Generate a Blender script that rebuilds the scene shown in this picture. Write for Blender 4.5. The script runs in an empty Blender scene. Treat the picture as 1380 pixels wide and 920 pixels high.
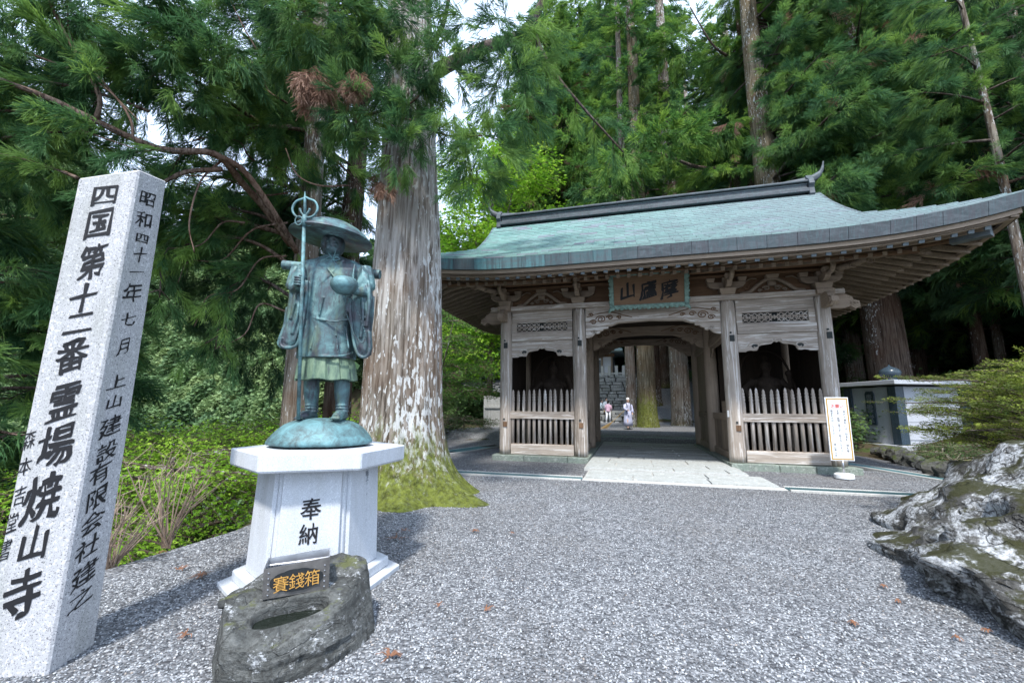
import bpy, math, random
import numpy as np
from mathutils import Vector, Matrix, noise as mn
R_ = random.Random(7)
PI = math.pi
SC = bpy.context.scene
COL = SC.collection

# ---------------------------------------------------------------- camera
cam_d = bpy.data.cameras.new('camera'); cam = bpy.data.objects.new('camera', cam_d); COL.objects.link(cam)
cam_d.sensor_width = 36; cam_d.lens = 36 * 570 / 1380; cam_d.clip_start = 0.05; cam_d.clip_end = 2000
cam.matrix_world = Matrix.Translation((0, 0, 1.55)) @ Matrix.Rotation(PI / 2 + 0.154, 4, 'X') @ Matrix.Rotation(0.007, 4, 'Z')
SC.camera = cam
# ---------------------------------------------------------------- sky and sun (bright thin overcast, sun behind the camera)
SUN_EL, SUN_AZ = math.radians(57), math.radians(189)     # azimuth clockwise from +Y
w = bpy.data.worlds.new('World'); SC.world = w; w.use_nodes = True
wn = w.node_tree; wn.nodes.clear()
wo = wn.nodes.new('ShaderNodeOutputWorld'); bg = wn.nodes.new('ShaderNodeBackground'); sk = wn.nodes.new('ShaderNodeTexSky')
sk.sky_type = 'NISHITA'; sk.sun_disc = False; sk.sun_elevation = SUN_EL; sk.sun_rotation = SUN_AZ
bg.inputs['Strength'].default_value = 0.135
mx = wn.nodes.new('ShaderNodeMix'); mx.data_type = 'RGBA'; mx.inputs[0].default_value = 0.72
mx.inputs[7].default_value = (6.1, 7.4, 9.6, 1)          # thin white cloud sheet
wn.links.new(sk.outputs[0], mx.inputs[6]); wn.links.new(mx.outputs[2], bg.inputs[0]); wn.links.new(bg.outputs[0], wo.inputs[0])
sl = bpy.data.lights.new('sun', 'SUN'); sl.energy = 2.6; sl.angle = math.radians(5); sl.color = (1, 0.96, 0.9)
so = bpy.data.objects.new('sun', sl); COL.objects.link(so)
sd = Vector((math.sin(SUN_AZ) * math.cos(SUN_EL), math.cos(SUN_AZ) * math.cos(SUN_EL), math.sin(SUN_EL)))
so.rotation_euler = sd.to_track_quat('Z', 'Y').to_euler(); so.location = sd * 50
SC.view_settings.view_transform = 'Standard'; SC.view_settings.look = 'None'
SC.view_settings.exposure = 1.22; SC.view_settings.gamma = 1
SC.render.engine = 'CYCLES'
cy = SC.cycles; cy.max_bounces = 6; cy.diffuse_bounces = 3; cy.glossy_bounces = 2; cy.transmission_bounces = 3; cy.transparent_max_bounces = 8
cy.use_denoising = True; cy.caustics_reflective = False; cy.caustics_refractive = False; cy.sample_clamp_indirect = 4

# ---------------------------------------------------------------- material helpers
class Mt:
    def __init__(s, name, rough=0.8, spec=0.3, metal=0.0):
        s.m = bpy.data.materials.new(name); s.m.use_nodes = True; s.t = s.m.node_tree; s.n = s.t.nodes; s.l = s.t.links
        s.b = s.n['Principled BSDF']; s.b.inputs['Roughness'].default_value = rough
        s.b.inputs['Specular IOR Level'].default_value = spec; s.b.inputs['Metallic'].default_value = metal
        s._tc = None
    def tc(s, kind='Object'):
        if s._tc is None: s._tc = s.n.new('ShaderNodeTexCoord')
        return s._tc.outputs[kind]
    def pos(s):
        return s.n.new('ShaderNodeNewGeometry').outputs['Position']
    def sock(s, v, i):
        if isinstance(v, (int, float)): i.default_value = v
        elif isinstance(v, tuple): i.default_value = v if len(v) == len(i.default_value) else (*v, 1)[:len(i.default_value)]
        else: s.l.new(v, i)
    def mapv(s, vec, scale=(1, 1, 1), rot=(0, 0, 0), off=None):
        m = s.n.new('ShaderNodeMapping'); s.l.new(vec, m.inputs[0]); m.inputs['Scale'].default_value = scale; m.inputs['Rotation'].default_value = rot
        if off is not None: s.l.new(off, m.inputs['Location'])
        return m.outputs[0]
    def noise(s, scale, detail=4, vec=None, rough=0.55, dist=0.0):
        n = s.n.new('ShaderNodeTexNoise'); n.inputs['Scale'].default_value = scale; n.inputs['Detail'].default_value = detail
        n.inputs['Roughness'].default_value = rough; n.inputs['Distortion'].default_value = dist
        s.l.new(vec if vec is not None else s.tc(), n.inputs['Vector']); return n.outputs['Fac']
    def vor(s, scale, vec=None, out='Distance', feat='F1', rand=1.0):
        n = s.n.new('ShaderNodeTexVoronoi'); n.feature = feat; n.inputs['Scale'].default_value = scale; n.inputs['Randomness'].default_value = rand
        s.l.new(vec if vec is not None else s.tc(), n.inputs['Vector']); return n.outputs[out]
    def ramp(s, fac, stops, interp='LINEAR'):
        n = s.n.new('ShaderNodeValToRGB'); n.color_ramp.interpolation = interp; e = n.color_ramp.elements
        while len(e) < len(stops): e.new(0.5)
        for k, (p, c) in enumerate(stops):
            e[k].position = p; c = (c, c, c) if isinstance(c, (int, float)) else c; e[k].color = (*c, 1)
        s.l.new(fac, n.inputs[0]); return n.outputs[0]
    def mix(s, f, a, b, mode='MIX'):
        n = s.n.new('ShaderNodeMix'); n.data_type = 'RGBA'; n.blend_type = mode
        s.sock(f, n.inputs[0]); s.sock(a, n.inputs[6]); s.sock(b, n.inputs[7]); return n.outputs[2]
    def math(s, op, a, b=0.0, c=0.0):
        n = s.n.new('ShaderNodeMath'); n.operation = op; s.sock(a, n.inputs[0]); s.sock(b, n.inputs[1]); s.sock(c, n.inputs[2]); return n.outputs[0]
    def sep(s, vec, k):
        n = s.n.new('ShaderNodeSeparateXYZ'); s.l.new(vec, n.inputs[0]); return n.outputs[k]
    def rand(s): return s.n.new('ShaderNodeObjectInfo').outputs['Random']
    def attr(s, name): n = s.n.new('ShaderNodeAttribute'); n.attribute_name = name; return n.outputs['Fac']
    def col(s, c): s.sock(c, s.b.inputs['Base Color']); return s
    def rough(s, c): s.sock(c, s.b.inputs['Roughness']); return s
    def bump(s, h, strength=0.5, dist=0.02, prev=None):
        n = s.n.new('ShaderNodeBump'); n.inputs['Strength'].default_value = strength; n.inputs['Distance'].default_value = dist
        s.l.new(h, n.inputs['Height'])
        if prev is not None: s.l.new(prev, n.inputs['Normal'])
        s.l.new(n.outputs[0], s.b.inputs['Normal']); return n.outputs[0]

def flat(name, c, rough=0.7, metal=0.0, spec=0.3, var=0.12, ns=25):
    m = Mt(name, rough, spec, metal); f = m.noise(ns, 3)
    m.col(m.mix(m.ramp(f, [(0.3, 0.0), (0.7, 1.0)]), tuple(x * (1 - var) for x in c), tuple(min(1, x * (1 + var)) for x in c))); return m.m

def wood(name, dark, light, axis, pale=None, pale_amt=0.0, rough=0.85):
    m = Mt(name, rough, 0.15)
    sc = {'X': (0.7, 14, 14), 'Y': (14, 0.7, 14), 'Z': (14, 14, 0.7)}[axis]
    r = m.rand(); off = m.n.new('ShaderNodeCombineXYZ'); k = m.math('MULTIPLY', r, 37.0)
    for i in range(3): m.l.new(k, off.inputs[i])
    v = m.mapv(m.tc(), sc, off=off.outputs[0])
    g = m.noise(2.2, 6, v, 0.65, 0.6); big = m.noise(1.6, 3, m.mapv(m.tc(), (1, 1, 1), off=off.outputs[0]))
    c = m.mix(m.ramp(g, [(0.25, 0.0), (0.72, 1.0)]), dark, light)
    c = m.mix(m.ramp(big, [(0.35, 0.0), (0.75, 0.45)]), c, tuple(x * 0.62 for x in dark))
    c = m.mix(m.math('MULTIPLY', r, 0.35), c, tuple(x * 1.25 for x in light))
    if pale:
        s2 = tuple(a * 0.55 for a in sc)
        p = m.noise(1.9, 7, m.mapv(m.tc(), s2, off=off.outputs[0]), 0.7, 1.0)
        c = m.mix(m.ramp(p, [(0.62 - pale_amt, 0.0), (0.68 - pale_amt, 0.75)]), c, pale)
    m.col(c); m.bump(g, 0.55, 0.012); return m.m

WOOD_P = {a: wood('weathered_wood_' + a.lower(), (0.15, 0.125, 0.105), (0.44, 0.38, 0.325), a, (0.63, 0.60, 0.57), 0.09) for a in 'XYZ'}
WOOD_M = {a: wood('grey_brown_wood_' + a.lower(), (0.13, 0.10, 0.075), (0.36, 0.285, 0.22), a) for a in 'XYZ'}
WOOD_D = {a: wood('brown_wood_' + a.lower(), (0.06, 0.037, 0.023), (0.21, 0.125, 0.075), a) for a in 'XYZ'}
WOOD_N = {a: wood('niche_wood_' + a.lower(), (0.014, 0.011, 0.009), (0.04, 0.028, 0.02), a) for a in 'XYZ'}  # near-black: shade of niches and ceilings put into the wood colour

def mk_copper(name, edge=False):
    m = Mt(name, 0.6, 0.35)
    t = m.attr('tone'); p = m.tc()
    c = m.ramp(t, [(0.0, (0.055, 0.115, 0.11)), (0.25, (0.09, 0.20, 0.18)), (0.55, (0.135, 0.28, 0.245)), (0.8, (0.18, 0.32, 0.29)), (0.92, (0.18, 0.23, 0.26)), (1.0, (0.15, 0.14, 0.18))])
    if edge: c = m.ramp(t, [(0.0, (0.025, 0.034, 0.04)), (0.5, (0.038, 0.048, 0.054)), (0.75, (0.065, 0.12, 0.135)), (0.9, (0.10, 0.27, 0.30)), (1.0, (0.08, 0.065, 0.07))])
    x = m.sep(p, 0)
    g = m.ramp(m.math('ADD', m.math('MULTIPLY', x, 0.07), 0.5), [(0.2, 0.0), (0.8, 0.78)])
    c = m.mix(g, c, (0.145, 0.175, 0.19) if not edge else (0.05, 0.062, 0.07))  # greyer to the right: the roof's sky reflection put into the colour
    st = m.noise(2.0, 6, m.mapv(p, (1.2, 4.5, 4.5)), 0.7, 0.8)
    c = m.mix(m.ramp(st, [(0.44, 0.0), (0.66, 0.75)]), c, (0.11, 0.125, 0.14))
    st2 = m.noise(9.0, 5, m.mapv(p, (5 if edge else 1, 1, 0.5)), 0.7)
    c = m.mix(m.ramp(m.noise(3.0, 6, m.mapv(p, (3.2, 1, .25)), .75), [(0.46, 0.0), (0.60, 0.7 if edge else 0.0)]), c, (0.06, 0.06, 0.07))
    c = m.mix(m.ramp(st2, [(0.5, 0.0), (0.75, 0.5 if edge else 0.35)]), c, (0.25, 0.46, 0.44) if not edge else (0.08, 0.16, 0.175))
    m.col(c); m.bump(m.noise(6, 4), 0.25, 0.01); return m.m
COPPER = mk_copper('verdigris_copper'); COPPER_EDGE = mk_copper('eave_edge_copper', True)

def mk_bronze():
    m = Mt('patinated_bronze', 0.5, 0.5, 0.25); p = m.tc()
    a = m.noise(3.2, 7, p, 0.68, 0.7); b = m.noise(9, 6, m.mapv(p, (1.4, 1.4, 0.45)), 0.7)
    c = m.ramp(a, [(0.30, (0.022, 0.03, 0.036)), (0.43, (0.05, 0.08, 0.09)), (0.55, (0.085, 0.17, 0.18)), (0.72, (0.20, 0.34, 0.34))])
    c = m.mix(m.ramp(b, [(0.46, 0.0), (0.62, 0.85)]), c, (0.045, 0.042, 0.055))
    d = m.noise(5.0, 4, m.mapv(p, (1, 1, 0.35), off=None), 0.6)
    c = m.mix(m.ramp(d, [(0.56, 0.0), (0.68, 0.5)]), c, (0.13, 0.18, 0.10))
    m.col(c); m.rough(m.ramp(a, [(0.3, 0.38), (0.7, 0.7)])); m.bump(m.noise(34, 4), 0.25, 0.006); return m.m
BRONZE = mk_bronze()
def mk_bronze_skirt():
    m = Mt('green_stained_bronze', 0.6, 0.4, 0.15); p = m.tc()
    b = m.noise(9, 6, m.mapv(p, (1.6, 1.6, 0.4)), 0.7)
    m.col(m.ramp(b, [(0.35, (0.035, 0.055, 0.055)), (0.5, (0.10, 0.16, 0.11)), (0.7, (0.19, 0.26, 0.17))])); m.bump(m.noise(30, 3), 0.2, 0.005); return m.m
BRONZE_G = mk_bronze_skirt()
def mk_bronze_base():
    m = Mt('blue_green_bronze', 0.6, 0.4, 0.1); p = m.tc()
    b = m.noise(6, 8, p, 0.75, 0.5)
    m.col(m.ramp(b, [(0.33, (0.045, 0.06, 0.06)), (0.46, (0.08, 0.145, 0.155)), (0.6, (0.12, 0.25, 0.27)), (0.78, (0.22, 0.35, 0.36))])); m.bump(m.noise(18, 5), 0.5, 0.012); return m.m
BRONZE_B = mk_bronze_base()

def mk_granite(name, base, dark, light, sc=220, stain=0.35, scol=(0.25, 0.25, 0.22)):
    m = Mt(name, 0.75, 0.3); p = m.tc()
    a = m.noise(sc, 3, p, 0.7); b = m.noise(sc * 0.45, 2, p, 0.6)
    c = m.mix(m.ramp(a, [(0.36, 1.0), (0.46, 0.0)]), base, dark)
    c = m.mix(m.ramp(b, [(0.56, 0.0), (0.66, 0.8)]), c, light)
    s = m.noise(2.6, 7, m.mapv(p, (1.6, 1.6, 0.35)), 0.72); c = m.mix(m.ramp(s, [(0.45, 0.0), (0.75, stain)]), c, scol)
    m.col(c); m.bump(a, 0.25, 0.004); return m.m
GRANITE_W = mk_granite('white_granite', (0.53, 0.555, 0.59), (0.30, 0.32, 0.36), (0.66, 0.69, 0.72), 170, 0.5, (0.33, 0.34, 0.325))
GRANITE_S = mk_granite('speckled_grey_granite', (0.42, 0.42, 0.43), (0.10, 0.10, 0.11), (0.62, 0.62, 0.63), 120, 0.7, (0.22, 0.23, 0.20))
GRANITE_M = mk_granite('monument_granite', (0.42, 0.44, 0.48), (0.26, 0.28, 0.32), (0.56, 0.58, 0.62), 90, 0.25)
GRANITE_D = mk_granite('polished_dark_stone', (0.035, 0.055, 0.075), (0.02, 0.03, 0.04), (0.07, 0.10, 0.13), 90, 0.1); GRANITE_D.node_tree.nodes['Principled BSDF'].inputs['Roughness'].default_value = 0.25
SLATE = mk_granite('green_grey_slate', (0.20, 0.23, 0.20), (0.11, 0.13, 0.115), (0.32, 0.35, 0.31), 30, 0.5, (0.16, 0.24, 0.19))
FLAG = mk_granite('worn_flagstone', (0.40, 0.42, 0.41), (0.26, 0.275, 0.27), (0.54, 0.56, 0.55), 26, 0.55, (0.24, 0.235, 0.20))
CONCRETE = mk_granite('pale_concrete', (0.46, 0.46, 0.44), (0.34, 0.34, 0.33), (0.56, 0.56, 0.54), 45, 0.4)

def mk_rock(name, cols, white=0.6, moss=0.0, wscale=2.2, mosscol=(0.06, 0.075, 0.02), strat=(1, 1, 3)):
    m = Mt(name, 0.85, 0.25); p = m.tc()
    v = m.mapv(p, strat, (0.35, 0.5, 0.2))
    a = m.noise(3.0, 9, v, 0.72, 0.6)
    c = m.ramp(a, [(0.3, cols[0]), (0.5, cols[1]), (0.72, cols[2])])
    wv = m.noise(wscale, 10, m.mapv(p, (1, 1, 1.25), (0.3, 0.4, 0)), 0.8, 0.15)
    c = m.mix(m.ramp(wv, [(0.60 - 0.12 * white, 0.0), (0.66 - 0.12 * white, 0.9)]), c, (0.62, 0.64, 0.66))
    wp = m.n.new('ShaderNodeVectorMath'); wp.operation = 'ADD'; nz_ = m.n.new('ShaderNodeTexNoise'); nz_.inputs['Scale'].default_value = 1.6; nz_.inputs['Detail'].default_value = 6; m.l.new(p, nz_.inputs['Vector']); m.l.new(p, wp.inputs[0]); m.l.new(nz_.outputs['Color'], wp.inputs[1])
    ck = m.vor(min(wscale * .75, 1.9), m.mapv(wp.outputs[0], (1, 1, 2.2), (0.4, 0.3, 0.2)), 'Distance', 'DISTANCE_TO_EDGE'); ckm = m.ramp(ck, [(0.0, 1.0), (0.022, 0.0)])
    c = m.mix(m.math('MULTIPLY', ckm, .7 if white > .8 else .22), c, (0.02, 0.02, 0.018))
    fine = m.noise(26, 6, p, 0.75)
    c = m.mix(m.ramp(fine, [(0.38, 0.75), (0.55, 0.0)]), c, (0.035, 0.035, 0.032))
    if moss > 0:
        nz = m.sep(m.n.new('ShaderNodeNewGeometry').outputs['Normal'], 2)
        mm = m.math('ADD', m.math('MULTIPLY', nz, 0.40), m.noise(3.4, 7, p, 0.7))
        c = m.mix(m.ramp(mm, [(0.95 - 0.3 * moss, 0.0), (1.03 - 0.3 * moss, 0.95)]), c, mosscol)
    m.col(c); h = m.math('SUBTRACT', m.math('ADD', a, m.math('MULTIPLY', fine, 0.35)), m.math('MULTIPLY', ckm, .5 if white > .8 else .15)); m.bump(h, 0.9, 0.07); return m.m
ROCK_BIG = mk_rock('schist_with_lichen', [(0.025, 0.023, 0.02), (0.10, 0.097, 0.09), (0.24, 0.24, 0.23)], 1.0, 0.52, 2.6, (0.035, 0.036, 0.010))
ROCK_BASIN = mk_rock('wet_grey_rock', [(0.04, 0.042, 0.042), (0.105, 0.11, 0.105), (0.21, 0.215, 0.205)], 0.3, 0.12, 8, (0.11, 0.12, 0.05))
ROCK_SMALL = mk_rock('mossy_edge_stone', [(0.04, 0.04, 0.035), (0.09, 0.09, 0.08), (0.2, 0.2, 0.18)], 0.1, 0.6, 3)
ROCK_WALL = mk_rock('stacked_wall_stone', [(0.2, 0.21, 0.21), (0.4, 0.41, 0.4), (0.58, 0.6, 0.58)], 0.1, 0.1, 2)

def mk_gravel_stone():
    m = Mt('gravel_stone', 0.8, 0.3); r = m.rand(); p = m.pos(); lt = m.noise(0.55, 4, p, 0.6)
    c = m.ramp(r, [(0.0, (0.06, 0.065, 0.072)), (0.3, (0.15, 0.16, 0.172)), (0.6, (0.25, 0.262, 0.277)), (0.85, (0.37, 0.385, 0.40)), (0.97, (0.52, 0.535, 0.55)), (1.0, (0.32, 0.27, 0.23))])
    c = m.mix(m.ramp(lt, [(0.42, 0.0), (0.62, 0.55)]), c, m.mix(1.0, c, (0.6, 0.6, 0.61), 'MULTIPLY'))  # broad darker patches put soft shade into the stone colour
    m.col(c); return m.m
STONE = mk_gravel_stone()
def mk_gravel():
    m = Mt('grey_gravel', 0.9, 0.2); p = m.pos()
    d = m.vor(34, p); c = m.vor(34, p, 'Color'); c2 = m.vor(14, p, 'Color')
    s = m.ramp(m.sep(c, 0), [(0.0, (0.05, 0.053, 0.06)), (0.35, (0.14, 0.147, 0.158)), (0.65, (0.25, 0.26, 0.272)), (0.9, (0.38, 0.39, 0.405)), (1.0, (0.52, 0.53, 0.545))])
    s = m.mix(0.35, s, m.ramp(m.sep(c2, 1), [(0, (0.08, 0.083, 0.09)), (1, (0.36, 0.37, 0.385))]))
    s = m.mix(m.ramp(d, [(0.35, 0.0), (0.75, 0.6)]), s, (0.05, 0.05, 0.055))
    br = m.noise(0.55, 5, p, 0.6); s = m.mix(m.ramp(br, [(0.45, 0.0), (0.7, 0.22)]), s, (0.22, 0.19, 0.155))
    lt = m.noise(0.3, 4, p, 0.6); s = m.mix(m.ramp(lt, [(0.45, 0.0), (0.7, 0.4)]), s, (0.13, 0.13, 0.135))  # wide darker patches, again standing in for shade on the ground
    m.col(s); m.bump(m.math('SUBTRACT', 1.0, d), 0.9, 0.03); return m.m
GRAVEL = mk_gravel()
def mk_floor():
    m = Mt('forest_floor', 0.95, 0.1); p = m.pos()
    a = m.noise(1.3, 8, p, 0.7); c = m.ramp(a, [(0.3, (0.035, 0.028, 0.018)), (0.5, (0.07, 0.055, 0.035)), (0.62, (0.05, 0.075, 0.02)), (0.8, (0.08, 0.12, 0.035))])
    m.col(c); m.bump(m.noise(9, 6, p), 0.8, 0.08); return m.m
FLOOR = mk_floor()

def mk_bark(name, brown, pale, lichen=0.3, moss=0.0, moss_h=1.4, bleach=0.0, mosscol=(0.11, 0.13, 0.022), lcol=(0.54, 0.55, 0.54)):
    m = Mt(name, 0.95, 0.1); p = m.tc()
    wv = m.mapv(p, (9, 9, 0.6)); f = m.noise(1.6, 8, wv, 0.66, 0.5)
    c = m.ramp(f, [(0.33, tuple(x * 0.25 for x in brown)), (0.44, brown), (0.58, pale), (0.78, tuple(min(1, x * 1.25) for x in pale))])
    big = m.noise(0.9, 3, p); c = m.mix(m.ramp(big, [(0.42, 0.0), (0.62, 0.5)]), c, (brown[0] * 1.3, brown[1] * 0.95, brown[2] * 0.75))
    if bleach > 0:   # upper stem stripped and bleached pale
        bz = m.math('ADD', m.math('MULTIPLY', m.sep(p, 2), .13), m.noise(2.0, 5, m.mapv(p, (5, 5, .35)), .6)); c = m.mix(m.math('MULTIPLY', m.ramp(bz, [(0.9, 0.0), (1.0, bleach)]), m.ramp(f, [(0.40, 0.15), (0.56, 1.0)])), c, (0.42, 0.40, 0.375))
    if lichen > 0:
        lv = m.mapv(p, (17, 17, 4.6)); l = m.noise(1.1, 5, lv, 0.58, 0.25); ar = m.noise(0.55, 2, m.mapv(p, (1.6, 1.6, 0.5)))
        q = m.math('ADD', l, m.math('MULTIPLY', m.math('SUBTRACT', ar, 0.5), 0.55))
        c = m.mix(m.ramp(q, [(0.66 - 0.16 * lichen, 0.0), (0.70 - 0.16 * lichen, 0.85)]), c, lcol)
    if moss > 0:
        z = m.sep(p, 2); mm = m.math('ADD', m.math('MULTIPLY', m.math('SUBTRACT', moss_h, z), 0.30), m.noise(3.2, 8, m.mapv(p, (2.2, 2.2, 0.7)), 0.75))
        c = m.mix(m.ramp(mm, [(0.58, 0.0), (0.82, moss)]), c, m.mix(m.ramp(m.noise(9, 8, None, 0.75), [(0.35, 0.0), (0.65, 1.0)]), tuple(x * 0.35 for x in mosscol), tuple(x * 1.7 for x in mosscol)))
    b1 = m.bump(f, 1.0, 0.06); m.bump(m.noise(30, 6), 0.5, 0.02, b1); m.col(c); return m.m
BARK_GIANT = mk_bark('lichen_cedar_bark', (0.12, 0.10, 0.08), (0.27, 0.24, 0.205), 0.72, 0.95, 1.55, 0.8, (0.10, 0.12, 0.022))
BARK = mk_bark('cedar_bark', (0.06, 0.042, 0.032), (0.13, 0.10, 0.08), 0.12, 0.5, 1.0)
BARK_GREY = mk_bark('grey_lichen_bark', (0.12, 0.10, 0.08), (0.26, 0.235, 0.2), 0.45, 0.6, 0.9)
BARK_MOSS = mk_bark('mossy_bark', (0.10, 0.085, 0.055), (0.20, 0.17, 0.12), 0.25, 0.8, 2.6)
LIMB = mk_bark('limb_bark', (0.10, 0.07, 0.055), (0.22, 0.165, 0.135), 0.0, 0.0)
LIMB_DARK = mk_bark('dark_limb_bark', (0.06, 0.048, 0.042), (0.15, 0.125, 0.11), 0.0, 0.0)

def mk_leaf(name, dark, mid, light, transl=0.35, scale=0.35, hue=None):
    m = Mt(name, 0.6, 0.25); p = m.pos()
    a = m.noise(scale, 4, p, 0.6); r = m.rand()
    k = m.math('ADD', m.math('MULTIPLY', a, 0.75), m.math('MULTIPLY', r, 0.3))
    c = m.ramp(k, [(0.28, dark), (0.5, mid), (0.72, light)])
    if hue: c = m.mix(m.ramp(m.noise(scale * 0.45, 2, p), [(0.48, 0.0), (0.62, 0.8)]), c, hue)
    tr = m.n.new('ShaderNodeBsdfTranslucent'); ms = m.n.new('ShaderNodeMixShader'); ms.inputs[0].default_value = transl
    m.col(c); m.l.new(c, tr.inputs[0]); out = m.n['Material Output']
    m.l.new(m.b.outputs[0], ms.inputs[1]); m.l.new(tr.outputs[0], ms.inputs[2]); m.l.new(ms.outputs[0], out.inputs[0]); return m.m
CEDAR_L = mk_leaf('cedar_foliage', (0.03, 0.09, 0.045), (0.095, 0.215, 0.08), (0.25, 0.40, 0.09), 0.45, 0.9)
CEDAR_B = mk_leaf('bright_cedar_foliage', (0.04, 0.11, 0.04), (0.12, 0.26, 0.06), (0.29, 0.44, 0.08), 0.45, 0.6)
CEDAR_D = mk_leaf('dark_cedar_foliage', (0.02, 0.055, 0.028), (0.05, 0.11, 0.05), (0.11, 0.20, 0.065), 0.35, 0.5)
DEAD = mk_leaf('dead_cedar_foliage', (0.15, 0.08, 0.05), (0.28, 0.16, 0.11), (0.42, 0.28, 0.21), 0.2, 1.0)
MAPLE = mk_leaf('maple_leaf', (0.09, 0.23, 0.015), (0.22, 0.43, 0.03), (0.42, 0.60, 0.08), 0.5, 0.5)
MAPLE_D = mk_leaf('shaded_maple_leaf', (0.04, 0.11, 0.02), (0.08, 0.2, 0.035), (0.16, 0.31, 0.06), 0.45, 0.5)  # darker copy of the maple green, shade put into the leaf colour
YEW = mk_leaf('yew_leaf', (0.035, 0.055, 0.012), (0.09, 0.125, 0.018), (0.29, 0.35, 0.05), 0.3, 2.2)
FERN = mk_leaf('low_shrub_leaf', (0.02, 0.05, 0.012), (0.05, 0.11, 0.03), (0.11, 0.18, 0.05), 0.3, 0.8)
FAR_L = mk_leaf('far_wood_foliage', (0.06, 0.12, 0.055), (0.13, 0.22, 0.09), (0.25, 0.34, 0.14), 0.3, 0.06)  # paler green: distance haze is put into the leaf colour

BLACK = flat('black_lettering', (0.012, 0.012, 0.014), 0.7); RED = flat('red_lettering', (0.6, 0.06, 0.03), 0.6)
GOLD = flat('gilt_lettering', (0.66, 0.36, 0.09), 0.4, 0.4, 0.5); WHITE = flat('white_paint', (0.72, 0.74, 0.76), 0.5)
OCHRE = flat('ochre_paint', (0.42, 0.26, 0.07), 0.6); STEEL = flat('brushed_steel', (0.42, 0.42, 0.43), 0.32, 0.9, 0.5, 0.25, 9)
STEEL_D = flat('dull_steel', (0.25, 0.255, 0.27), 0.45, 0.8, 0.5, 0.25, 9); GRATE = flat('green_grate_steel', (0.12, 0.24, 0.26), 0.5, 0.3)
TEAL_F = flat('teal_frame_copper', (0.15, 0.235, 0.205), 0.7, 0, 0.3, 0.35, 12); CAPC = flat('grey_copper_cap', (0.11, 0.135, 0.15), 0.6, 0.1, 0.4, 0.2, 8)
DULLBLK = flat('blackened_wood', (0.03, 0.035, 0.035), 0.8); WATER = flat('dark_water', (0.01, 0.014, 0.01), 0.06, 0, 0.6, 0.2, 3)
GREY_LET = flat('grey_lettering', (0.16, 0.19, 0.22), 0.6); WHITE_LET = flat('pale_carved_lettering', (0.19, 0.21, 0.24), 0.6)

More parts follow.
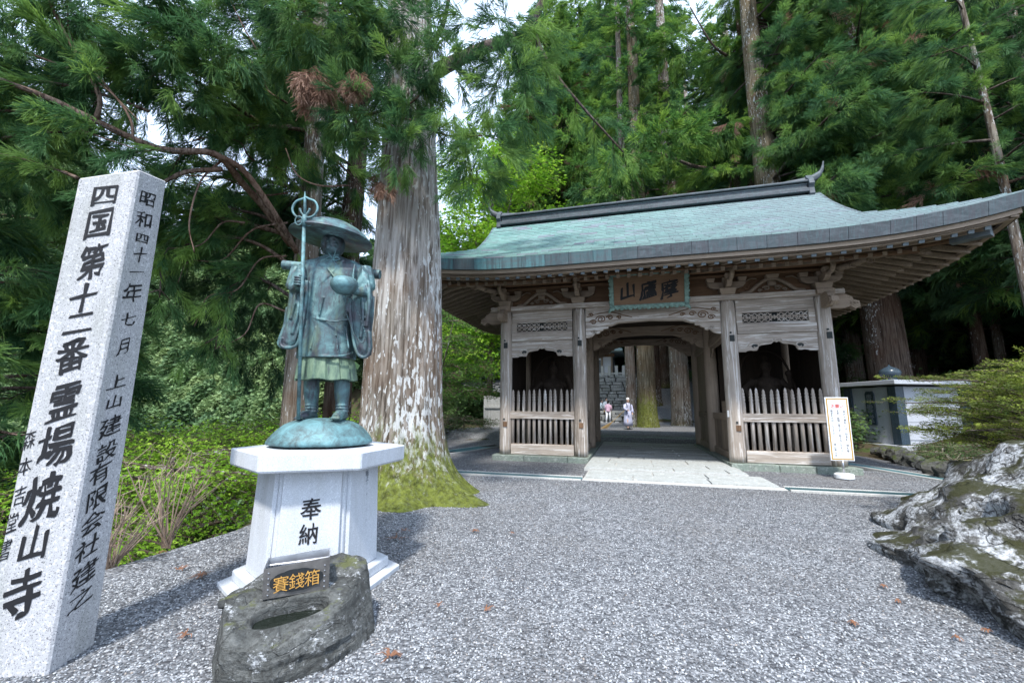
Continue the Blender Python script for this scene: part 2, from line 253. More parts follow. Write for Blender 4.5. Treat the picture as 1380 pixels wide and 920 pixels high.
# ---------------------------------------------------------------- mesh helpers
class MB:
    def __init__(s): s.v = []; s.f = []; s.mi = []; s.cur = 0
    def add(s, vs, fs, mtx=None):
        o = len(s.v)
        s.v += [tuple(mtx @ Vector(q)) for q in vs] if mtx is not None else [tuple(q) for q in vs]
        s.f += [tuple(i + o for i in f) for f in fs]; s.mi += [s.cur] * len(fs); return s
    def box(s, c, d, mtx=None, top=(1, 1)):
        x, y, z = (q / 2 for q in d); tx, ty = top
        vs = [(-x, -y, -z), (x, -y, -z), (x, y, -z), (-x, y, -z), (-x * tx, -y * ty, z), (x * tx, -y * ty, z), (x * tx, y * ty, z), (-x * tx, y * ty, z)]
        m = Matrix.Translation(c) @ (mtx if mtx is not None else Matrix.Identity(4))
        return s.add(vs, [(0, 3, 2, 1), (4, 5, 6, 7), (0, 1, 5, 4), (1, 2, 6, 5), (2, 3, 7, 6), (3, 0, 4, 7)], m)
    def bar(s, a, b, w, h, up=(0, 0, 1)):
        a = Vector(a); b = Vector(b); d = (b - a); L = d.length; d.normalize(); x = d.cross(Vector(up)); x.normalize(); z = x.cross(d)
        m = Matrix((x, d, z)).transposed().to_4x4(); m.translation = (a + b) / 2
        return s.box((0, 0, 0), (w, L, h), None) if False else s._mb(m, (w, L, h))
    def _mb(s, m, d):
        x, y, z = (q / 2 for q in d)
        vs = [(-x, -y, -z), (x, -y, -z), (x, y, -z), (-x, y, -z), (-x, -y, z), (x, -y, z), (x, y, z), (-x, y, z)]
        return s.add(vs, [(0, 3, 2, 1), (4, 5, 6, 7), (0, 1, 5, 4), (1, 2, 6, 5), (2, 3, 7, 6), (3, 0, 4, 7)], m)
    def rings(s, rs, cap=True, closed=False):
        n = len(rs[0]); o = len(s.v)
        for r in rs: s.v += [tuple(q) for q in r]
        k = len(rs)
        for i in range(k - (0 if closed else 1)):
            for j in range(n):
                a = o + i * n + j; b = o + i * n + (j + 1) % n; i2 = (i + 1) % k
                s.f.append((a, b, o + i2 * n + (j + 1) % n, o + i2 * n + j)); s.mi.append(s.cur)
        if cap and not closed:
            s.f.append(tuple(o + j for j in reversed(range(n)))); s.f.append(tuple(o + (k - 1) * n + j for j in range(n))); s.mi += [s.cur] * 2
        return s
    def tube(s, path, radii, n=8, cap=True, jit=0.0, flat_=1.0):
        P = [Vector(q) for q in path]
        if isinstance(radii, (int, float)): radii = [radii] * len(P)
        rs = []; prev = None
        for i, p in enumerate(P):
            d = (P[min(i + 1, len(P) - 1)] - P[max(i - 1, 0)]); d.normalize()
            if prev is None:
                a = Vector((0, 0, 1)) if abs(d.z) < 0.9 else Vector((1, 0, 0)); x = d.cross(a); x.normalize()
            else:
                x = prev - d * prev.dot(d); x.normalize()
            prev = x; y = d.cross(x)
            rs.append([p + (x * math.cos(t) + y * math.sin(t) * flat_) * radii[i] * (1 + jit * R_.uniform(-1, 1)) for t in (2 * PI * k / n for k in range(n))])
        return s.rings(rs, cap)
    def lathe(s, prof, c=(0, 0, 0), n=16, sx=1, sy=1, cap=True):
        return s.rings([[(c[0] + r * sx * math.cos(2 * PI * k / n), c[1] + r * sy * math.sin(2 * PI * k / n), c[2] + z) for k in range(n)] for r, z in prof], cap)
    def prism(s, poly, t, fn):
        """poly 2-D outline (a,b); fn(a,b,c) -> 3-D point; extruded c from -t/2 to t/2"""
        o = len(s.v); n = len(poly)
        s.v += [tuple(fn(a, b, -t / 2)) for a, b in poly] + [tuple(fn(a, b, t / 2)) for a, b in poly]
        s.f.append(tuple(o + i for i in reversed(range(n)))); s.f.append(tuple(o + n + i for i in range(n)))
        s.f += [(o + i, o + (i + 1) % n, o + n + (i + 1) % n, o + n + i) for i in range(n)]; s.mi += [s.cur] * (n + 2); return s
    def grid(s, fn, nu, nv):
        o = len(s.v)
        for i in range(nu + 1):
            for j in range(nv + 1): s.v.append(tuple(fn(i / nu, j / nv)))
        for i in range(nu):
            for j in range(nv):
                a = o + i * (nv + 1) + j; s.f.append((a, a + nv + 1, a + nv + 2, a + 1)); s.mi.append(s.cur)
        return s
    def ball(s, c, r, n=10, mtx=None):
        rx, ry, rz = (r, r, r) if isinstance(r, (int, float)) else r
        prof = [(math.sin(PI * k / n), -math.cos(PI * k / n)) for k in range(1, n)]
        m = MB(); m.rings([[(rx * a * math.cos(2 * PI * j / (n + 2)), ry * a * math.sin(2 * PI * j / (n + 2)), rz * b) for j in range(n + 2)] for a, b in prof])
        mm = Matrix.Translation(c) @ (mtx if mtx is not None else Matrix.Identity(4)); return s.add(m.v, m.f, mm)
    def mesh(s, name, mats, smooth=False):
        me = bpy.data.meshes.new(name); me.from_pydata(s.v, [], s.f)
        for m in (mats if isinstance(mats, (list, tuple)) else [mats]): me.materials.append(m)
        if any(s.mi): me.polygons.foreach_set('material_index', s.mi)
        if smooth: me.polygons.foreach_set('use_smooth', [True] * len(me.polygons))
        me.update(); return me
    def build(s, name, mats, parent=None, smooth=False, bevel=0.0, loc=None):
        o = bpy.data.objects.new(name, s.mesh(name, mats, smooth)); COL.objects.link(o)
        if parent is not None: o.parent = parent
        if loc is not None: o.location = loc
        if bevel:
            b = o.modifiers.new('edge', 'BEVEL'); b.width = bevel; b.segments = 1; b.limit_method = 'ANGLE'
        return o
def fix_normals(o):
    import bmesh
    bm = bmesh.new(); bm.from_mesh(o.data); bmesh.ops.recalc_face_normals(bm, faces=bm.faces); bm.to_mesh(o.data); bm.free(); return o
def inst(me, name, parent=None, mtx=None):
    o = bpy.data.objects.new(name, me); COL.objects.link(o)
    if parent is not None: o.parent = parent
    if mtx is not None: o.matrix_local = mtx
    return o
def empty(name, loc=(0, 0, 0), rz=0.0):
    o = bpy.data.objects.new(name, None); COL.objects.link(o); o.location = loc; o.rotation_euler = (0, 0, rz); o.empty_display_size = 0.2; return o
def tag(o, label=None, cat=None, group=None, kind=None):
    if label: o['label'] = label
    if cat: o['category'] = cat
    if group: o['group'] = group
    if kind: o['kind'] = kind
    return o
def sub(o, levels=1):
    m = o.modifiers.new('smooth', 'SUBSURF'); m.levels = levels; m.render_levels = levels; return o
def fbm(p, o=4): return mn.fractal(Vector(p), 1.0, 2.0, o)
def curve(pts, n=6):
    """Catmull-Rom through points"""
    P = [Vector(p) for p in pts]; P = [P[0] * 2 - P[1]] + P + [P[-1] * 2 - P[-2]]; out = []
    for i in range(1, len(P) - 2):
        for k in range(n):
            t = k / n; a, b, c, d = P[i - 1:i + 3]
            out.append(0.5 * ((2 * b) + (c - a) * t + (2 * a - 5 * b + 4 * c - d) * t * t + (3 * b - a - 3 * c + d) * t ** 3))
    out.append(P[-2]); return out
def lerp(a, b, t): return a + (b - a) * t
def sstep(x, a, b): t = min(1, max(0, (x - a) / (b - a))); return t * t * (3 - 2 * t)

# lettering: glyph outlines of Blender's own font, laid as thin raised shapes on a surface
_txt_c = bpy.data.curves.new('glyph', 'FONT'); _txt_o = bpy.data.objects.new('glyph', _txt_c); COL.objects.link(_txt_o); _gl = {}
def glyph(ch, off=0.0):
    k = (ch, off)
    if k not in _gl:
        _txt_c.body = ch; _txt_c.offset = off; _txt_c.resolution_u = 3; bpy.context.view_layer.update()
        dg = bpy.context.evaluated_depsgraph_get(); me = bpy.data.meshes.new_from_object(_txt_o.evaluated_get(dg))
        _gl[k] = ([(v.co.x - 0.5, v.co.y - 0.38) for v in me.vertices], [tuple(p.vertices) for p in me.polygons]); bpy.data.meshes.remove(me)
    return _gl[k]
def put_char(mb, ch, o, ex, ey, off=0.02, lift=0.002, shear=0.10, brush=0.0, seed=0, onto=None):
    vs, fs = glyph(ch, 0.0); o = Vector(o); ex = Vector(ex); ey = Vector(ey); nrm = ex.cross(ey).normalized()
    st = off * .55
    stamps = [(0, 0)] if st < .004 else [(-st, -st * .5), (st, st * .5), (st * .6, -st * .8), (-st * .6, st * .8)]   # strokes thickened by overlapping impressions
    for k, (dx, dy) in enumerate(stamps): _stamp(mb, vs, fs, dx, dy, o, ex, ey, nrm, lift + k * .0003, shear, brush, seed, onto)
def _stamp(mb, vs, fs, dx, dy, o, ex, ey, nrm, lift, shear, brush, seed, onto):
    out = []
    for x, y in vs:
        x += dx; y += dy
        if brush:
            x2 = x + brush * mn.noise(Vector((x * 5 + seed, y * 5, seed * 1.7))); y2 = y + brush * mn.noise(Vector((x * 5 - seed, y * 5 + 9, seed)))
            x, y = x2, y2
        y = y + shear * x
        q_ = o + ex * x + ey * y
        out.append((onto(q_) if onto else q_) + nrm * lift)
    mb.add(out, fs)

# ---------------------------------------------------------------- terrain
TH = 0.266; GC = Vector((3.967, 11.922, 0)); E1 = Vector((math.cos(TH), -math.sin(TH), 0)); E2 = Vector((math.sin(TH), math.cos(TH), 0))
def guv(x, y): d = Vector((x, y, 0)) - GC; return d.dot(E1), d.dot(E2)
def gw(u, v, z=0): return GC + E1 * u + E2 * v + Vector((0, 0, z))
def border(y):
    pts = [(-60, -5), (0, -4.3), (4.2, -3.85), (5.7, -3.4), (8, -3.6), (12, -3.9), (20, -3.6), (30, -3.2), (45, -6), (70, -30), (300, -200), (600, -420)]
    for (a, b), (c, d) in zip(pts, pts[1:]):
        if a <= y <= c: return lerp(b, d, (y - a) / (c - a))
    return -3.5
def H(x, y):
    u, v = guv(x, y)
    z = 0.30 * sstep(v, 6.4, 7.8) * sstep(y, 5, 16) + max(0, v - 7.7) * 0.014 * sstep(y, 5, 20)
    z += 0.27 * max(0, v - 22.5) if v < 90 else 0.27 * 67.5 + 0.1 * (v - 90)
    if x > 9: z += 0.10 * (x - 9) * sstep(y, 2, 14) * sstep(u, 7, 14)
    d = border(y) - x
    if d > 0:
        z *= max(0, 1 - d / (20 + 1.6 * max(0, y - 38)))
        z += -0.85 * min(d, 16) * sstep(d, 0, 1.2) - 0.12 * max(0, min(d, 45) - 16)
        if d > 45: z += 1.0 * (min(d, 240) - 45)
        if y > 75: z += .45 * min(y - 75, 160) * sstep(-x, 0, 60)
        z += min(d / 40, 1) * 2.0 * mn.noise(Vector((x * 0.05, y * 0.05, 3)))
    return z
def spaced(a, b, c, n):
    """coordinates from a to b, dense around c"""
    out = []
    for i in range(n + 1):
        t = i / n * 2 - 1; t = math.copysign(abs(t) ** 2.6, t); out.append(c + (t * (b - c) if t > 0 else -t * (a - c)))
    return out
xs = spaced(-340, 200, 2, 150); ys = spaced(-60, 330, 12, 150)
g = MB(); nx, ny = len(xs), len(ys)
inyard = lambda x, y: x > border(y) + 0.1 and y < 62 and x < 24
g.v = [(x, y, H(x, y) - (0.06 if inyard(x, y) else 0)) for x in xs for y in ys]
g.f = [(i * ny + j, (i + 1) * ny + j, (i + 1) * ny + j + 1, i * ny + j + 1) for i in range(nx - 1) for j in range(ny - 1)]; g.mi = [0] * len(g.f)
tag(g.build('ground', FLOOR, smooth=True), kind='structure')

# gravel yard: a sheet over the levelled ground, carried up the far slope to brighten it
def yard_r(y):
    pts = [(-8, 8), (3, 7.5), (7, 9), (11, 11.2), (14, 11.6), (20, 12.5), (30, 17), (42, 22), (64, 30)]
    for (a, b), (c, d) in zip(pts, pts[1:]):
        if a <= y <= c: return lerp(b, d, (y - a) / (c - a))
    return 22
g = MB()
def yf(a, b):
    y = lerp(-8, 62, b ** 1.5); x0 = border(y) + 6.0 * sstep(y, 23, 31); x1 = yard_r(y); x = lerp(x0, x1, a)
    z = H(x, y) + 0.006 + 0.02 * mn.noise(Vector((x * 0.6, y * 0.6, 0))) * sstep(a, 0, 0.05)
    return (x, y, z)
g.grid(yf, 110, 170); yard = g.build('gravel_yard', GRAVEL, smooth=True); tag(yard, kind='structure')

# ---------------------------------------------------------------- scatter node group: points in the mesh itself become copies of prototype shapes kept in the same mesh
def scatter_group(nproto):
    name = 'spray_scatter_%d' % nproto
    if name in bpy.data.node_groups: return bpy.data.node_groups[name]
    ng = bpy.data.node_groups.new(name, 'GeometryNodeTree')
    ng.interface.new_socket(name='Geometry', in_out='INPUT', socket_type='NodeSocketGeometry'); ng.interface.new_socket(name='Geometry', in_out='OUTPUT', socket_type='NodeSocketGeometry')
    N, L = ng.nodes, ng.links; gi = N.new('NodeGroupInput'); go = N.new('NodeGroupOutput')
    def attr(n, t): a = N.new('GeometryNodeInputNamedAttribute'); a.data_type = t; a.inputs['Name'].default_value = n; return a.outputs['Attribute']
    pa = attr('proto', 'INT')
    def sepn(val):
        c = N.new('FunctionNodeCompare'); c.data_type = 'INT'; c.operation = 'EQUAL'; L.new(pa, c.inputs[2]); c.inputs[3].default_value = val
        s = N.new('GeometryNodeSeparateGeometry'); s.domain = 'POINT'; L.new(gi.outputs[0], s.inputs[0]); L.new(c.outputs[0], s.inputs[1]); return s.outputs[0]
    pts = sepn(0); join = N.new('GeometryNodeGeometryToInstance')
    for k in range(nproto, 0, -1): L.new(sepn(k), join.inputs[0])
    ip = N.new('GeometryNodeInstanceOnPoints'); L.new(pts, ip.inputs['Points']); L.new(join.outputs[0], ip.inputs['Instance'])
    ip.inputs['Pick Instance'].default_value = True; L.new(attr('pick', 'INT'), ip.inputs['Instance Index'])
    er = N.new('FunctionNodeEulerToRotation'); L.new(attr('rot', 'FLOAT_VECTOR'), er.inputs[0]); L.new(er.outputs[0], ip.inputs['Rotation'])
    L.new(attr('scl', 'FLOAT'), ip.inputs['Scale']); L.new(ip.outputs[0], go.inputs[0]); return ng
def scatter(name, protos, pts, mats, parent=None):
    """protos: list of MB; pts: list of (pos, euler, scale, pick)"""
    v = []; f = []; pr = []; mi = []
    for k, p in enumerate(protos):
        o = len(v); v += p.v; f += [tuple(i + o for i in q) for q in p.f]; mi += p.mi; pr += [k + 1] * len(p.v)
    nv = len(v); v += [tuple(p[0]) for p in pts]; n = len(v)
    me = bpy.data.meshes.new(name); me.from_pydata(v, [], f)
    for m in (mats if isinstance(mats, (list, tuple)) else [mats]): me.materials.append(m)
    if any(mi): me.polygons.foreach_set('material_index', mi)
    a = me.attributes.new('proto', 'INT', 'POINT'); a.data.foreach_set('value', np.array(pr + [0] * (n - nv), dtype=np.int32))
    a = me.attributes.new('pick', 'INT', 'POINT'); a.data.foreach_set('value', np.array([0] * nv + [p[3] for p in pts], dtype=np.int32))
    a = me.attributes.new('scl', 'FLOAT', 'POINT'); a.data.foreach_set('value', np.array([0.0] * nv + [p[2] for p in pts], dtype=np.float32))
    a = me.attributes.new('rot', 'FLOAT_VECTOR', 'POINT'); a.data.foreach_set('vector', np.array([(0, 0, 0)] * nv + [tuple(p[1]) for p in pts], dtype=np.float32).ravel())
    o = bpy.data.objects.new(name, me); COL.objects.link(o)
    if parent is not None: o.parent = parent
    m = o.modifiers.new('scatter', 'NODES'); m.node_group = scatter_group(len(protos)); return o

# gravel stones on the near yard
stones = []
for k in range(3):
    q = MB(); rr = random.Random(k); q.ball((0, 0, 0), (1, 0.75, 0.5), 4); q.v = [tuple(c * rr.uniform(0.7, 1.25) for c in p) for p in q.v]; stones.append(q)
pts = []; rr = random.Random(5)
while len(pts) < 190000:
    y = 1.3 + 10 * rr.random() ** 1.6; x = rr.uniform(-1.25 * y - 1, 1.25 * y + 1)
    if x < border(y) + 0.03 or x > yard_r(y): continue
    u, v = guv(x, y)
    if v > -2.1 and -5 < u < 4.8: continue
    z = H(x, y) + 0.006 + 0.02 * mn.noise(Vector((x * 0.6, y * 0.6, 0)))
    pts.append(((x, y, z + 0.003), (rr.uniform(-0.5, 0.5), rr.uniform(-0.5, 0.5), rr.uniform(0, 6.3)), rr.uniform(0.0042, 0.0088) * (1 + y * 0.035), rr.randrange(3)))
tag(scatter('gravel', stones, pts, STONE), 'loose grey and white gravel covering the yard in front of the gate', 'gravel', kind='stuff')
# ================================================================ THE GATE
gate = empty('temple_gate', (GC.x, GC.y, 0), -TH)
tag(gate, 'large weathered wooden temple gate with a verdigris copper shingle roof', 'temple gate')
BU = [-4.29, -2.03, 2.03, 4.29]; BV = [0, 2.9, 5.8]; ZP = 0.18
def G_(mb, name, mat, **k): return mb.build(name, mat, gate, **k)
# plinth: rough slate blocks
rr = random.Random(11)
for s in (-1, 1):
    u0, u1 = (-4.62, -1.80) if s < 0 else (1.80, 4.66)
    u = u0
    while u < u1 - 0.1:
        wd = min(rr.uniform(0.7, 1.3), u1 - u); wd = u1 - u if u1 - u - wd < 0.3 else wd
        b = MB().box((u + wd / 2, -0.30 + 0.2, 0.055 + rr.uniform(-.006, .006)), (wd - 0.012, 0.45, 0.23)); G_(b, 'plinth_stone', SLATE, bevel=0.012); u += wd
    v = 0.14
    while v < 6.0:
        d = min(rr.uniform(0.8, 1.4), 6.12 - v)
        b = MB().box(((1.94 if s > 0 else -1.94), v + d / 2, 0.055 + rr.uniform(-.006, .006)), (0.28, d - 0.012, 0.23)); G_(b, 'plinth_stone', SLATE, bevel=0.012); v += d
        if 6.12 - v < 0.2: break
    b = MB().box((s * 3.35, 3.0, 0.05), (2.5, 5.9, 0.2)); G_(b, 'plinth_core', SLATE)
# posts
def post_mesh(r, seed):
    q = MB(); rs = []
    for z, k in ((ZP, 0.98), (0.35, 1.0), (1.4, 1.0), (2.6, 1.0), (3.6, 0.99), (4.2, 0.96), (4.40, 0.90), (4.48, 0.80)):
        rs.append([(r * k * math.cos(t) * (1 + 0.015 * mn.noise(Vector((math.cos(t) * 3, math.sin(t) * 3, z * .3 + seed)))), r * k * math.sin(t), z) for t in (2 * PI * j / 20 for j in range(20))])
    return q.rings(rs)
for i, u in enumerate(BU):
    for j, v in enumerate(BV):
        r = 0.20 if abs(u) < 3 else 0.185
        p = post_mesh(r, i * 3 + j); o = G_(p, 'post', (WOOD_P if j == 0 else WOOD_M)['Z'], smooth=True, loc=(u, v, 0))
        if j == 0:
            for z, h in ((3.42, 0.17), (1.05, 0.15)):
                MB().box((0.03, -r - 0.002, z), (0.12, 0.03, h)).build('peg', DULLBLK if z > 2 else WOOD_D['Z'], o, bevel=0.004)
                MB().lathe([(0.028, 0), (0.028, 0.02)], (0, 0, 0), 8).build('peg', DULLBLK, o).matrix_local = Matrix.Translation((0.0, -r - 0.002, z + 0.15)) @ Matrix.Rotation(PI / 2, 4, 'X')
# head beam and tie beams, front
def beam(name, u0, u1, v, z0, z1, t, mat, bev=0.012): return G_(MB().box(((u0 + u1) / 2, v, (z0 + z1) / 2), (u1 - u0, t, z1 - z0)), name, mat, bevel=bev)
for v in BV: beam('head_beam', -4.75, 4.75, v, 4.48, 4.62, 0.46 if v == 0 else 0.4, (WOOD_P if v == 0 else WOOD_M)['X'])
for s in (-1, 1): G_(MB().box((s * 4.29, 2.9, 4.549), (0.40, 6.5, 0.135)), 'head_beam', WOOD_M['Y'], bevel=0.012)
def cusped(u0, u1, zt, zb, zc, v, mat, eyes=True):
    """board whose lower edge is cut in ogee cusps: zb at its ends, zc at the middle"""
    L = u1 - u0; uc = (u0 + u1) / 2; h = zc - zb
    half = [(-0.5, 0.0), (-0.40, 0.0), (-0.385, 0.10), (-0.33, 0.16), (-0.30, 0.10), (-0.26, 0.12), (-0.245, 0.33), (-0.235, 0.55), (-0.20, 0.70), (-0.13, 0.78), (-0.07, 0.85), (-0.035, 1.12), (0, 1.0)]
    poly = [(uc + a * L, zb + b * h) for a, b in half] + [(uc - a * L, zb + b * h) for a, b in reversed(half[:-1])]
    poly += [(u1, zt), (u0, zt)]
    o = fix_normals(G_(MB().prism(poly, 0.07, lambda a, b, c: (a, v + c, b)), 'cusped_panel', mat))
    if eyes:
        for s in (-1, 1):
            c = uc + s * 0.285 * L; zc2 = zb + 0.62 * h
            MB().lathe([(0.001, 0), (0.055, 0), (0.055, 0.006)], n=10).build('eye_hole', DULLBLK, o).matrix_local = Matrix.Translation((c, v - 0.034, zc2)) @ Matrix.Rotation(PI / 2, 4, 'X') @ Matrix.Scale(1.5, 4, (1, 0, 0))
            path = [(c + s * (0.17 - 0.012 * k) * math.cos(0.45 * k), v - 0.038, zc2 + (0.105 - 0.006 * k) * math.sin(0.45 * k)) for k in range(14)]
            MB().tube(path, [0.016] * 14, 5).build('cloud_scroll', mat, o, smooth=True)
            path = [(uc + s * x * L, v - 0.038, zb + z * h + 0.035) for x, z in [(0.01, 1.12), (0.045, 1.22), (0.07, 0.98), (0.13, 0.9), (0.20, 0.82), (0.25, 0.66)]]
            MB().tube(curve(path, 4), 0.014, 5).build('cloud_scroll', mat, o, smooth=True)
    return o
def picket_mesh():
    q = MB(); q.lathe([(0.05, 0.0), (0.05, 1.42), (0.042, 1.45), (0.052, 1.48), (0.052, 1.51), (0.040, 1.53), (0.050, 1.56), (0.050, 1.59), (0.036, 1.61), (0.046, 1.64), (0.046, 1.67), (0.032, 1.69), (0.038, 1.72), (0.034, 1.76), (0.015, 1.80), (0.004, 1.815)], n=10)
    return q.mesh('picket', WOOD_P['Z'], True)
PK = picket_mesh()
rr = random.Random(3)
for s, (u0, u1) in ((-1, (-4.105, -2.23)), (1, (2.23, 4.105))):
    um = (u0 + u1) / 2; W = u1 - u0
    beam('plank', u0, u1, 0.0, 4.17, 4.478, 0.10, WOOD_P['X'])
    # pierced panel between narrow frame boards
    beam('tie_beam', u0, u1, -0.01, 3.55, 3.80, 0.17, WOOD_P['X'])
    pa, pb, za, zb = um - 0.42 * W, um + 0.42 * W, 3.85, 4.12
    G_(MB().box((um, .10, 3.98), (W, .03, .36)), 'backing_board', DULLBLK)  # black sheet added where only shade shows behind the openwork
    for a, b, c, d in ((u0, pa, 3.802, 4.168), (pb, u1, 3.802, 4.168), (pa, pb, 4.12, 4.168), (pa, pb, 3.802, 3.85)): beam('panel_board', a, b, 0.0, c, d, 0.09, WOOD_P['X'], 0.004)
    q = MB()
    zc = (za + zb) / 2
    for sg in (-1, 1):
        for k in range(5):
            c = um + sg * (0.07 + k * 0.165) * W * 0.5
            for up in (-1, 1):
                path = curve([(c - sg * .05, -0.01, zc - up * .02), (c + sg * .03, -0.015, zc + up * .06), (c + sg * .10, -0.01, zc + up * .115), (c + sg * .145, -0.01, zc + up * .06), (c + sg * .09, -0.012, zc + up * .04)], 3)
                q.tube(path, [0.018 - 0.0007 * i for i in range(len(path))], 5)
                q.tube([(c, -0.01, zc - up * .1), (c + sg * .07, -0.015, zc - up * 0.02), (c + sg * .11, -0.01, zc + up * 0.01)], [0.012, 0.016, 0.01], 5)
    q.tube([(pa, -0.005, zc), (pb, -0.005, zc)], 0.012, 5); q.lathe([(0.01, -.06), (0.05, 0), (0.01, .06)], (um, -0.01, zc), 6)
    G_(q, 'openwork_carving', WOOD_P['X'], smooth=True)
    cusped(u0, u1, 3.548, 3.06, 3.30, 0.0, WOOD_P['X'])
    beam('rail', u0 - 0.06, u1 + 0.06, -0.02, 1.21, 1.43, 0.14, WOOD_P['X'])
    beam('sill_beam', u0, u1, -0.01, 0.18, 0.48, 0.17, WOOD_P['X'])
    n = 12
    for k in range(n):
        u = lerp(u0 + 0.04, u1 - 0.04, k / (n - 1))
        m = Matrix.Translation((u, 0.0 + rr.uniform(-.004, .004), 0.30)) @ Matrix.Rotation(rr.uniform(-.012, .012), 4, 'Y') @ Matrix.Scale(rr.uniform(0.985, 1.01), 4, (0, 0, 1)) @ Matrix.Scale(0.985, 4, (0, 0, 1))
        o = inst(PK, 'picket', gate, m)
    # niche walls of upright planks, ceiling
    for side in ('back', 'outer', 'inner'):
        if side == 'back': a0, a1 = u0, u1; fn = lambda c, t: (c, 2.72 + t, 2.3)
        elif side == 'outer': a0, a1 = 0.2, 2.62; fn = lambda c, t, s=s: (s * (4.30) + t, c, 2.3)
        n = 9 if side != 'inner' else 0
        for k in range(n):
            wd = (a1 - a0) / n; c = a0 + wd * (k + .5); d = (wd - .006, .035, 4.2) if side == 'back' else (.035, wd - .006, 4.2)
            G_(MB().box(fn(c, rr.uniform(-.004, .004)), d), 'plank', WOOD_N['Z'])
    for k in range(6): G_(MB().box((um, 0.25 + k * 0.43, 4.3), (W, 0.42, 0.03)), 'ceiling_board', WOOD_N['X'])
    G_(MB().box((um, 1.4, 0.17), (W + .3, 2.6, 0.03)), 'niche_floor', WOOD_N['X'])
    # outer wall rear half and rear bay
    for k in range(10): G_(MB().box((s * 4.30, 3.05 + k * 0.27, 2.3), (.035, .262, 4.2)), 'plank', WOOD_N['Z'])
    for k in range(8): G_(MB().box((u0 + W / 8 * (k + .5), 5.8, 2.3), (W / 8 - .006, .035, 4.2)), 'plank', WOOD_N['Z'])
    # passage side: lower boards, rails, rear panels
    ui = s * 2.03
    for v0, v1, full in ((0.2, 2.7, False), (3.1, 5.6, True)):
        n = 7
        for k in range(n):
            wd = (v1 - v0) / n; c = v0 + wd * (k + .5)
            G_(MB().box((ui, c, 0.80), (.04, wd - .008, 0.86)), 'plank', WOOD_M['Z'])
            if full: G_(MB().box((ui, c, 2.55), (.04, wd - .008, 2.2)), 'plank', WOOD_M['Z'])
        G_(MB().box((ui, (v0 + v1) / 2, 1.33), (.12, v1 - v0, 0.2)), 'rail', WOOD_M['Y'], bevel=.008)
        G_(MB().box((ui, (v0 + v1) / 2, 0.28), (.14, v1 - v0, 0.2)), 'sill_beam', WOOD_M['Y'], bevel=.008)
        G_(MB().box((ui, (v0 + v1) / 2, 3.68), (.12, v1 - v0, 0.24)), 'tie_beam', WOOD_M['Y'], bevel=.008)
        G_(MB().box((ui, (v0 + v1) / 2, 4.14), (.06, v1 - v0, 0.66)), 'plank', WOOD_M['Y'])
        if not full:
            G_(MB().box((ui, 0.85, 1.60), (.05, 1.1, 0.34)), 'plank', WOOD_M['Y'], bevel=.004)
            pl = [(v0, 3.56), (v0, 3.25), (v0 + .12, 3.2), (v0 + .2, 3.32), (v0 + .32, 3.34), (v0 + .4, 3.46), (v1 - .4, 3.46), (v1 - .32, 3.34), (v1 - .2, 3.32), (v1 - .12, 3.2), (v1, 3.25), (v1, 3.56)]
            fix_normals(G_(MB().prism(pl, .05, lambda a, b, c, ui=ui: (ui + c, a, b)), 'cusped_panel', WOOD_M['Y']))
# centre bay: carved rainbow beams with corner brackets, at the three post rows
def spiral(c, v, z, r, s=1, turns=1.6, up=1):
    n = int(turns * 12); return [(c + s * r * (1 - k / n * .8) * math.cos(2 * PI * turns * k / n), v, z + up * r * .75 * (1 - k / n * .8) * math.sin(2 * PI * turns * k / n)) for k in range(n + 1)]
for j, v in enumerate(BV):
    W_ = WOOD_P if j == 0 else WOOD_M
    zt = (4.478, 4.42, 4.42)[j]; zb = (3.90, 3.96, 4.02)[j]
    a = 1.83
    poly = [(-a, zt), (-a, zb), (-a + .55, zb), (-a + .75, zb + .03), (-a + .95, zb + .10), (0, zb + .135), (a - .95, zb + .10), (a - .75, zb + .03), (a - .55, zb), (a, zb), (a, zt)]
    bo = fix_normals(G_(MB().prism(poly, 0.22, lambda p, q, c, v=v: (p, v + c, q)), 'rainbow_beam', W_['X'], bevel=.01))
    if j: G_(MB().box((0, v, (zt + 4.48) / 2), (2 * a, .06, 4.476 - zt)), 'plank', WOOD_M['X'])
    # lower moulding band on the beam
    MB().tube([(-a + .7, v - .112, zb + .085), (-a + .95, v - .112, zb + .15), (0, v - .112, zb + .185), (a - .95, v - .112, zb + .15), (a - .7, v - .112, zb + .085)], .012, 4).build('bead', W_['X'], bo)
    for s in (-1, 1):
        sc = MB()
        for cx, cz, r, t in ((1.38, .22, .15, 1.7), (1.12, .26, .10, 1.4), (1.60, .14, .10, 1.5), (0.86, .25, .07, 1.3), (1.66, .36, .07, 1.2)):
            sc.tube(spiral(s * cx, v - .108, zb + cz, r, s, t), .019, 5)
        sc.tube(curve([(s * 1.78, v - .108, zb + .3), (s * 1.5, v - .11, zb + .38), (s * 1.1, v - .11, zb + .42), (s * .7, v - .11, zb + .3), (s * .5, v - .108, zb + .24)], 5), .014, 4)
        sc.build('cloud_carving', WOOD_D['X'], bo, smooth=True)  # raised scrolls in darker wood stand in for the shade of carved grooves
        # corner bracket under the beam
        pl = [(0, 0), (.92, 0), (.90, -.06), (.74, -.07), (.68, -.13), (.58, -.15), (.55, -.22), (.44, -.24), (.38, -.20), (.33, -.27), (.24, -.33), (.12, -.36), (0, -.37)]
        br = fix_normals(G_(MB().prism([(s * (a - p * 0.72), zb - .003 + q * (.85 if j == 0 else 1)) for p, q in pl], .13 if j == 0 else .2, lambda p, q, c, v=v: (p, v - .02 + c, q)), 'corner_bracket', W_['X'], bevel=.006))
        k2 = MB(); k2.tube(spiral(s * (a - .25), v - .1 if j == 0 else v - .135, zb - .16, .09, s, 1.5), .012, 4); k2.build('cloud_carving', W_['X'], br, smooth=True)
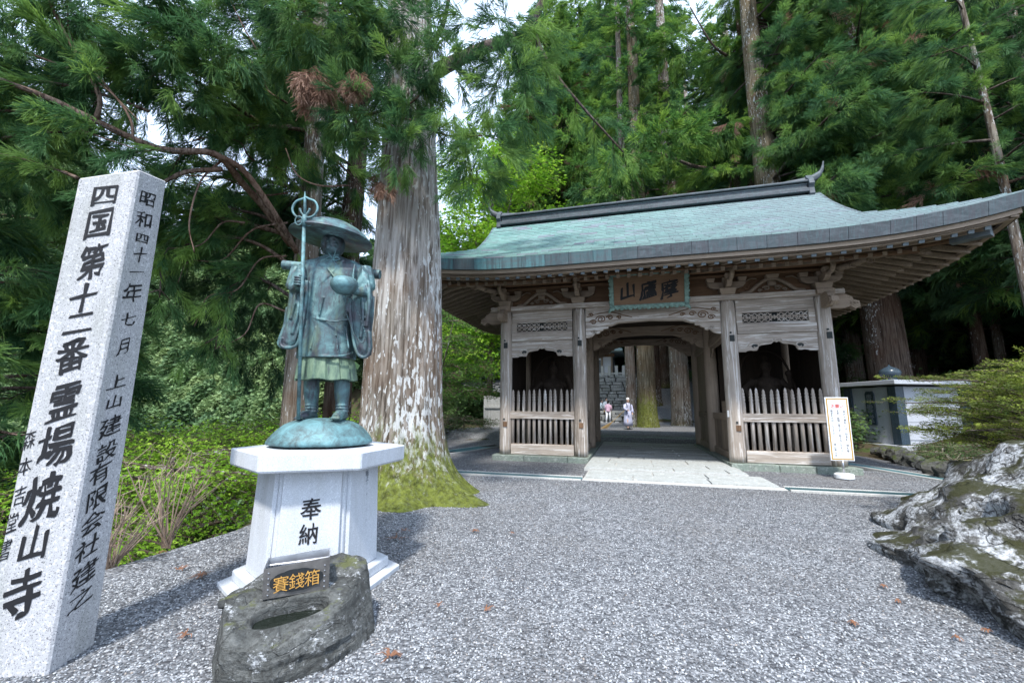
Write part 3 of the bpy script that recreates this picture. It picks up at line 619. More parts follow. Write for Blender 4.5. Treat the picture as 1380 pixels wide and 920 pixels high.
# passage ceiling
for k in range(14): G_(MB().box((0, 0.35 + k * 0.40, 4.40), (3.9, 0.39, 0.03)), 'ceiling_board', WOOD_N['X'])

# frieze above the head beam
for v in (0.0, 5.8):
    G_(MB().box((0, v + .04, 5.12), (8.6, .06, .98)), 'frieze_board', WOOD_D['X'])
    beam('frieze_beam', -4.9, 4.9, v - .12, 5.13, 5.19, .30, WOOD_D['X'], .008)
for s in (-1, 1): G_(MB().box((s * 4.29, 2.9, 5.12), (.06, 5.8, .98)), 'frieze_board', WOOD_D['Y'])
beam('eave_purlin', -5.0, 5.0, -.45, 5.20, 5.40, .18, WOOD_D['X'])
for s in (-1, 1): G_(MB().box((s * 4.75, 2.9, 5.30), (.18, 7.4, .2)), 'eave_purlin', WOOD_D['Y'], bevel=.008)
def bracket(u, v, rot=0.0, mat=WOOD_M['X'], full=True):
    e = empty('bracket_set'); e.parent = gate; e.matrix_local = Matrix.Translation((u, v, 0)) @ Matrix.Rotation(rot, 4, 'Z')
    MB().box((0, -.08, 4.71), (.34, .34, .17), top=(1.25, 1.25)).box((0, -.08, 4.645), (.26, .26, .05)).build('bearing_block', mat, e, bevel=.008)
    pl = [(-.48, 5.0), (-.48, 4.93), (-.42, 4.86), (-.3, 4.81), (.3, 4.81), (.42, 4.86), (.48, 4.93), (.48, 5.0)]
    fix_normals(MB().prism(pl, .13, lambda a, b, c: (a, -.08 + c, b)).build('bracket_arm', mat, e, bevel=.006))
    fix_normals(MB().prism([(p * .95, q) for p, q in pl], .13, lambda a, b, c: (c, -.10 + a, b + .002)).build('bracket_arm', mat, e, bevel=.006))
    for x, y in ((-.4, -.08), (.4, -.08), (0, -.08), (0, -.5)):
        MB().box((x, y, 5.06), (.17, .17, .11), top=(1.3, 1.3)).build('small_block', mat, e, bevel=.006)
    q = MB().tube(curve([(0, -.5, 4.98), (0, -.72, 4.95), (0, -.85, 5.05), (0, -.80, 5.16)], 4), [.06] * 12 + [.045], 6); q.build('beast_nose', mat, e, smooth=True)
for u in BU: bracket(u, 0)
for s in (-1, 1):
    for v in (2.9, 5.8): bracket(s * 4.29, v, s * PI / 2, WOOD_D['X'])
# tie-beam noses at the two front corners
for s in (-1, 1):
    q = MB().prism([(s * p, z) for p, z in [(4.45, 4.5), (4.45, 4.14), (4.75, 4.12), (4.9, 4.18), (5.0, 4.10), (5.12, 4.16), (5.1, 4.3), (4.98, 4.34), (4.95, 4.42), (4.8, 4.5)]], .16, lambda a, b, c: (a, c - .0, b))
    q.tube(spiral(s * 4.98, -.09, 4.24, .09, s, 1.4), .018, 5); fix_normals(G_(q, 'beam_nose', WOOD_M['X'], bevel=.006))
    q = MB().prism([(p, z) for p, z in [(-.15, 4.5), (-.15, 4.14), (-.42, 4.12), (-.55, 4.18), (-.66, 4.10), (-.78, 4.18), (-.74, 4.32), (-.6, 4.36), (-.55, 4.44), (-.45, 4.5)]], .16, lambda a, b, c, s=s: (s * 4.29 + c, a, b))
    q.tube([(s * 4.29 - .09 * s, -.64 + .08 * math.cos(t), 4.24 + .07 * math.sin(t)) for t in (k * .7 for k in range(9))], .016, 5); fix_normals(G_(q, 'beam_nose', WOOD_M['Y'], bevel=.006))
def frog_leg(u):
    q = MB(); arc = []
    for s in (-1, 1):
        path = curve([(u + s * .78, -.03, 4.66), (u + s * .55, -.05, 4.70), (u + s * .36, -.06, 4.86), (u + s * .16, -.06, 5.0), (u, -.06, 5.03)], 5); q.tube(path, [.05] + [.055] * (len(path) - 2) + [.07], 6)
        q.tube(spiral(u + s * .14, -.05, 4.78, .09, s, 1.4), .022, 5); q.tube(spiral(u + s * .30, -.05, 4.72, .06, -s, 1.2), .018, 5)
        q.tube(curve([(u + s * .85, -.02, 5.05), (u + s * .65, -.03, 5.0), (u + s * .5, -.03, 5.08), (u + s * .35, -.03, 5.06)], 4), .02, 4)
    q.box((u, -.05, 4.93), (.2, .08, .2)); G_(q, 'frog_leg_strut', WOOD_M['X'], smooth=True)
    G_(MB().box((u, -.08, 5.075), (.26, .2, .1), top=(1.25, 1.2)), 'small_block', WOOD_M['X'], bevel=.006)
frog_leg(-3.16); frog_leg(3.16)
for k in range(12):
    u = -4.0 + k * 8.0 / 11
    if abs(u) < 1.3 or min(abs(u - b) for b in (-3.16, 3.16, -4.29, 4.29, -2.03, 2.03)) < .3: continue
    q = MB(); q.tube(curve([(u - .3, -.0, 4.68), (u - .1, -.01, 4.85), (u + .02, -.01, 4.78), (u + .12, -.01, 4.95), (u + .3, 0, 5.05)], 5), .022, 5); G_(q, 'cloud_carving', WOOD_D['X'], smooth=True)

# ---- roof
EU, EV = 7.05, 2.45
def up_(cu, t): return 0.46 * max(0, 1 - cu / 5.2) ** 3 * max(0, 1 - t / 4.2)
def ZT(t, cu): return 5.38 + 0.4917 * t + 0.0247 * t * t + up_(cu, t)
def SZ(t, cu): return 5.38 - 0.47 + 0.27 * t + up_(cu, t)
def ulim(t): return EU - t if t <= 1.9 else 5.15 + (t - 1.9) * 0.17
def FP(u, t, dz=0.0, side=1):       # side 1 front slope, -1 back slope
    v = -EV + t; v = v if side > 0 else 5.8 - v
    return Vector((u, v, ZT(t, EU - abs(u)) + dz))
def SP(v, t, s, dz=0.0):
    cv = min(v + EV, 5.8 + EV - v); return Vector((s * (EU - t), v, ZT(t, cv) + dz))
q = MB()
for sd_ in (1, -1):
    q.grid(lambda a, b: FP(lerp(-1, 1, a) * ulim(lerp(0, 5.35, b)), lerp(0, 5.35, b), -.035, sd_), 60, 24)
for s in (-1, 1):
    q.grid(lambda a, b: SP(lerp(-EV + 1.9 * b, 5.8 + EV - 1.9 * b, a), 1.9 * b, s, -.035), 40, 8)
G_(q, 'roof_deck', COPPER, smooth=True)
# gable walls and bargeboards
for s in (-1, 1):
    pl = [(FP(0, t).y, ZT(t, 3) - .06) for t in np.linspace(1.75, 5.35, 10)]; pl += [(5.8 - a, b) for a, b in reversed(pl)]
    fix_normals(G_(MB().prism(pl, .05, lambda a, b, c, s=s: (s * 4.95 + c, a, b)), 'gable_wall', WOOD_D['Y']))
    for sd_ in (1, -1):
        q = MB(); rs = []
        for t in np.linspace(1.6, 5.35, 14):
            p = FP(s * (ulim(max(t, 1.91)) - .02), t, -.02, sd_); rs.append([p + Vector((s * .03, 0, .03)), p + Vector((-s * .05, 0, .03)), p + Vector((-s * .05, 0, -.30)), p + Vector((s * .03, 0, -.30))])
        fix_normals(G_(q.rings(rs), 'bargeboard', COPPER_EDGE))
# copper shingles of the front slope; the lowest rows as single pieces, the rest of the slope joined
def tone_attr(me, vals):
    a = me.attributes.new('tone', 'FLOAT', 'FACE'); a.data.foreach_set('value', np.array(vals, dtype=np.float32))
rr = random.Random(21); rest = MB(); rest_t = []; count = 0; T = 0.243; row = 0; t = -0.03
while t < 5.2:
    wd = 0.56; off = (row % 2) * wd / 2 + rr.uniform(-.03, .03); u = -EU - off
    rowtone = rr.uniform(-.08, .08)
    while u < EU:
        a = max(u, -ulim(max(t, 0)) - 0.0); b = min(u + wd, ulim(max(t, 0)))
        if b - a > 0.08:
            t1 = t + T + 0.03
            a1 = max(u, -ulim(min(t1, 5.35))); b1 = min(u + wd, ulim(min(t1, 5.35)))
            if b1 - a1 < .02: a1 = b1 = (a1 + b1) / 2; a1 -= .01; b1 += .01
            gp = .004; q = MB(); n = 3
            lo = [FP(lerp(a + gp, b - gp, k / n), t, .024 + rr.uniform(-.003, .003)) for k in range(n + 1)]; hi = [FP(lerp(a1 + gp, b1 - gp, k / n), t1, -.006) for k in range(n + 1)]
            lw = [p - Vector((0, 0, .028)) for p in lo]
            vs = lo + hi + lw; fs = [(k, k + 1, n + 2 + k, n + 1 + k) for k in range(n)] + [(2 * n + 2 + k, 2 * n + 3 + k, k + 1, k) for k in range(n)]
            fs += [(2 * n + 2, 0, n + 1), (n, 3 * n + 2, 2 * n + 1)]
            tn = min(1, max(0, rr.gauss(.5, .20) + rowtone))
            if rr.random() < .05: tn = rr.uniform(.9, 1)
            if count < 296:
                q.add(vs, fs); o = G_(q, 'shingle', COPPER); tone_attr(o.data, [tn] * len(q.f)); count += 1
            else: rest.add(vs, fs); rest_t += [tn] * len(fs)
        u += wd
    t += T; row += 1
o = G_(rest, 'upper_shingles', COPPER); tone_attr(o.data, rest_t); tag(o, kind='stuff')
# eave edge: copper sheets in front, plain on the other sides; wood board below
def edge_piece(mb, f0, f1, n, h0=.0, h1=-.30, th=.10):
    """f(x)-> (point on eave edge top, inward unit)"""
    rs = []
    for k in range(n + 1):
        p, i = f0(lerp(*f1, k / n)); rs.append([p + Vector((0, 0, h0)) - i * .03, p + Vector((0, 0, h1)) + i * .02, p + Vector((0, 0, h1)) + i * (.02 + th), p + Vector((0, 0, h0 - .02)) + i * th])
    mb.rings(rs)
fe = lambda u: (FP(u, 0), Vector((0, 1, 0))); be = lambda u: (FP(u, 0, 0, -1), Vector((0, -1, 0)))
le = lambda v: (SP(v, 0, -1), Vector((1, 0, 0))); re_ = lambda v: (SP(v, 0, 1), Vector((-1, 0, 0)))
u = -EU
while u < EU - .01:
    wd = min(rr.choice((.35, .45, .6, .6, .75)), EU - u)
    q = MB(); edge_piece(q, fe, (u + .004, u + wd - .004), 3); o = fix_normals(G_(q, 'edge_sheet', COPPER_EDGE))
    tn = (rr.random() ** 1.5 * .7 if u > -1.0 else min(.93, max(.3, .80 + rr.gauss(0, .09)))); tone_attr(o.data, [tn] * len(q.f)); u += wd
for f_, rg in ((be, (-EU, EU)), (le, (-EV, 5.8 + EV)), (re_, (-EV, 5.8 + EV))):
    q = MB(); edge_piece(q, f_, rg, 40); fix_normals(G_(q, 'edge_sheet', COPPER_EDGE))
for f_, rg in ((fe, (-EU + .12, EU - .12)), (be, (-EU + .12, EU - .12)), (le, (-EV + .12, 5.68 + EV)), (re_, (-EV + .12, 5.68 + EV))):
    for h0, h1, ins in ((-.295, -.40, .10), (-.395, -.47, .17)):
        q = MB(); rs = []
        for k in range(41):
            p, i = f_(lerp(*rg, k / 40)); rs.append([p + Vector((0, 0, h0)) + i * ins, p + Vector((0, 0, h1)) + i * ins, p + Vector((0, 0, h1)) + i * (ins + .12), p + Vector((0, 0, h0)) + i * (ins + .12)])
        q.rings(rs); fix_normals(G_(q, 'eave_board', WOOD_M['X'] if f_ in (fe, be) else WOOD_M['Y']))
# soffit
q = MB()
for sd_ in (1, -1):
    def sf(a, b):
        t = lerp(.12, 2.5, b); u = lerp(-1, 1, a) * (EU - t); v = -EV + t; return (u, v if sd_ > 0 else 5.8 - v, SZ(t, EU - abs(u)))
    q.grid(sf, 50, 6)
for s in (-1, 1):
    def sf(a, b):
        t = lerp(.12, 2.5, b); v = lerp(-EV + t, 5.8 + EV - t, a); return (s * (EU - t), v, SZ(t, min(v + EV, 5.8 + EV - v)))
    q.grid(sf, 40, 6)
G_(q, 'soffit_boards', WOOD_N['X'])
# rafters: two tiers in front, one tier at the sides and back
def rafter(a, b, cap=True, w_=.085, h=.10):
    q = MB(); q.bar(a, b, w_, h)
    mats = [WOOD_M['Y']]
    if cap:
        d = (Vector(a) - Vector(b)).normalized(); q.cur = 1; q.bar(Vector(a) + d * .012, Vector(a) - d * .03, w_ + .014, h + .012); mats = [WOOD_M['Y'], CAPC]
    return q.build('rafter', mats, gate)
k = -24
for k in range(-24, 25):
    u = k * .28; cu = EU - abs(u); te = min(2.55, cu - .05)
    if te < .4: continue
    rafter((u, -EV + .22, SZ(.22, cu) - .06), (u, -EV + te, SZ(te, cu) - .06))
    if te > 1.2: rafter((u, -EV + .95, SZ(.95, cu) - .20), (u, -EV + te, SZ(te, cu) - .17), False)
for s in (-1, 1):
    for k in range(31):
        v = -EV + .35 + k * .335; cv = min(v + EV, 5.8 + EV - v); te = min(2.7, cv - .05)
        if te < .4: continue
        rafter((s * (EU - .22), v, SZ(.22, cv) - .06), (s * (EU - te), v, SZ(te, cv) - .06), False, .07, .12)
        if te > 1.1: rafter((s * (EU - .95), v, SZ(.95, cv) - .20), (s * (EU - te), v, SZ(te, cv) - .17), False, .07, .1)
    # corner hip rafters with copper cap
    for sv in (-1, 1):
        f_ = lambda t: Vector((s * (EU - t), (-EV + t) if sv < 0 else 5.8 + EV - t, SZ(t, t) - .12))
        q = MB(); q.bar(f_(.45), f_(2.7), .18, .24); q.cur = 1; q.bar(f_(.42), f_(.85), .20, .26); q.build('hip_rafter', [WOOD_D['Y'], CAPC], gate)
    q = MB(); q.tube(curve([(s * 4.3, -.1, 5.1), (s * 4.8, -.6, 5.12), (s * 5.15, -.95, 5.2), (s * 5.5, -1.2, 5.16)], 5), .09, 6)
    for kk in range(4): q.tube(spiral(s * (4.55 + kk * .25), -.42 - kk * .24, 5.05 + .02 * kk, .10, s, 1.3), .03, 5)
    G_(q, 'dragon_nose', WOOD_M['X'], smooth=True)
# beam carrying rafters
beam('eave_beam', -5.7, 5.7, -EV + 1.02, 5.02, 5.10, .1, WOOD_D['X'])
# ridge
rz = ZT(5.35, 5)
G_(MB().box((0, 2.9, rz + .03), (10.75, .55, .14)), 'ridge_base', COPPER_EDGE, bevel=.02)
G_(MB().box((0, 2.9, rz + .20), (10.65, .34, .22)), 'ridge_box', COPPER_EDGE, bevel=.01)
for zz in (.13, .27): G_(MB().box((0, 2.9, rz + zz), (10.66, .38, .018)), 'ridge_band', COPPER)
G_(MB().box((0, 2.9, rz + .35), (10.85, .52, .07)), 'ridge_ledge', COPPER_EDGE, bevel=.02)
G_(MB().rings([[(u, 2.9 + .20 * math.cos(t), rz + .385 + .09 * math.sin(t)) for t in np.linspace(0, PI, 7)] for u in (-5.4, 5.4)]), 'ridge_cap', COPPER_EDGE, smooth=False)
for s in (-1, 1):
    x = s * 5.42
    pl = [(-.30, -.22), (-.26, .0), (-.34, .12), (-.28, .30), (-.14, .42), (-.08, .52), (.08, .52), (.14, .42), (.28, .30), (.34, .12), (.26, .0), (.30, -.22), (.18, -.34), (0, -.24), (-.18, -.34)]
    q = MB().prism([(2.9 + a, rz + .10 + b) for a, b in pl], .16, lambda a, b, c: (x + c, a, b)); q.ball((x + s * .07, 2.9, rz + .2), (.07, .14, .16), 8)
    q.tube([(x + s * .09, 2.9 + .17 * math.cos(t), rz + .2 + .17 * math.sin(t)) for t in (kk * .6 for kk in range(11))], .03, 5)
    fix_normals(G_(q, 'ridge_end_ornament', COPPER_EDGE, bevel=.01))
    path = curve([(x - s * .7, 2.9, rz + .44), (x - s * .1, 2.9, rz + .46), (x + s * .22, 2.9, rz + .56), (x + s * .44, 2.9, rz + .78), (x + s * .52, 2.9, rz + 1.10)], 5)
    rd = [.08 + .05 * math.sin(PI * min(1, k / 14)) for k in range(len(path))]; rd = [r * (1 - max(0, k - 12) / (len(path) - 12) * .85) for k, r in enumerate(rd)]
    q = MB().tube(path, rd, 8, flat_=1.0); q.v = [(a, 2.9 + (b - 2.9) * .6, c) for a, b, c in q.v]; G_(q, 'ridge_horn', COPPER_EDGE, smooth=True)

# ---- name board, a thing hung on the gate
pb = empty('name_plaque', gw(-.05, -.62, 4.80), -TH); tag(pb, 'wooden name board with black brush characters and scalloped green frame over the gateway', 'plaque')
tilt = Matrix.Rotation(math.radians(14), 4, 'X')
def PL(q, name, mat, **k): o = q.build(name, mat, pb, **k); o.matrix_local = tilt; return o
W2, H2 = .93, .40
PL(MB().box((0, 0, 0), (W2 * 2, .05, H2 * 2)), 'board', wood('plaque_board', (.11, .065, .04), (.21, .135, .085), 'X'))
for s in (-1, 1):
    PL(MB().box((s * (W2 + .05), -.02, 0), (.10, .09, H2 * 2 + .16)), 'frame_rail', TEAL_F, bevel=.012)
    PL(MB().box((0, -.02, s * (H2 + .05)), (W2 * 2 - .004, .09, .10)), 'frame_rail', TEAL_F, bevel=.012)
    q = MB()
    for k in range(17):
        c = lerp(-W2 - .04, W2 + .04, k / 16); q.ball((c, -.03, s * (H2 + .10)), (.05 if k % 2 else .065, .045, .04 if k % 2 else .055), 6)
    PL(q, 'scalloped_edge', TEAL_F, smooth=True); q = MB()
    for k in range(9):
        c = lerp(-H2, H2, k / 8); q.ball((s * (W2 + .10), -.03, c), (.045 if k % 2 else .03, .045, .055), 6)
    PL(q, 'scalloped_edge', TEAL_F, smooth=True)
    for s2 in (-1, 1):
        PL(MB().tube([(s * (W2 + .02), -.02, s2 * (H2 + .02)), (s * (W2 + .10), -.04, s2 * (H2 + .12)), (s * (W2 + .15), -.05, s2 * (H2 + .20))], [.06, .05, .02], 6), 'frame_corner', TEAL_F, smooth=True)
    PL(MB().bar((s * .7, .0, H2 + .05), (s * .7, .45, H2 + .28), .02, .02), 'hanger', CAPC)
for k, ch in enumerate('山廬摩'):
    q = MB(); put_char(q, ch, (-.55 + k * .55, -.028, -.02), (.46, 0, 0), (0, 0, .50), .05, .006, .22, .11, k + 1); PL(q, 'character', BLACK)
# wooden votive slip on the right front post, small
sl_ = MB().box((0, 0, 0), (.05, .02, .17)).build('paper_slip', WHITE); sl_.location = gw(1.86, -.1, 1.42); sl_.rotation_euler = (0, 0, -TH - .9); tag(sl_, 'small white slip fixed to the post right of the passage', 'slip')

# ---- paving of the passage, drains, step
pv = MB().box((0.05, 2.95, -.02), (3.72, 8.9, .16)).build('passage_floor', CONCRETE); pv.location = GC; pv.rotation_euler = (0, 0, -TH); tag(pv, kind='structure')
rr = random.Random(8); v = -1.48
while v < 7.35:
    dv = min(rr.uniform(.45, .95), 7.4 - v); u = -1.79; 
    while u < 1.88:
        du = min(rr.uniform(.55, 1.5), 1.90 - u); du = 1.90 - u if 1.90 - u - du < .3 else du
        j = lambda: rr.uniform(-.03, .03); gp = .012; z = .066 + rr.uniform(0, .008)
        a = [(u + gp + j(), v + gp + abs(j())), (u + du - gp + j(), v + gp + abs(j())), (u + du - gp + j(), v + dv - gp - abs(j())), (u + du / 2 + j(), v + dv - gp - abs(j())), (u + gp + j(), v + dv - gp - abs(j()))]
        if rr.random() < .4: a.insert(1, (u + du * .5, v + gp + .03))
        a = [(max(-1.785, min(1.895, p)), max(-1.49, min(7.39, q_))) for p, q_ in a]
        q = MB().prism(a, .03, lambda p, r, c, z=z: (p, r, z + c)); o = fix_normals(q.build('flagstone', FLAG, pv)); u += du
    v += dv
# pale slabs before the step, kerb strip
sb = MB().box((.25, -2.15, -.03), (3.9, 1.32, .08)).build('slab_bed', CONCRETE); sb.location = GC; sb.rotation_euler = (0, 0, -TH); tag(sb, kind='structure')
for (a0, a1, b0, b1) in ((-1.65, -.65, -2.78, -2.2), (-.63, .9, -2.78, -2.15), (.92, 2.15, -2.78, -2.2), (-1.65, -.2, -2.18, -1.52), (-.18, .95, -2.13, -1.52), (.97, 2.15, -2.18, -1.52)):
    fix_normals(MB().prism([(a0, b0), (a1 - .012, b0), (a1 - .012, b1 - .012), (a0, b1 - .012)], .03, lambda p, r, c: (p, r, .025 + c)).build('paving_slab', FLAG, sb))
kb = MB().box((.25, -2.93, -.02), (3.9, .26, .095)).build('kerb_strip', CONCRETE, bevel=.006); kb.location = GC; kb.rotation_euler = (0, 0, -TH); tag(kb, kind='structure')
def drain(p0, p1, wd, lab, gap=(0, 1)):
    p0 = Vector(p0); p1 = Vector(p1); L = (p1 - p0).length; a = math.atan2(p1.y - p0.y, p1.x - p0.x)
    e = empty('drain_channel', p0, a); tag(e, lab, 'drain', 'grated drains set in the gravel')
    dz = p1.z - p0.z; e.rotation_euler = (0, -math.atan2(dz, L), a)
    for s in (-1, 1): MB().box((L / 2, s * wd / 2, .0), (L, .07, .07)).build('channel_edge', CONCRETE, e, bevel=.005)
    MB().box((L / 2, 0, -.03), (L, wd, .02)).build('channel_bed', DULLBLK, e)
    g0, g1 = gap[0] * L, gap[1] * L
    q = MB(); n = int((g1 - g0) / .035)
    for k in range(n): q.box((g0 + (k + .5) * .035, 0, .017), (.011, wd - .075, .02))
    for y in (-.33, -.11, .11, .33): q.box(((g0 + g1) / 2, y * (wd - .08), .012), (g1 - g0, .008, .018))
    q.build('grating', GRATE, e)
drain(gw(-4.75, -2.92, .012), gw(-1.72, -2.92, .012), .38, 'long green steel drain grating in front of the left bay of the gate')
drain(gw(2.22, -2.92, .012), gw(6.2, -2.92, .012), .38, 'long steel drain grating running right towards the boulder')
drain((-2.9, 13.4, .02), (-.35, 17.6, .03), .75, 'concrete drain strip with a grating beside the left corner of the gate', (.35, .75))
drain((9.3, 12.9, .05), (9.6, 9.3, .02), .4, 'drain strip between the gate and the dark edge stones')
# step up to the court
st = MB().box((0.4, 7.52, .17), (8.6, .22, .30)).build('court_step', SLATE, bevel=.01); st.location = GC; st.rotation_euler = (0, 0, -TH); tag(st, kind='structure')
# ================================================================ helpers for placing by sight line
_f, _p, _r = 570, .154, .007
def ray(x, y):
    X, Y = x - 690, y - 460; c, s = math.cos(_r), math.sin(_r); a = (c * X + s * Y) / _f; b = -(-s * X + c * Y) / _f
    return Vector((a, math.cos(_p) - b * math.sin(_p), math.sin(_p) + b * math.cos(_p)))
def at(x, y, Y): d = ray(x, y); return Vector((0, 0, 1.55)) + d * (Y / d.y)
def onz(x, y, z): d = ray(x, y); return Vector((0, 0, 1.55)) + d * ((z - 1.55) / d.z)
def proj(p):
    z = p[2] - 1.55; d = p[1] * math.cos(_p) + z * math.sin(_p); u = z * math.cos(_p) - p[1] * math.sin(_p)
    return (690 + _f * p[0] / d, 460 - _f * u / d, d) if d > .2 else (0, 0, -1)
def vis(p, m=200):
    x, y, d = proj(p); return d > 0.2 and -m < x < 1380 + m and -m * 1.1 < y < 920 + m
def remesh(o, vox, sm=2):
    m = o.modifiers.new('fuse', 'REMESH'); m.mode = 'VOXEL'; m.voxel_size = vox; m.use_smooth_shade = True
    if sm: s = o.modifiers.new('soften', 'SMOOTH'); s.factor = .5; s.iterations = sm
    return o
def rockmesh(c, r, seed, sub_=4, amp=.25, fr=1.2, flat_top=None, strat=0.0, rot=0.0, boxy=0.0, vfr=1.0, ncut=22):
    import bmesh
    bm = bmesh.new(); bmesh.ops.create_icosphere(bm, subdivisions=sub_, radius=1.0)
    M = Matrix.Rotation(rot, 3, 'Z'); r0 = random.Random(seed); cuts = []
    for _ in range(ncut):
        n_ = Vector((r0.gauss(0, 1), r0.gauss(0, 1), r0.gauss(0, .8))).normalized(); cuts.append((n_, r0.uniform(.62, .92)))
    for v in bm.verts:
        p = v.co.copy()
        if boxy: k = max(abs(p.x), abs(p.y), abs(p.z)); p = p.lerp(p / k * .82, boxy)
        for n_, d_ in cuts:
            e_ = p.dot(n_) - d_
            if e_ > 0: p -= n_ * e_ * .93
        q = Vector((p.x * r[0], p.y * r[1], p.z * r[2])); s = q * fr + Vector((seed * 7.3, seed * 1.9, seed * 3.1))
        n = mn.fractal(s, 1.0, 2.1, 5); n2 = abs(mn.noise(s * 1.7)) * 2
        d = 1 + amp * n - amp * .8 * n2
        if strat: d += strat * (abs(mn.noise(Vector((s.x * .5 + s.z * .4, s.y * .6, s.z * 4.5 * vfr + s.y * 1.2)))) - .2)
        d += .035 * mn.fractal(s * 4.5, 1.0, 2.1, 3) if sub_ >= 5 else 0
        q = q * d
        if flat_top is not None and q.z > flat_top: q.z = flat_top + (q.z - flat_top) * .15
        v.co = M @ q
    o = MB(); bm.verts.ensure_lookup_table(); o.v = [tuple(v.co + Vector(c)) for v in bm.verts]; o.f = [tuple(v.index for v in f.verts) for f in bm.faces]; o.mi = [0] * len(o.f); bm.free(); return o

# ================================================================ STELE
stele = empty('stone_pillar', (-2.5, 2.8, 0)); tag(stele, 'tall leaning granite pillar carved with a column of large black characters', 'stone pillar')
SB = Vector((-2.5, 2.8, 0))
def at2(x, y, Yv): return at(x, y, Yv)
Nb, Rb, Lb = Vector((-2.37, 2.70, -.15)), Vector((-2.41, 3.03, -.15)), Vector((-2.70, 2.66, -.15))
Nt, Rt, Lt = at(188, 228, 2.70), at(225, 244, 3.0), at(105, 240, 2.66)
Nb2, Rb2, Lb2 = at(65, 900, 2.70), at(123, 900, 3.03), at(-33, 900, 2.66)
def ext(t, b): d = (b - t); return t + d * ((t.z + .15) / (t.z - b.z))
Nb, Rb, Lb = ext(Nt, Nb2), ext(Rt, Rb2), ext(Lt, Lb2)
Bt, Bb = Rt + Lt - Nt, Rb + Lb - Nb
q = MB(); K = 24; rs = []
for k in range(K + 1):
    t = k / K; rs.append([Lb.lerp(Lt, t) - SB, Nb.lerp(Nt, t) - SB, Rb.lerp(Rt, t) - SB, Bb.lerp(Bt, t) - SB])
q.rings(rs); fix_normals(q.build('shaft', GRANITE_S, stele, bevel=.012))
def face_text(chars, ca, cb, A0, A1, B0, B1, size, off, mat, brush=.03, ar=1.0, sh=.10):
    """chars down a face; A(left) and B(right) edge lines top->bottom; list of (ch, pixel x, pixel y, width px)"""
# left face of the stele: plane through Lt, Nt, Nb
def hit(x, y, p0, n): d = ray(x, y); o = Vector((0, 0, 1.55)); return o + d * ((p0 - o).dot(n) / d.dot(n))
def onto_face(T0, T1, B0, B1):
    def f(q):
        p = q + SB; t = (T0.z - p.z) / (T0.z - B0.z)
        for _ in range(3):
            a = T0.lerp(B0, t); b = T1.lerp(B1, t); s_ = (p - a).dot(b - a) / (b - a).length_squared; z = a.lerp(b, s_).z; t += (z - p.z) / (T0.z - B0.z)
        return T0.lerp(B0, t).lerp(T1.lerp(B1, t), s_) - SB
    return f
def stele_chars(chars, A, B, C, off, brush, sh, fs_=1.12):
    n = (B - A).cross(C - A).normalized(); n = n if n.dot(A - Vector((0, 0, 1.55))) < 0 else -n
    for k, (ch, px, py, wpx, hpx) in enumerate(chars):
        o = hit(px, py, A, n); up = (B - C).normalized() if False else (A - C).normalized(); ex = up.cross(n).normalized()
        x1 = hit(px + wpx / 2, py - wpx * .0, A, n); x0 = hit(px - wpx / 2, py, A, n); sx = abs((x1 - x0).dot(ex)); y1 = hit(px, py - hpx / 2, A, n); y0 = hit(px, py + hpx / 2, A, n); sy = (y1 - y0).length
        q = MB(); put_char(q, ch, o - SB, ex * sx * fs_, up * sy * fs_, off, .003, sh, brush, k + 3, onto_face(A, B, C, {0: Nb, 1: Rb}[0 if A is Lt else 1]))
        q.build('carved_character', BLACK, stele)
stele_chars([('四', 142, 263, 34, 27), ('国', 134, 301, 34, 38), ('第', 125, 352, 33, 44), ('十', 113, 401, 36, 36), ('二', 107, 435, 36, 32), ('番', 98, 478, 38, 42), ('霊', 87, 541, 38, 50), ('場', 76, 600, 44, 54), ('焼', 58, 670, 44, 60), ('山', 46, 731, 38, 44), ('寺', 31, 800, 46, 62)], Lt, Nt, Lb, .040, .08, .26)
stele_chars([('森', 40, 592, 17, 28), ('本', 34, 628, 19, 26), ('吉', 27, 667, 17, 28), ('堂', 17, 704, 16, 28), ('書', 8, 740, 16, 30)], Lt, Nt, Lb, .0, .08, .26, 1.0)
stele_chars([('昭', 199, 268, 26, 24), ('和', 194, 296, 26, 26), ('四', 191, 321, 22, 16), ('十', 188, 343, 22, 24), ('一', 183, 366, 22, 22), ('年', 178, 394, 28, 32), ('七', 172, 430, 22, 22), ('月', 166, 466, 19, 26), ('上', 156, 514, 26, 22), ('山', 152, 541, 24, 20), ('建', 147, 574, 30, 30), ('設', 142, 607, 28, 28), ('有', 133, 637, 28, 30), ('限', 128, 670, 28, 32), ('会', 122, 703, 30, 30), ('社', 116, 737, 30, 30), ('建', 111, 773, 32, 32), ('之', 106, 805, 32, 26)], Nt, Rt, Nb, .012, .09, .42, .92)

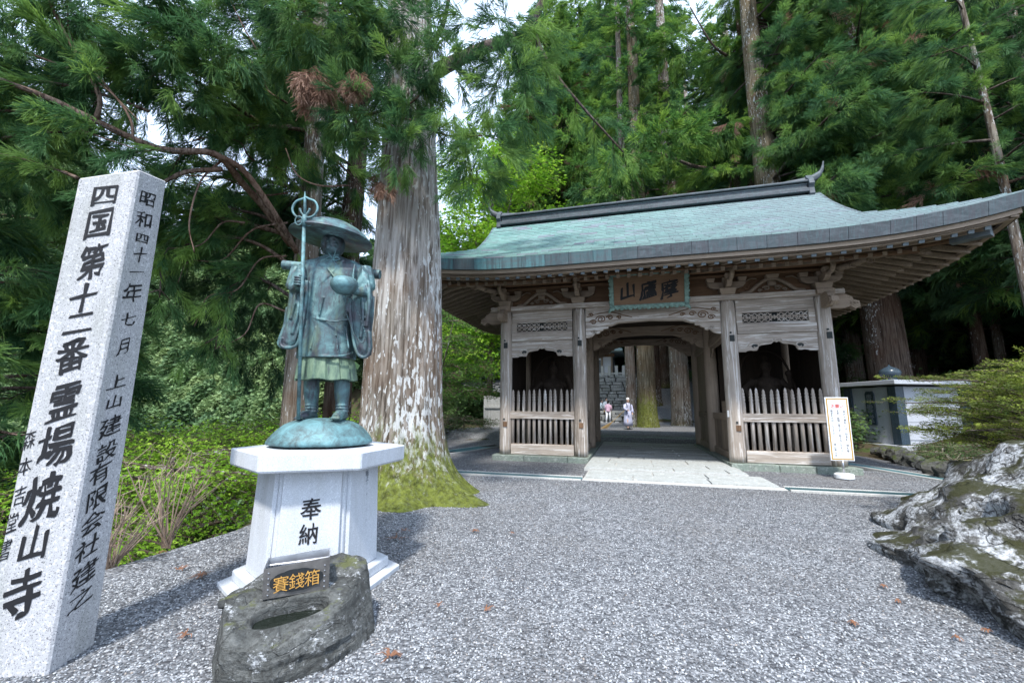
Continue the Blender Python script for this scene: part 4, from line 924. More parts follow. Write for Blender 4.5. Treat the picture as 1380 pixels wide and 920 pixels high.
# ================================================================ PEDESTAL
PC = Vector((-2.03, 4.675, 0)); PH = -2.846
KS = .886; CAM0 = Vector((0, 0, 1.55))
ped = empty('statue_pedestal', CAM0 + (PC - CAM0) * KS, 0); ped.scale = (KS,) * 3; tag(ped, 'six-sided white granite pedestal with overhanging top slab under the bronze pilgrim', 'pedestal')
def hexr(R, z, ph=PH): return [(R * math.cos(ph + k * PI / 3), R * math.sin(ph + k * PI / 3), z) for k in range(6)]
fix_normals(MB().rings([hexr(.86, -.30), hexr(.86, -.145)]).build('lower_step', GRANITE_W, ped, bevel=.008))
fix_normals(MB().rings([hexr(.74, -.143), hexr(.74, -.06), hexr(.73, -.045)]).build('upper_step', GRANITE_W, ped, bevel=.008))
fix_normals(MB().rings([hexr(.60, -.044), hexr(.57, .949)]).build('column', GRANITE_W, ped, bevel=.004))
for k in range(6):
    a0, a1 = PH + k * PI / 3, PH + (k + 1) * PI / 3; am = (a0 + a1) / 2; n = Vector((math.cos(am), math.sin(am), 0)); t = Vector((-n.y, n.x, 0))
    wd = .275 if k == 1 else .268; rs = []
    for z, R in ((-.04, .605), (.945, .57)):
        d = R * .866; rs.append([n * d + t * -wd * R / .6 + Vector((0, 0, z)), n * (d + .035) + t * -(wd - .01) * R / .6 + Vector((0, 0, z)), n * (d + .035) + t * (wd - .01) * R / .6 + Vector((0, 0, z)), n * d + t * wd * R / .6 + Vector((0, 0, z))])
    fix_normals(MB().rings(rs).build('face_panel', GRANITE_W, ped, bevel=.003))
fix_normals(MB().rings([hexr(.835, .95), hexr(.86, .965), hexr(.86, 1.12)]).build('top_slab', GRANITE_W, ped, bevel=.01))
am = PH + PI / 2; n1 = Vector((math.cos(am), math.sin(am), 0)); t1_ = Vector((-n1.y, n1.x, 0)); tl = Vector((0, 0, 1)) - n1 * 0.04
for ch, z, s in (('奉', .60, .185), ('納', .38, .175)):
    q = MB(); d = (.605 - (z + .04) / .985 * .035) * .866 + .0365; put_char(q, ch, n1 * d + Vector((0, 0, z)) + t1_ * .0, t1_ * s, tl * s * 1.1, .02, .004, .08, .04, 5); q.build('carved_character', BLACK, ped)
for k, txt, dx in ((2, '阪上', .03), (0, '昭和五十', -.03)):
    am = PH + (k + .5) * PI / 3; n = Vector((math.cos(am), math.sin(am), 0)); t = Vector((-n.y, n.x, 0)); q = MB()
    for i in range(11):
        ch = txt[i] if i < len(txt) and k == 2 else '二・三一十・一二・三・'[i]; s = .06 if (k == 2 and i < 2) else .03; z = .86 - i * .052
        d = (.605 - (z + .04) / .985 * .035) * .866 + .0365; put_char(q, ch, n * d + Vector((0, 0, z)) + t * dx, t * s, Vector((0, 0, s)), .01, .002, .1, .05, i)
    q.build('small_inscription', GREY_LET, ped)

# ================================================================ BRONZE PILGRIM STATUE
SBs = Vector((-2.05, 4.70, 1.12)); stat = empty('pilgrim_statue', CAM0 + (SBs - CAM0) * KS); stat.scale = (KS,) * 3; tag(stat, 'green bronze statue of a pilgrim monk in wide hat holding ringed staff and bowl', 'statue')
YC = 4.70
def S(px, py, off=0.0): return at(px, py, YC + off) - SBs
MPX = .0086
q = MB(); rr = random.Random(4); c0 = S(430, 592); prof = [(.56, 0.0), (.55, .05), (.50, .12), (.43, .20), (.34, .26), (.20, .292), (.05, .30)]
q.rings([[((c0.x + r * 1.0 * math.cos(t) * (1 + .06 * mn.noise(Vector((math.cos(t) * 2, math.sin(t) * 2, z * 3))))), .03 + r * .85 * math.sin(t) * (1 + .06 * mn.noise(Vector((math.cos(t) * 2, math.sin(t) * 2, z * 3)))), z + .001) for t in (2 * PI * k / 40 for k in range(40))] for r, z in prof])
sub(q.build('rock_base', BRONZE_B, stat, smooth=True), 1)
q = MB()
def er(cx, py, hw, hd, off=0.0, fold=0.0, nf=9, ph=0.0, n=56):
    c = S(cx, py, off); out = []
    for k in range(n):
        a = 2 * PI * k / n; m = 1 + fold * math.sin(nf * a + ph + 1.3 * math.sin(2 * a)) + fold * .6 * mn.noise(Vector((math.cos(a) * 2.5, math.sin(a) * 2.5, py * .02)))
        out.append((c.x + hw * MPX * math.cos(a) * m, c.y + hd * math.sin(a) * m, c.z))
    return out
robe = [er(440, 484, 36.5, .235, 0, .035, 8), er(440, 478, 36.5, .235, 0, .03, 8), er(440, 455, 35, .225, 0, .025, 8), er(441, 430, 34, .215, 0, .02, 7), er(443, 405, 35, .215, 0, .02, 6), er(445, 385, 39, .21, 0, .015, 5), er(446, 368, 45, .19, 0, .012, 5), er(447, 360, 45, .17, 0.01, 0), er(447, 354, 36, .145, .02), er(448, 350, 22, .11, .01), er(449, 346, 12, .085, 0)]
q.rings(robe)
# neck and head
q.tube([S(449, 352), S(449, 338, -.01)], [.075, .07], 12)
hc = S(449, 330, -.03); q.ball(hc, (.132, .135, .155), 16); q.ball(hc + Vector((0, -.035, -.075)), (.095, .095, .075), 12)
q.tube([hc + Vector((0, -.12, .03)), hc + Vector((0, -.155, -.025)), hc + Vector((0, -.13, -.035))], [.014, .023, .02], 6)
q.tube([hc + Vector((-.035, -.125, -.068)), hc + Vector((0, -.14, -.064)), hc + Vector((.035, -.125, -.068))], [.009, .014, .009], 6); q.tube([hc + Vector((-.028, -.12, -.09)), hc + Vector((0, -.135, -.092)), hc + Vector((.028, -.12, -.09))], [.009, .013, .009], 6)
for s in (-1, 1):
    q.tube([hc + Vector((s * .02, -.13, .035)), hc + Vector((s * .055, -.122, .044)), hc + Vector((s * .09, -.09, .03))], [.014, .016, .009], 6)
    q.ball(hc + Vector((s * .045, -.120, .010)), (.020, .014, .010), 6); q.ball(hc + Vector((s * .065, -.09, -.035)), (.034, .034, .032), 6)
    q.ball(hc + Vector((s * .107, 0, -.01)), (.014, .03, .055), 8)
# arms and sleeves
def sleeve(outline, th, off):
    z = MB(); cx = sum(p[0] for p in outline) / len(outline); cy = sum(p[1] for p in outline) / len(outline)
    prof = [(-.5, .80), (-.42, .93), (-.2, 1.0), (.2, 1.0), (.42, .93), (.5, .80)]; rs = []
    for c, k in prof: rs.append([S(cx + (x - cx) * k, cy + (y - cy) * k, off + c * th) for x, y in outline])
    q.rings(rs)
LS = [(402, 358), (393, 372), (390, 392), (387, 415), (384, 438), (377, 457), (376, 465), (381, 470), (391, 470), (399, 465), (404, 448), (408, 425), (411, 400), (412, 380), (412, 362)]
RS = [(488, 357), (496, 368), (500, 385), (503, 400), (502, 425), (499, 448), (500, 468), (498, 480), (491, 483), (484, 478), (479, 462), (476, 440), (474, 420), (474, 404), (478, 392), (481, 375)]
sleeve(LS, .22, -.10); sleeve(RS, .24, -.08)
q.tube([S(402, 364, 0), S(395, 385, -.08), S(399, 390, -.2), S(404, 383, -.34)], [.085, .08, .06, .038], 10)
q.tube([S(492, 364, 0), S(496, 386, -.08), S(488, 394, -.22), S(474, 392, -.32)], [.09, .085, .06, .036], 10)
for o_, off, sgn in ((LS, -.215, 1), (RS, -.205, -1)):
    idx = range(5, 14); q.tube(curve([S(o_[i][0] + sgn * 2, o_[i][1] - 2, off) for i in idx], 3), .020, 6)
    q.tube(curve([S(o_[i][0] + sgn * -1, o_[i][1] - 1, off + .07) for i in (3, 4, 5, 6, 7)], 3), .012, 5)
for k, (a, b) in enumerate((((409, 352), (406, 400)), ((399, 372), (392, 430)), ((404, 395), (394, 450)), ((497, 378), (494, 440)), ((488, 395), (486, 455)))):
    q.tube(curve([S(*a, -.19), S((a[0] + b[0]) / 2 + 2, (a[1] + b[1]) / 2, -.225), S(*b, -.21)], 4), [.008] * 1 + [.020] * 8, 6)
# collar and crossing folds
q.tube(curve([S(434, 350, -.11), S(442, 362, -.185), S(452, 375, -.215), S(464, 395, -.225), S(468, 420, -.225)], 5), .012, 5)
q.tube(curve([S(463, 350, -.11), S(452, 362, -.175), S(440, 375, -.20), S(424, 390, -.19), S(412, 402, -.15)], 5), .013, 5)
q.tube(curve([S(478, 356, -.13), S(476, 375, -.20), S(482, 392, -.16)], 5), .012, 5)
q.tube(curve([S(413, 425, -.17), S(430, 430, -.225), S(450, 433, -.235), S(470, 430, -.20)], 5), .012, 5)
q.tube(curve([S(405, 475, -.1), S(420, 479, -.2), S(441, 480, -.24), S(462, 479, -.2), S(476, 475, -.1)], 5), .013, 5)
for a, b in (((425, 440), (418, 470)), ((452, 440), (455, 472)), ((436, 400), (430, 425)), ((466, 440), (470, 470))): q.tube([S(*a, -.225), S(*b, -.235)], [.006, .012], 5)
q.ball(S(453, 452, -.24), .014, 6); q.ball(S(467, 458, -.215), .014, 6)
# legs
for px in (420, 461):
    q.tube([S(px, 505, 0), S(px, 530, .01), S(px + 0, 549, .02), S(px, 557, 0.02)], [.085, .082, .062, .058], 14)
    for yy in (546, 550, 554): c = S(px, yy, .015); q.tube([c + Vector((.064 * math.cos(a), .066 * math.sin(a), .003 * math.sin(3 * a))) for a in np.linspace(0, 2 * PI, 15)], .009, 5)
    c = S(px, 559, .02); tx = -.05 if px < 440 else .0
    q.tube([c + Vector((0, .06, -.01)), c + Vector((tx * .3, -.03, .0)), c + Vector((tx * .7, -.12, -.012)), c + Vector((tx, -.18, -.022))], [.05, .06, .058, .04], 10)
    for i in range(5): q.ball(c + Vector((tx + (i - 2) * .021, -.205 + abs(i - (1.6 if px > 440 else 2.4)) * .010, -.032)), (.012, .022, .013), 6)
    q.tube([c + Vector((-.055, -.02, .0)), c + Vector((tx * .5, -.09, .045)), c + Vector((.055, -.02, .0))], .008, 5)
remesh(q.build('body', BRONZE, stat, smooth=True), .0078, 1)
# hands as own cast pieces so that the fingers stay apart
def hand(c, palm_n, fdir, side, hold):
    z = MB(); f = Vector(fdir).normalized(); n = Vector(palm_n).normalized(); s = f.cross(n).normalized() * side
    z.ball(c, (.05, .05, .05), 8, None)
    for i in range(4):
        b = c + s * (.033 - .022 * i) + f * .035; L = (.075, .085, .08, .062)[i]
        z.tube([b, b + f * L * .45 + n * .006, b + f * L * .7 + n * .028 * hold, b + f * L * .62 + n * .06 * hold], [.0125, .012, .011, .008], 6)
    b = c + s * .045; z.tube([b - f * .01, b + s * .02 + f * .02 + n * .02, b + s * .005 + f * .035 + n * .05], [.014, .013, .009], 6)
    return z
z = MB(); c = S(404, 380, -.36)
z.ball(c + Vector((-.005, .035, 0)), (.045, .04, .05), 8)
for i in range(4):
    zz = .045 - i * .026; z.tube([c + Vector((-.04, .03, zz)), c + Vector((-.035, -.03, zz)), c + Vector((.005, -.042, zz - .003)), c + Vector((.035, -.02, zz - .004)), c + Vector((.035, .012, zz - .004))], [.013, .0135, .013, .012, .009], 7)
z.tube([c + Vector((.01, .05, .03)), c + Vector((.045, .01, .055)), c + Vector((.03, -.03, .062)), c + Vector((.005, -.04, .062))], [.015, .014, .013, .010], 7)
z.build('hand', BRONZE, stat, smooth=True)
z = MB(); c = S(471, 393, -.34); z.ball(c, (.055, .06, .024), 8)
for i in range(4):
    x = -.045 + i * .026; z.tube([c + Vector((x * .7 + .0, -.03, 0)), c + Vector((x - .03, -.08, -.004)), c + Vector((x - .045, -.115, .018)), c + Vector((x - .05, -.125, .05))], [.013, .013, .012, .009], 7)
z.tube([c + Vector((.045, -.0, .0)), c + Vector((.06, -.05, .02)), c + Vector((.045, -.08, .055))], [.015, .013, .010], 7)
z.build('hand', BRONZE, stat, smooth=True)
bc = S(464, 385, -.40); MB().lathe([(.02, -.095), (.07, -.085), (.12, -.045), (.142, .0), (.135, .045), (.11, .075), (.09, .085), (.09, .075), (.06, .065), (.01, .06)], bc, 24).build('alms_bowl', BRONZE_B, stat, smooth=True)
hb = S(447, 322, 0); q = MB(); rs = [(.455, .0), (.45, .012), (.40, .065), (.32, .125), (.22, .175), (.12, .205), (.02, .215)]
q.lathe(rs, n=40, cap=True); q.lathe([(.02, .19), (.12, .182), (.22, .152), (.32, .10), (.40, .042), (.452, -.004)], n=40, cap=True)
ht = q.build('wide_hat', BRONZE, stat, smooth=True); ht.matrix_local = Matrix.Translation(hb) @ Matrix.Rotation(math.radians(5), 4, 'Y') @ Matrix.Rotation(math.radians(1), 4, 'X')
q = MB(); q.tube([S(402, 565, -.22), S(406, 420, -.36), S(410, 300, -.41)], .0185, 10); c = S(411, 282, -.42)
q.tube([S(410, 304, -.415), S(411, 290, -.42)], .027, 8); q.tube([S(411, 292, -.42), S(411, 268, -.42), S(411, 258, -.42)], [.017, .015, .003], 8)
q.tube(curve([c + Vector((0, 0, -.10)), c + Vector((-.09, 0, -.08)), c + Vector((-.135, 0, 0)), c + Vector((-.105, 0, .085)), c + Vector((-.03, 0, .12)), c + Vector((0, 0, .135)), c + Vector((.03, 0, .12)), c + Vector((.105, 0, .085)), c + Vector((.135, 0, 0)), c + Vector((.09, 0, -.08)), c + Vector((0, 0, -.10))], 5), .0125, 7)
for s in (-1, 1):
    q.tube(curve([c + Vector((0, 0, -.08)), c + Vector((s * .035, 0, -.04)), c + Vector((s * .055, 0, .005))], 4), [.012] * 8 + [.016], 6)
    q.tube([c + Vector((s * .05 + .038 * math.cos(a), .012 * s, -.135 + .05 * math.sin(a))) for a in np.linspace(0, 2 * PI, 17)], .007, 5)
for k in range(5): q.ball(c + Vector((0, 0, -.16 + k * .017)), (.03 - .002 * k, .03 - .002 * k, .008), 6)
q.build('ringed_staff', STEEL_D if False else BRONZE_B, stat, smooth=True)
q = MB().tube([S(382, 357, .24), S(512, 370, .24)], .057, 16); q.build('rolled_mat', BRONZE, stat, smooth=False)
q = MB(); n = 96; rs = []
for py, hw, hd in ((479, 33.5, .20), (495, 36, .225), (512, 38, .24), (513, 37, .232), (495, 34.5, .215)):
    c = S(440, py); r_ = []
    for k in range(n):
        a = 2 * PI * k / n; saw = ((k * 15 / n) % 1.0); m = 1 + (.085 * (saw - .5)) * (1.0 if py > 485 else .35); r_.append((c.x + hw * MPX * math.cos(a) * m, c.y + hd * math.sin(a) * m, c.z + .008 * math.sin(a * 7)))
    rs.append(r_)
q.rings(rs, cap=False).build('pleated_skirt', BRONZE_G, stat, smooth=False)
q = MB(); k0 = S(449, 349, -.13)
for s in (-1, 1): q.tube(curve([k0, k0 + Vector((s * .04, -.01, .02)), k0 + Vector((s * .075, -.01, -.005)), k0 + Vector((s * .04, -.01, -.02)), k0], 4), .006, 5); q.tube([hc + Vector((s * .09, -.04, .06)), hc + Vector((s * .075, -.07, -.06)), k0], .006, 5); q.tube(curve([k0, k0 + Vector((s * .03, -.02, -.05)), k0 + Vector((s * .07, -.03, -.09))], 3), .006, 5)
q.build('chin_cord', BRONZE_B, stat, smooth=True)
q = MB(); path = curve([S(468, 400, -.36), S(466, 418, -.33), S(472, 436, -.28), S(478, 452, -.27), S(488, 462, -.26), S(492, 450, -.25), S(484, 425, -.3), S(474, 402, -.36)], 6)
for p in path[::1]: q.ball(p, .009, 4)
q.tube(path, .004, 4); q.build('prayer_beads', BRONZE, stat, smooth=True)

# ================================================================ BASIN ROCK, OFFERING BOX
BR = Vector((-1.40, 3.0, 0)); basin = empty('basin_rock', BR); tag(basin, 'dark grey rock with an oval water hollow in front of the white pedestal', 'rock')
out = [(-1.92, 3.05), (-1.84, 2.78), (-1.60, 2.60), (-1.36, 2.60), (-1.10, 2.76), (-1.00, 2.95), (-.90, 3.12), (-.90, 3.36), (-1.05, 3.48), (-1.35, 3.50), (-1.65, 3.42), (-1.84, 3.25)]
oc = onz(394, 818, .30) - BR; ang = math.atan2(.20, .41)
def outline_r(a):
    best = .3; d = Vector((math.cos(a), math.sin(a)))
    for i in range(len(out)):
        p = Vector(out[i]) - BR.xy - oc.xy; r = Vector(out[(i + 1) % len(out)]) - BR.xy - oc.xy; e = r - p; den = d.x * e.y - d.y * e.x
        if abs(den) < 1e-9: continue
        t = (p.x * e.y - p.y * e.x) / den; s = (p.x * d.y - p.y * d.x) / den
        if t > 0 and 0 <= s <= 1: best = t
    return best
q = MB(); rs = []; n = 96
def oval(a, k=1.0):
    a2 = a - ang; return k / math.sqrt((math.cos(a2) / .225) ** 2 + (math.sin(a2) / .068) ** 2) if False else k / ((abs(math.cos(a2)) / .215) ** 2.6 + (abs(math.sin(a2)) / .095) ** 2.6) ** (1 / 2.6)
SL = .30
def topz(x, y): return .285 + SL * (y - oc.y) + .05 * mn.noise(Vector((x * 2.2, y * 2.2, 1))) + .03 * fbm((x * 6, y * 6, 4)) 
for kk, dz in ((.02, -.07), (.8, -.07), (.95, -.06), (1.0, -.012), (1.06, .0), (1.12, .004)):
    rs.append([(oc.x + oval(a, kk) * math.cos(a), oc.y + oval(a, kk) * math.sin(a), .285 + dz + (SL * oval(a, kk) * math.sin(a) if dz > -.05 else -.01)) for a in (2 * PI * k / n for k in range(n))])
for t in (.05, .15, .28, .42, .56, .70, .82, .91, .965):
    r_ = []
    for k in range(n):
        a = 2 * PI * k / n; ro = outline_r(a); ri = oval(a, 1.12); r = lerp(ri, ro, t); x, y = oc.x + r * math.cos(a), oc.y + r * math.sin(a)
        ed = max(0, t - .75) / .25; r_.append((x, y, lerp(.289 + SL * (y - oc.y), topz(x, y), min(1, t * 3)) - .05 * ed ** 2 - max(0, (-y - .27)) * .3))
    rs.append(r_)
for f2, z in ((1.0, .19), (1.015, .13), (.97, .09), (1.03, .05), (1.02, 0.0), (1.0, -.08)):
    r_ = []
    for k in range(n):
        a = 2 * PI * k / n; ro = outline_r(a) * f2 * (1 + .05 * mn.noise(Vector((math.cos(a) * 3, math.sin(a) * 3, z * 9))) + .035 * fbm((math.cos(a) * 8, math.sin(a) * 8, z * 20))); x, y = oc.x + ro * math.cos(a), oc.y + ro * math.sin(a); r_.append((x, y, z))
    rs.append(r_)
q.rings(rs); r2 = random.Random(14)
for k in range(13):
    a = 2 * PI * (k + r2.uniform(-.3, .3)) / 13; nn = Vector((math.cos(a), math.sin(a), r2.uniform(-.1, .55))).normalized(); dl = outline_r(a) * r2.uniform(.93, 1.0); c_ = Vector((oc.x, oc.y, .18))
    q.v = [tuple(Vector(v) - nn * max(0, (Vector(v) - c_).dot(nn) - dl) * .92) if (Vector(v) - c_).xy.length > .24 else v for v in q.v]
q.build('rock', ROCK_BASIN, basin, smooth=False)
MB().rings([[(oc.x + oval(a, .97) * math.cos(a), oc.y + oval(a, .97) * math.sin(a), math.fsum((.232, h))) for a in (2 * PI * k / 40 for k in range(40))] for h in (-.02, 0)]).build('water', WATER, basin)
tag(rockmesh(onz(326, 806, .33) + Vector((0, .06, -.03)), (.21, .12, .055), 12, 4, .2, 3, strat=.1, rot=.35).build('flat_stone', ROCK_BASIN, smooth=False), 'small flat grey stone wedged left of the metal offering box', 'stone')
bx = empty('offering_box', (0, 0, 0)); tag(bx, 'small steel offering box with gilt characters on an oval dark plate', 'offering box')
p0 = onz(353, 808, .325); p1 = onz(443, 793, .335); ex = (p1 - p0); Lb_ = ex.length; ex.normalize(); up = Vector((0, 0, 1)); nb = ex.cross(up).normalized()   # nb points to the viewer
ey = -nb; hB = .215; dB = .17
bx.matrix_world = Matrix((ex, ey, ex.cross(ey))).transposed().to_4x4(); bx.matrix_world.translation = p0; bx.location = p0
MX = Matrix((ex, ey, ex.cross(ey))).transposed().to_4x4(); MX.translation = p0; bx.matrix_world = MX
x1 = Lb_; lean = .035
def wall(vs, name, mat): q = MB(); q.add(vs, [(0, 1, 2, 3), (7, 6, 5, 4), (0, 4, 5, 1), (1, 5, 6, 2), (2, 6, 7, 3), (3, 7, 4, 0)]); return fix_normals(q.build(name, mat, bx))
th_ = .008
wall([(0, 0, 0), (x1, 0, 0), (x1, th_, 0), (0, th_, 0), (0, -lean * .3, hB - .03), (x1, -lean * .3, hB - .01), (x1, th_ - lean * .3, hB - .01), (0, th_ - lean * .3, hB - .03)], 'front_plate', flat('bronzed_steel', (.20, .19, .18), .45, .7, .5, .3, 14))
wall([(0, dB, 0), (x1, dB, 0), (x1, dB + th_, 0), (0, dB + th_, 0), (.0, dB + .03, hB - .03), (x1, dB + .03, hB - .015), (x1, dB + .03 + th_, hB - .015), (.0, dB + .03 + th_, hB - .03)], 'back_plate', STEEL)
for xx, h0 in ((0, hB - .03), (x1 - th_, hB - .01)): wall([(xx, th_, 0), (xx + th_, th_, 0), (xx + th_, dB, 0), (xx, dB, 0), (xx, th_ - lean * .3, h0), (xx + th_, th_ - lean * .3, h0), (xx + th_, dB + .03, hB - .025), (xx, dB + .03, hB - .025)], 'side_plate', STEEL)
wall([(th_, th_, .12), (x1 - th_, th_, .12), (x1 - th_, dB, .15), (th_, dB, .15), (th_, th_, .126), (x1 - th_, th_, .126), (x1 - th_, dB, .156), (th_, dB, .156)], 'slanting_tray', flat('mirror_steel', (.62, .64, .68), .12, 1.0, .5, .06))
for xx in (.03, x1 - .03):
    for k in range(5): MB().ball((xx, -.004 - .002 * k, .022 + k * .034), (.006, .004, .006), 5).build('rivet', STEEL, bx)
q = MB(); pts_ = []
for k in range(48):
    a = 2 * PI * k / 48; pts_.append((x1 / 2 + .155 * math.cos(a) * (1 + .03 * abs(math.sin(6 * a))), .093 + .066 * math.sin(a) * (1 + .06 * abs(math.sin(6 * a)))))
fix_normals(q.prism(pts_, .006, lambda a, b, c: (a, -.008 - c, b)).build('dark_name_plate', flat('dark_plate', (.025, .028, .03), .5, .3), bx))
for k, ch in enumerate('賽錢箱'):
    q = MB(); put_char(q, ch, (x1 / 2 - .092 + k * .092, -.0125, .088 + .006 * (k - 1)), (.096, 0, 0), (0, 0, .104), .006, .003, .05, .02, k); q.build('gilt_character', GOLD, bx)

# ================================================================ BOULDER, EDGE STONES
bo = rockmesh((0, 0, 0), (2.5, 3.9, 1.9), 4, 6, .16, .8, flat_top=1.2, strat=.13, rot=-.46, boxy=.35, ncut=34)
o = bo.build('boulder', ROCK_BIG, smooth=False); o.location = (5.78, 3.6, .0); o.data.polygons.foreach_set('use_smooth', [True] * len(o.data.polygons)); tag(o, 'huge craggy boulder with white lichen and moss at the right edge of the yard', 'boulder')
rr = random.Random(31)
ORD = ['first', 'second', 'third', 'fourth', 'fifth', 'sixth', 'seventh', 'eighth', 'ninth', 'tenth', 'eleventh', 'twelfth', 'thirteenth', 'fourteenth', 'fifteenth', 'sixteenth', 'seventeenth', 'eighteenth']
for k in range(13):
    t = k / 12; p = Vector((12.9, 15.2, 0)).lerp(Vector((9.75, 9.4, 0)), t); r = rr.uniform(.26, .38); p += Vector((rr.uniform(-.08, .08), rr.uniform(-.08, .08), H(p.x, p.y) + r * .35))
    if k == 10: r = .5
    o = rockmesh((0, 0, 0), (r * 1.1, r * .9, r * .85), k + 20, 3, .3, 2.2).build('edge_stone', ROCK_SMALL, smooth=False); o.location = p
    tag(o, ORD[k] + ' dark mossy stone, counted from the gate, in the row edging the drain' if k != 10 else 'largest rounded dark stone in the edging row below the granite monument', 'stone', 'dark stones edging the drain by the monument' if k != 10 else None)

# ================================================================ NOTICE BOARD
nb_c = Vector((7.55, 9.93, 0)); nt = empty('notice_board', nb_c, -.16); tag(nt, 'white notice board with ochre border on a short post before the right bay', 'notice board')
MB().lathe([(.17, 0), (.19, .02), (.19, .10), (.16, .12), (.03, .125)], (0, 0, 0), 24).build('base', WHITE, nt, smooth=False)
MB().tube([(0, 0, .1), (0, 0, .45)], .02, 10).build('post', STEEL, nt, smooth=True)
WB, HB, zb = .49, 1.43, .40
MB().box((0, 0, zb + HB / 2), (WB, .03, HB)).build('board', WHITE, nt, bevel=.003)
for s in (-1, 1):
    MB().box((s * (WB / 2 - .035), -.017, zb + HB / 2), (.028, .006, HB - .04)).build('border_strip', OCHRE, nt)
    MB().box((0, -.017, zb + HB / 2 + s * (HB / 2 - .035)), (WB - .1, .006, .028)).build('border_strip', OCHRE, nt)
q = MB()
for a, b, c, d in ((-.15, .15, 1.285, 1.289), (-.15, .15, 1.175, 1.179), (-.15, -.146, 1.175, 1.289), (.146, .15, 1.175, 1.289)): q.box(((a + b) / 2, -.0165, zb + (c + d) / 2), (b - a, .002, d - c))
q.build('heading_box', GREY_LET, nt)
q = MB()
for k, ch in enumerate('お願い'): put_char(q, ch, (-.09 + .09 * k, -.016, zb + 1.23), (.09, 0, 0), (0, 0, .095), .02, .003, .0)
q.build('red_heading', RED, nt)
for x, txt, z0, st_ in ((.13, '境内の建物には、記名札・納札等、', 1.10, .064), (.0, '木製・紙製に限らず、貼らないで下さい。', 1.12, .057), (-.13, '諸堂を大切にして下さい。', 1.12, .058), (-.13, '焼山寺山主', .36, .062)):
    q = MB()
    for k, ch in enumerate(txt): put_char(q, ch, (x + (.015 if ch in '、。' else 0), -.016, zb + z0 - k * st_ * .985), (.058, 0, 0), (0, 0, .056), .0, .003, .0)
    q.build('text_column', BLACK, nt)

# ================================================================ GRANITE MONUMENT
K0 = Vector((14.35, 15.9, 0)); K0.z = H(14.35, 15.9) - .1; mon = empty('stone_monument', K0, .06); tag(mon, 'pale granite monument block with dark corner stones, flat cap and dark bud finial', 'monument')
Lx, Ly, Hm = 2.9, 2.3, 2.42
MB().box((Lx / 2, Ly / 2, 1.25 + .05), (Lx - .14, Ly - .14, Hm - .2)).build('block', GRANITE_M, mon, bevel=.01)
for x, y in ((0.16, .16), (Lx - .16, .16), (.16, Ly - .16), (Lx - .16, Ly - .16)): MB().box((x, y, 1.25 + .05), (.34, .34, Hm - .2)).build('corner_stone', GRANITE_D, mon, bevel=.008)
MB().box((Lx / 2, Ly / 2, .10), (Lx + .4, Ly + .4, .28)).build('plinth', GRANITE_M, mon, bevel=.01)
MB().box((Lx / 2, Ly / 2, Hm + .13), (Lx + .75, Ly + .75, .16)).build('cap_slab', GRANITE_M, mon, bevel=.012)
for k in range(3): MB().box((Lx / 2, .058, .75 + k * .65), (Lx - .72, .03, .63)).build('face_slab', GRANITE_M, mon, bevel=.006)
MB().lathe([(.42, 0), (.42, .06), (.22, .12), (.20, .18), (.30, .24), (.36, .34), (.33, .46), (.20, .56), (.06, .62), (.01, .70)], (.85, Ly * .42, Hm + .21), 20).build('bud_finial', GRANITE_D, mon, smooth=True)
pq = MB(); pl = [(-.20, -.66), (.20, -.66), (.20, .56), (.14, .66), (-.14, .66), (-.20, .56)]
fix_normals(pq.prism(pl, .05, lambda a, b, c: (.045 + c, Ly * .5 + a, 1.6 + b)).build('carved_plaque', GRANITE_D, mon, bevel=.008))
q = MB()
for k, ch in enumerate('青雲堂'): put_char(q, ch, (.012, Ly * .5, 1.98 - .40 * k), (0, -.30, 0), (0, 0, .34), .03, .012, .05, .05, k)
q.build('carved_lettering', WHITE_LET, mon)
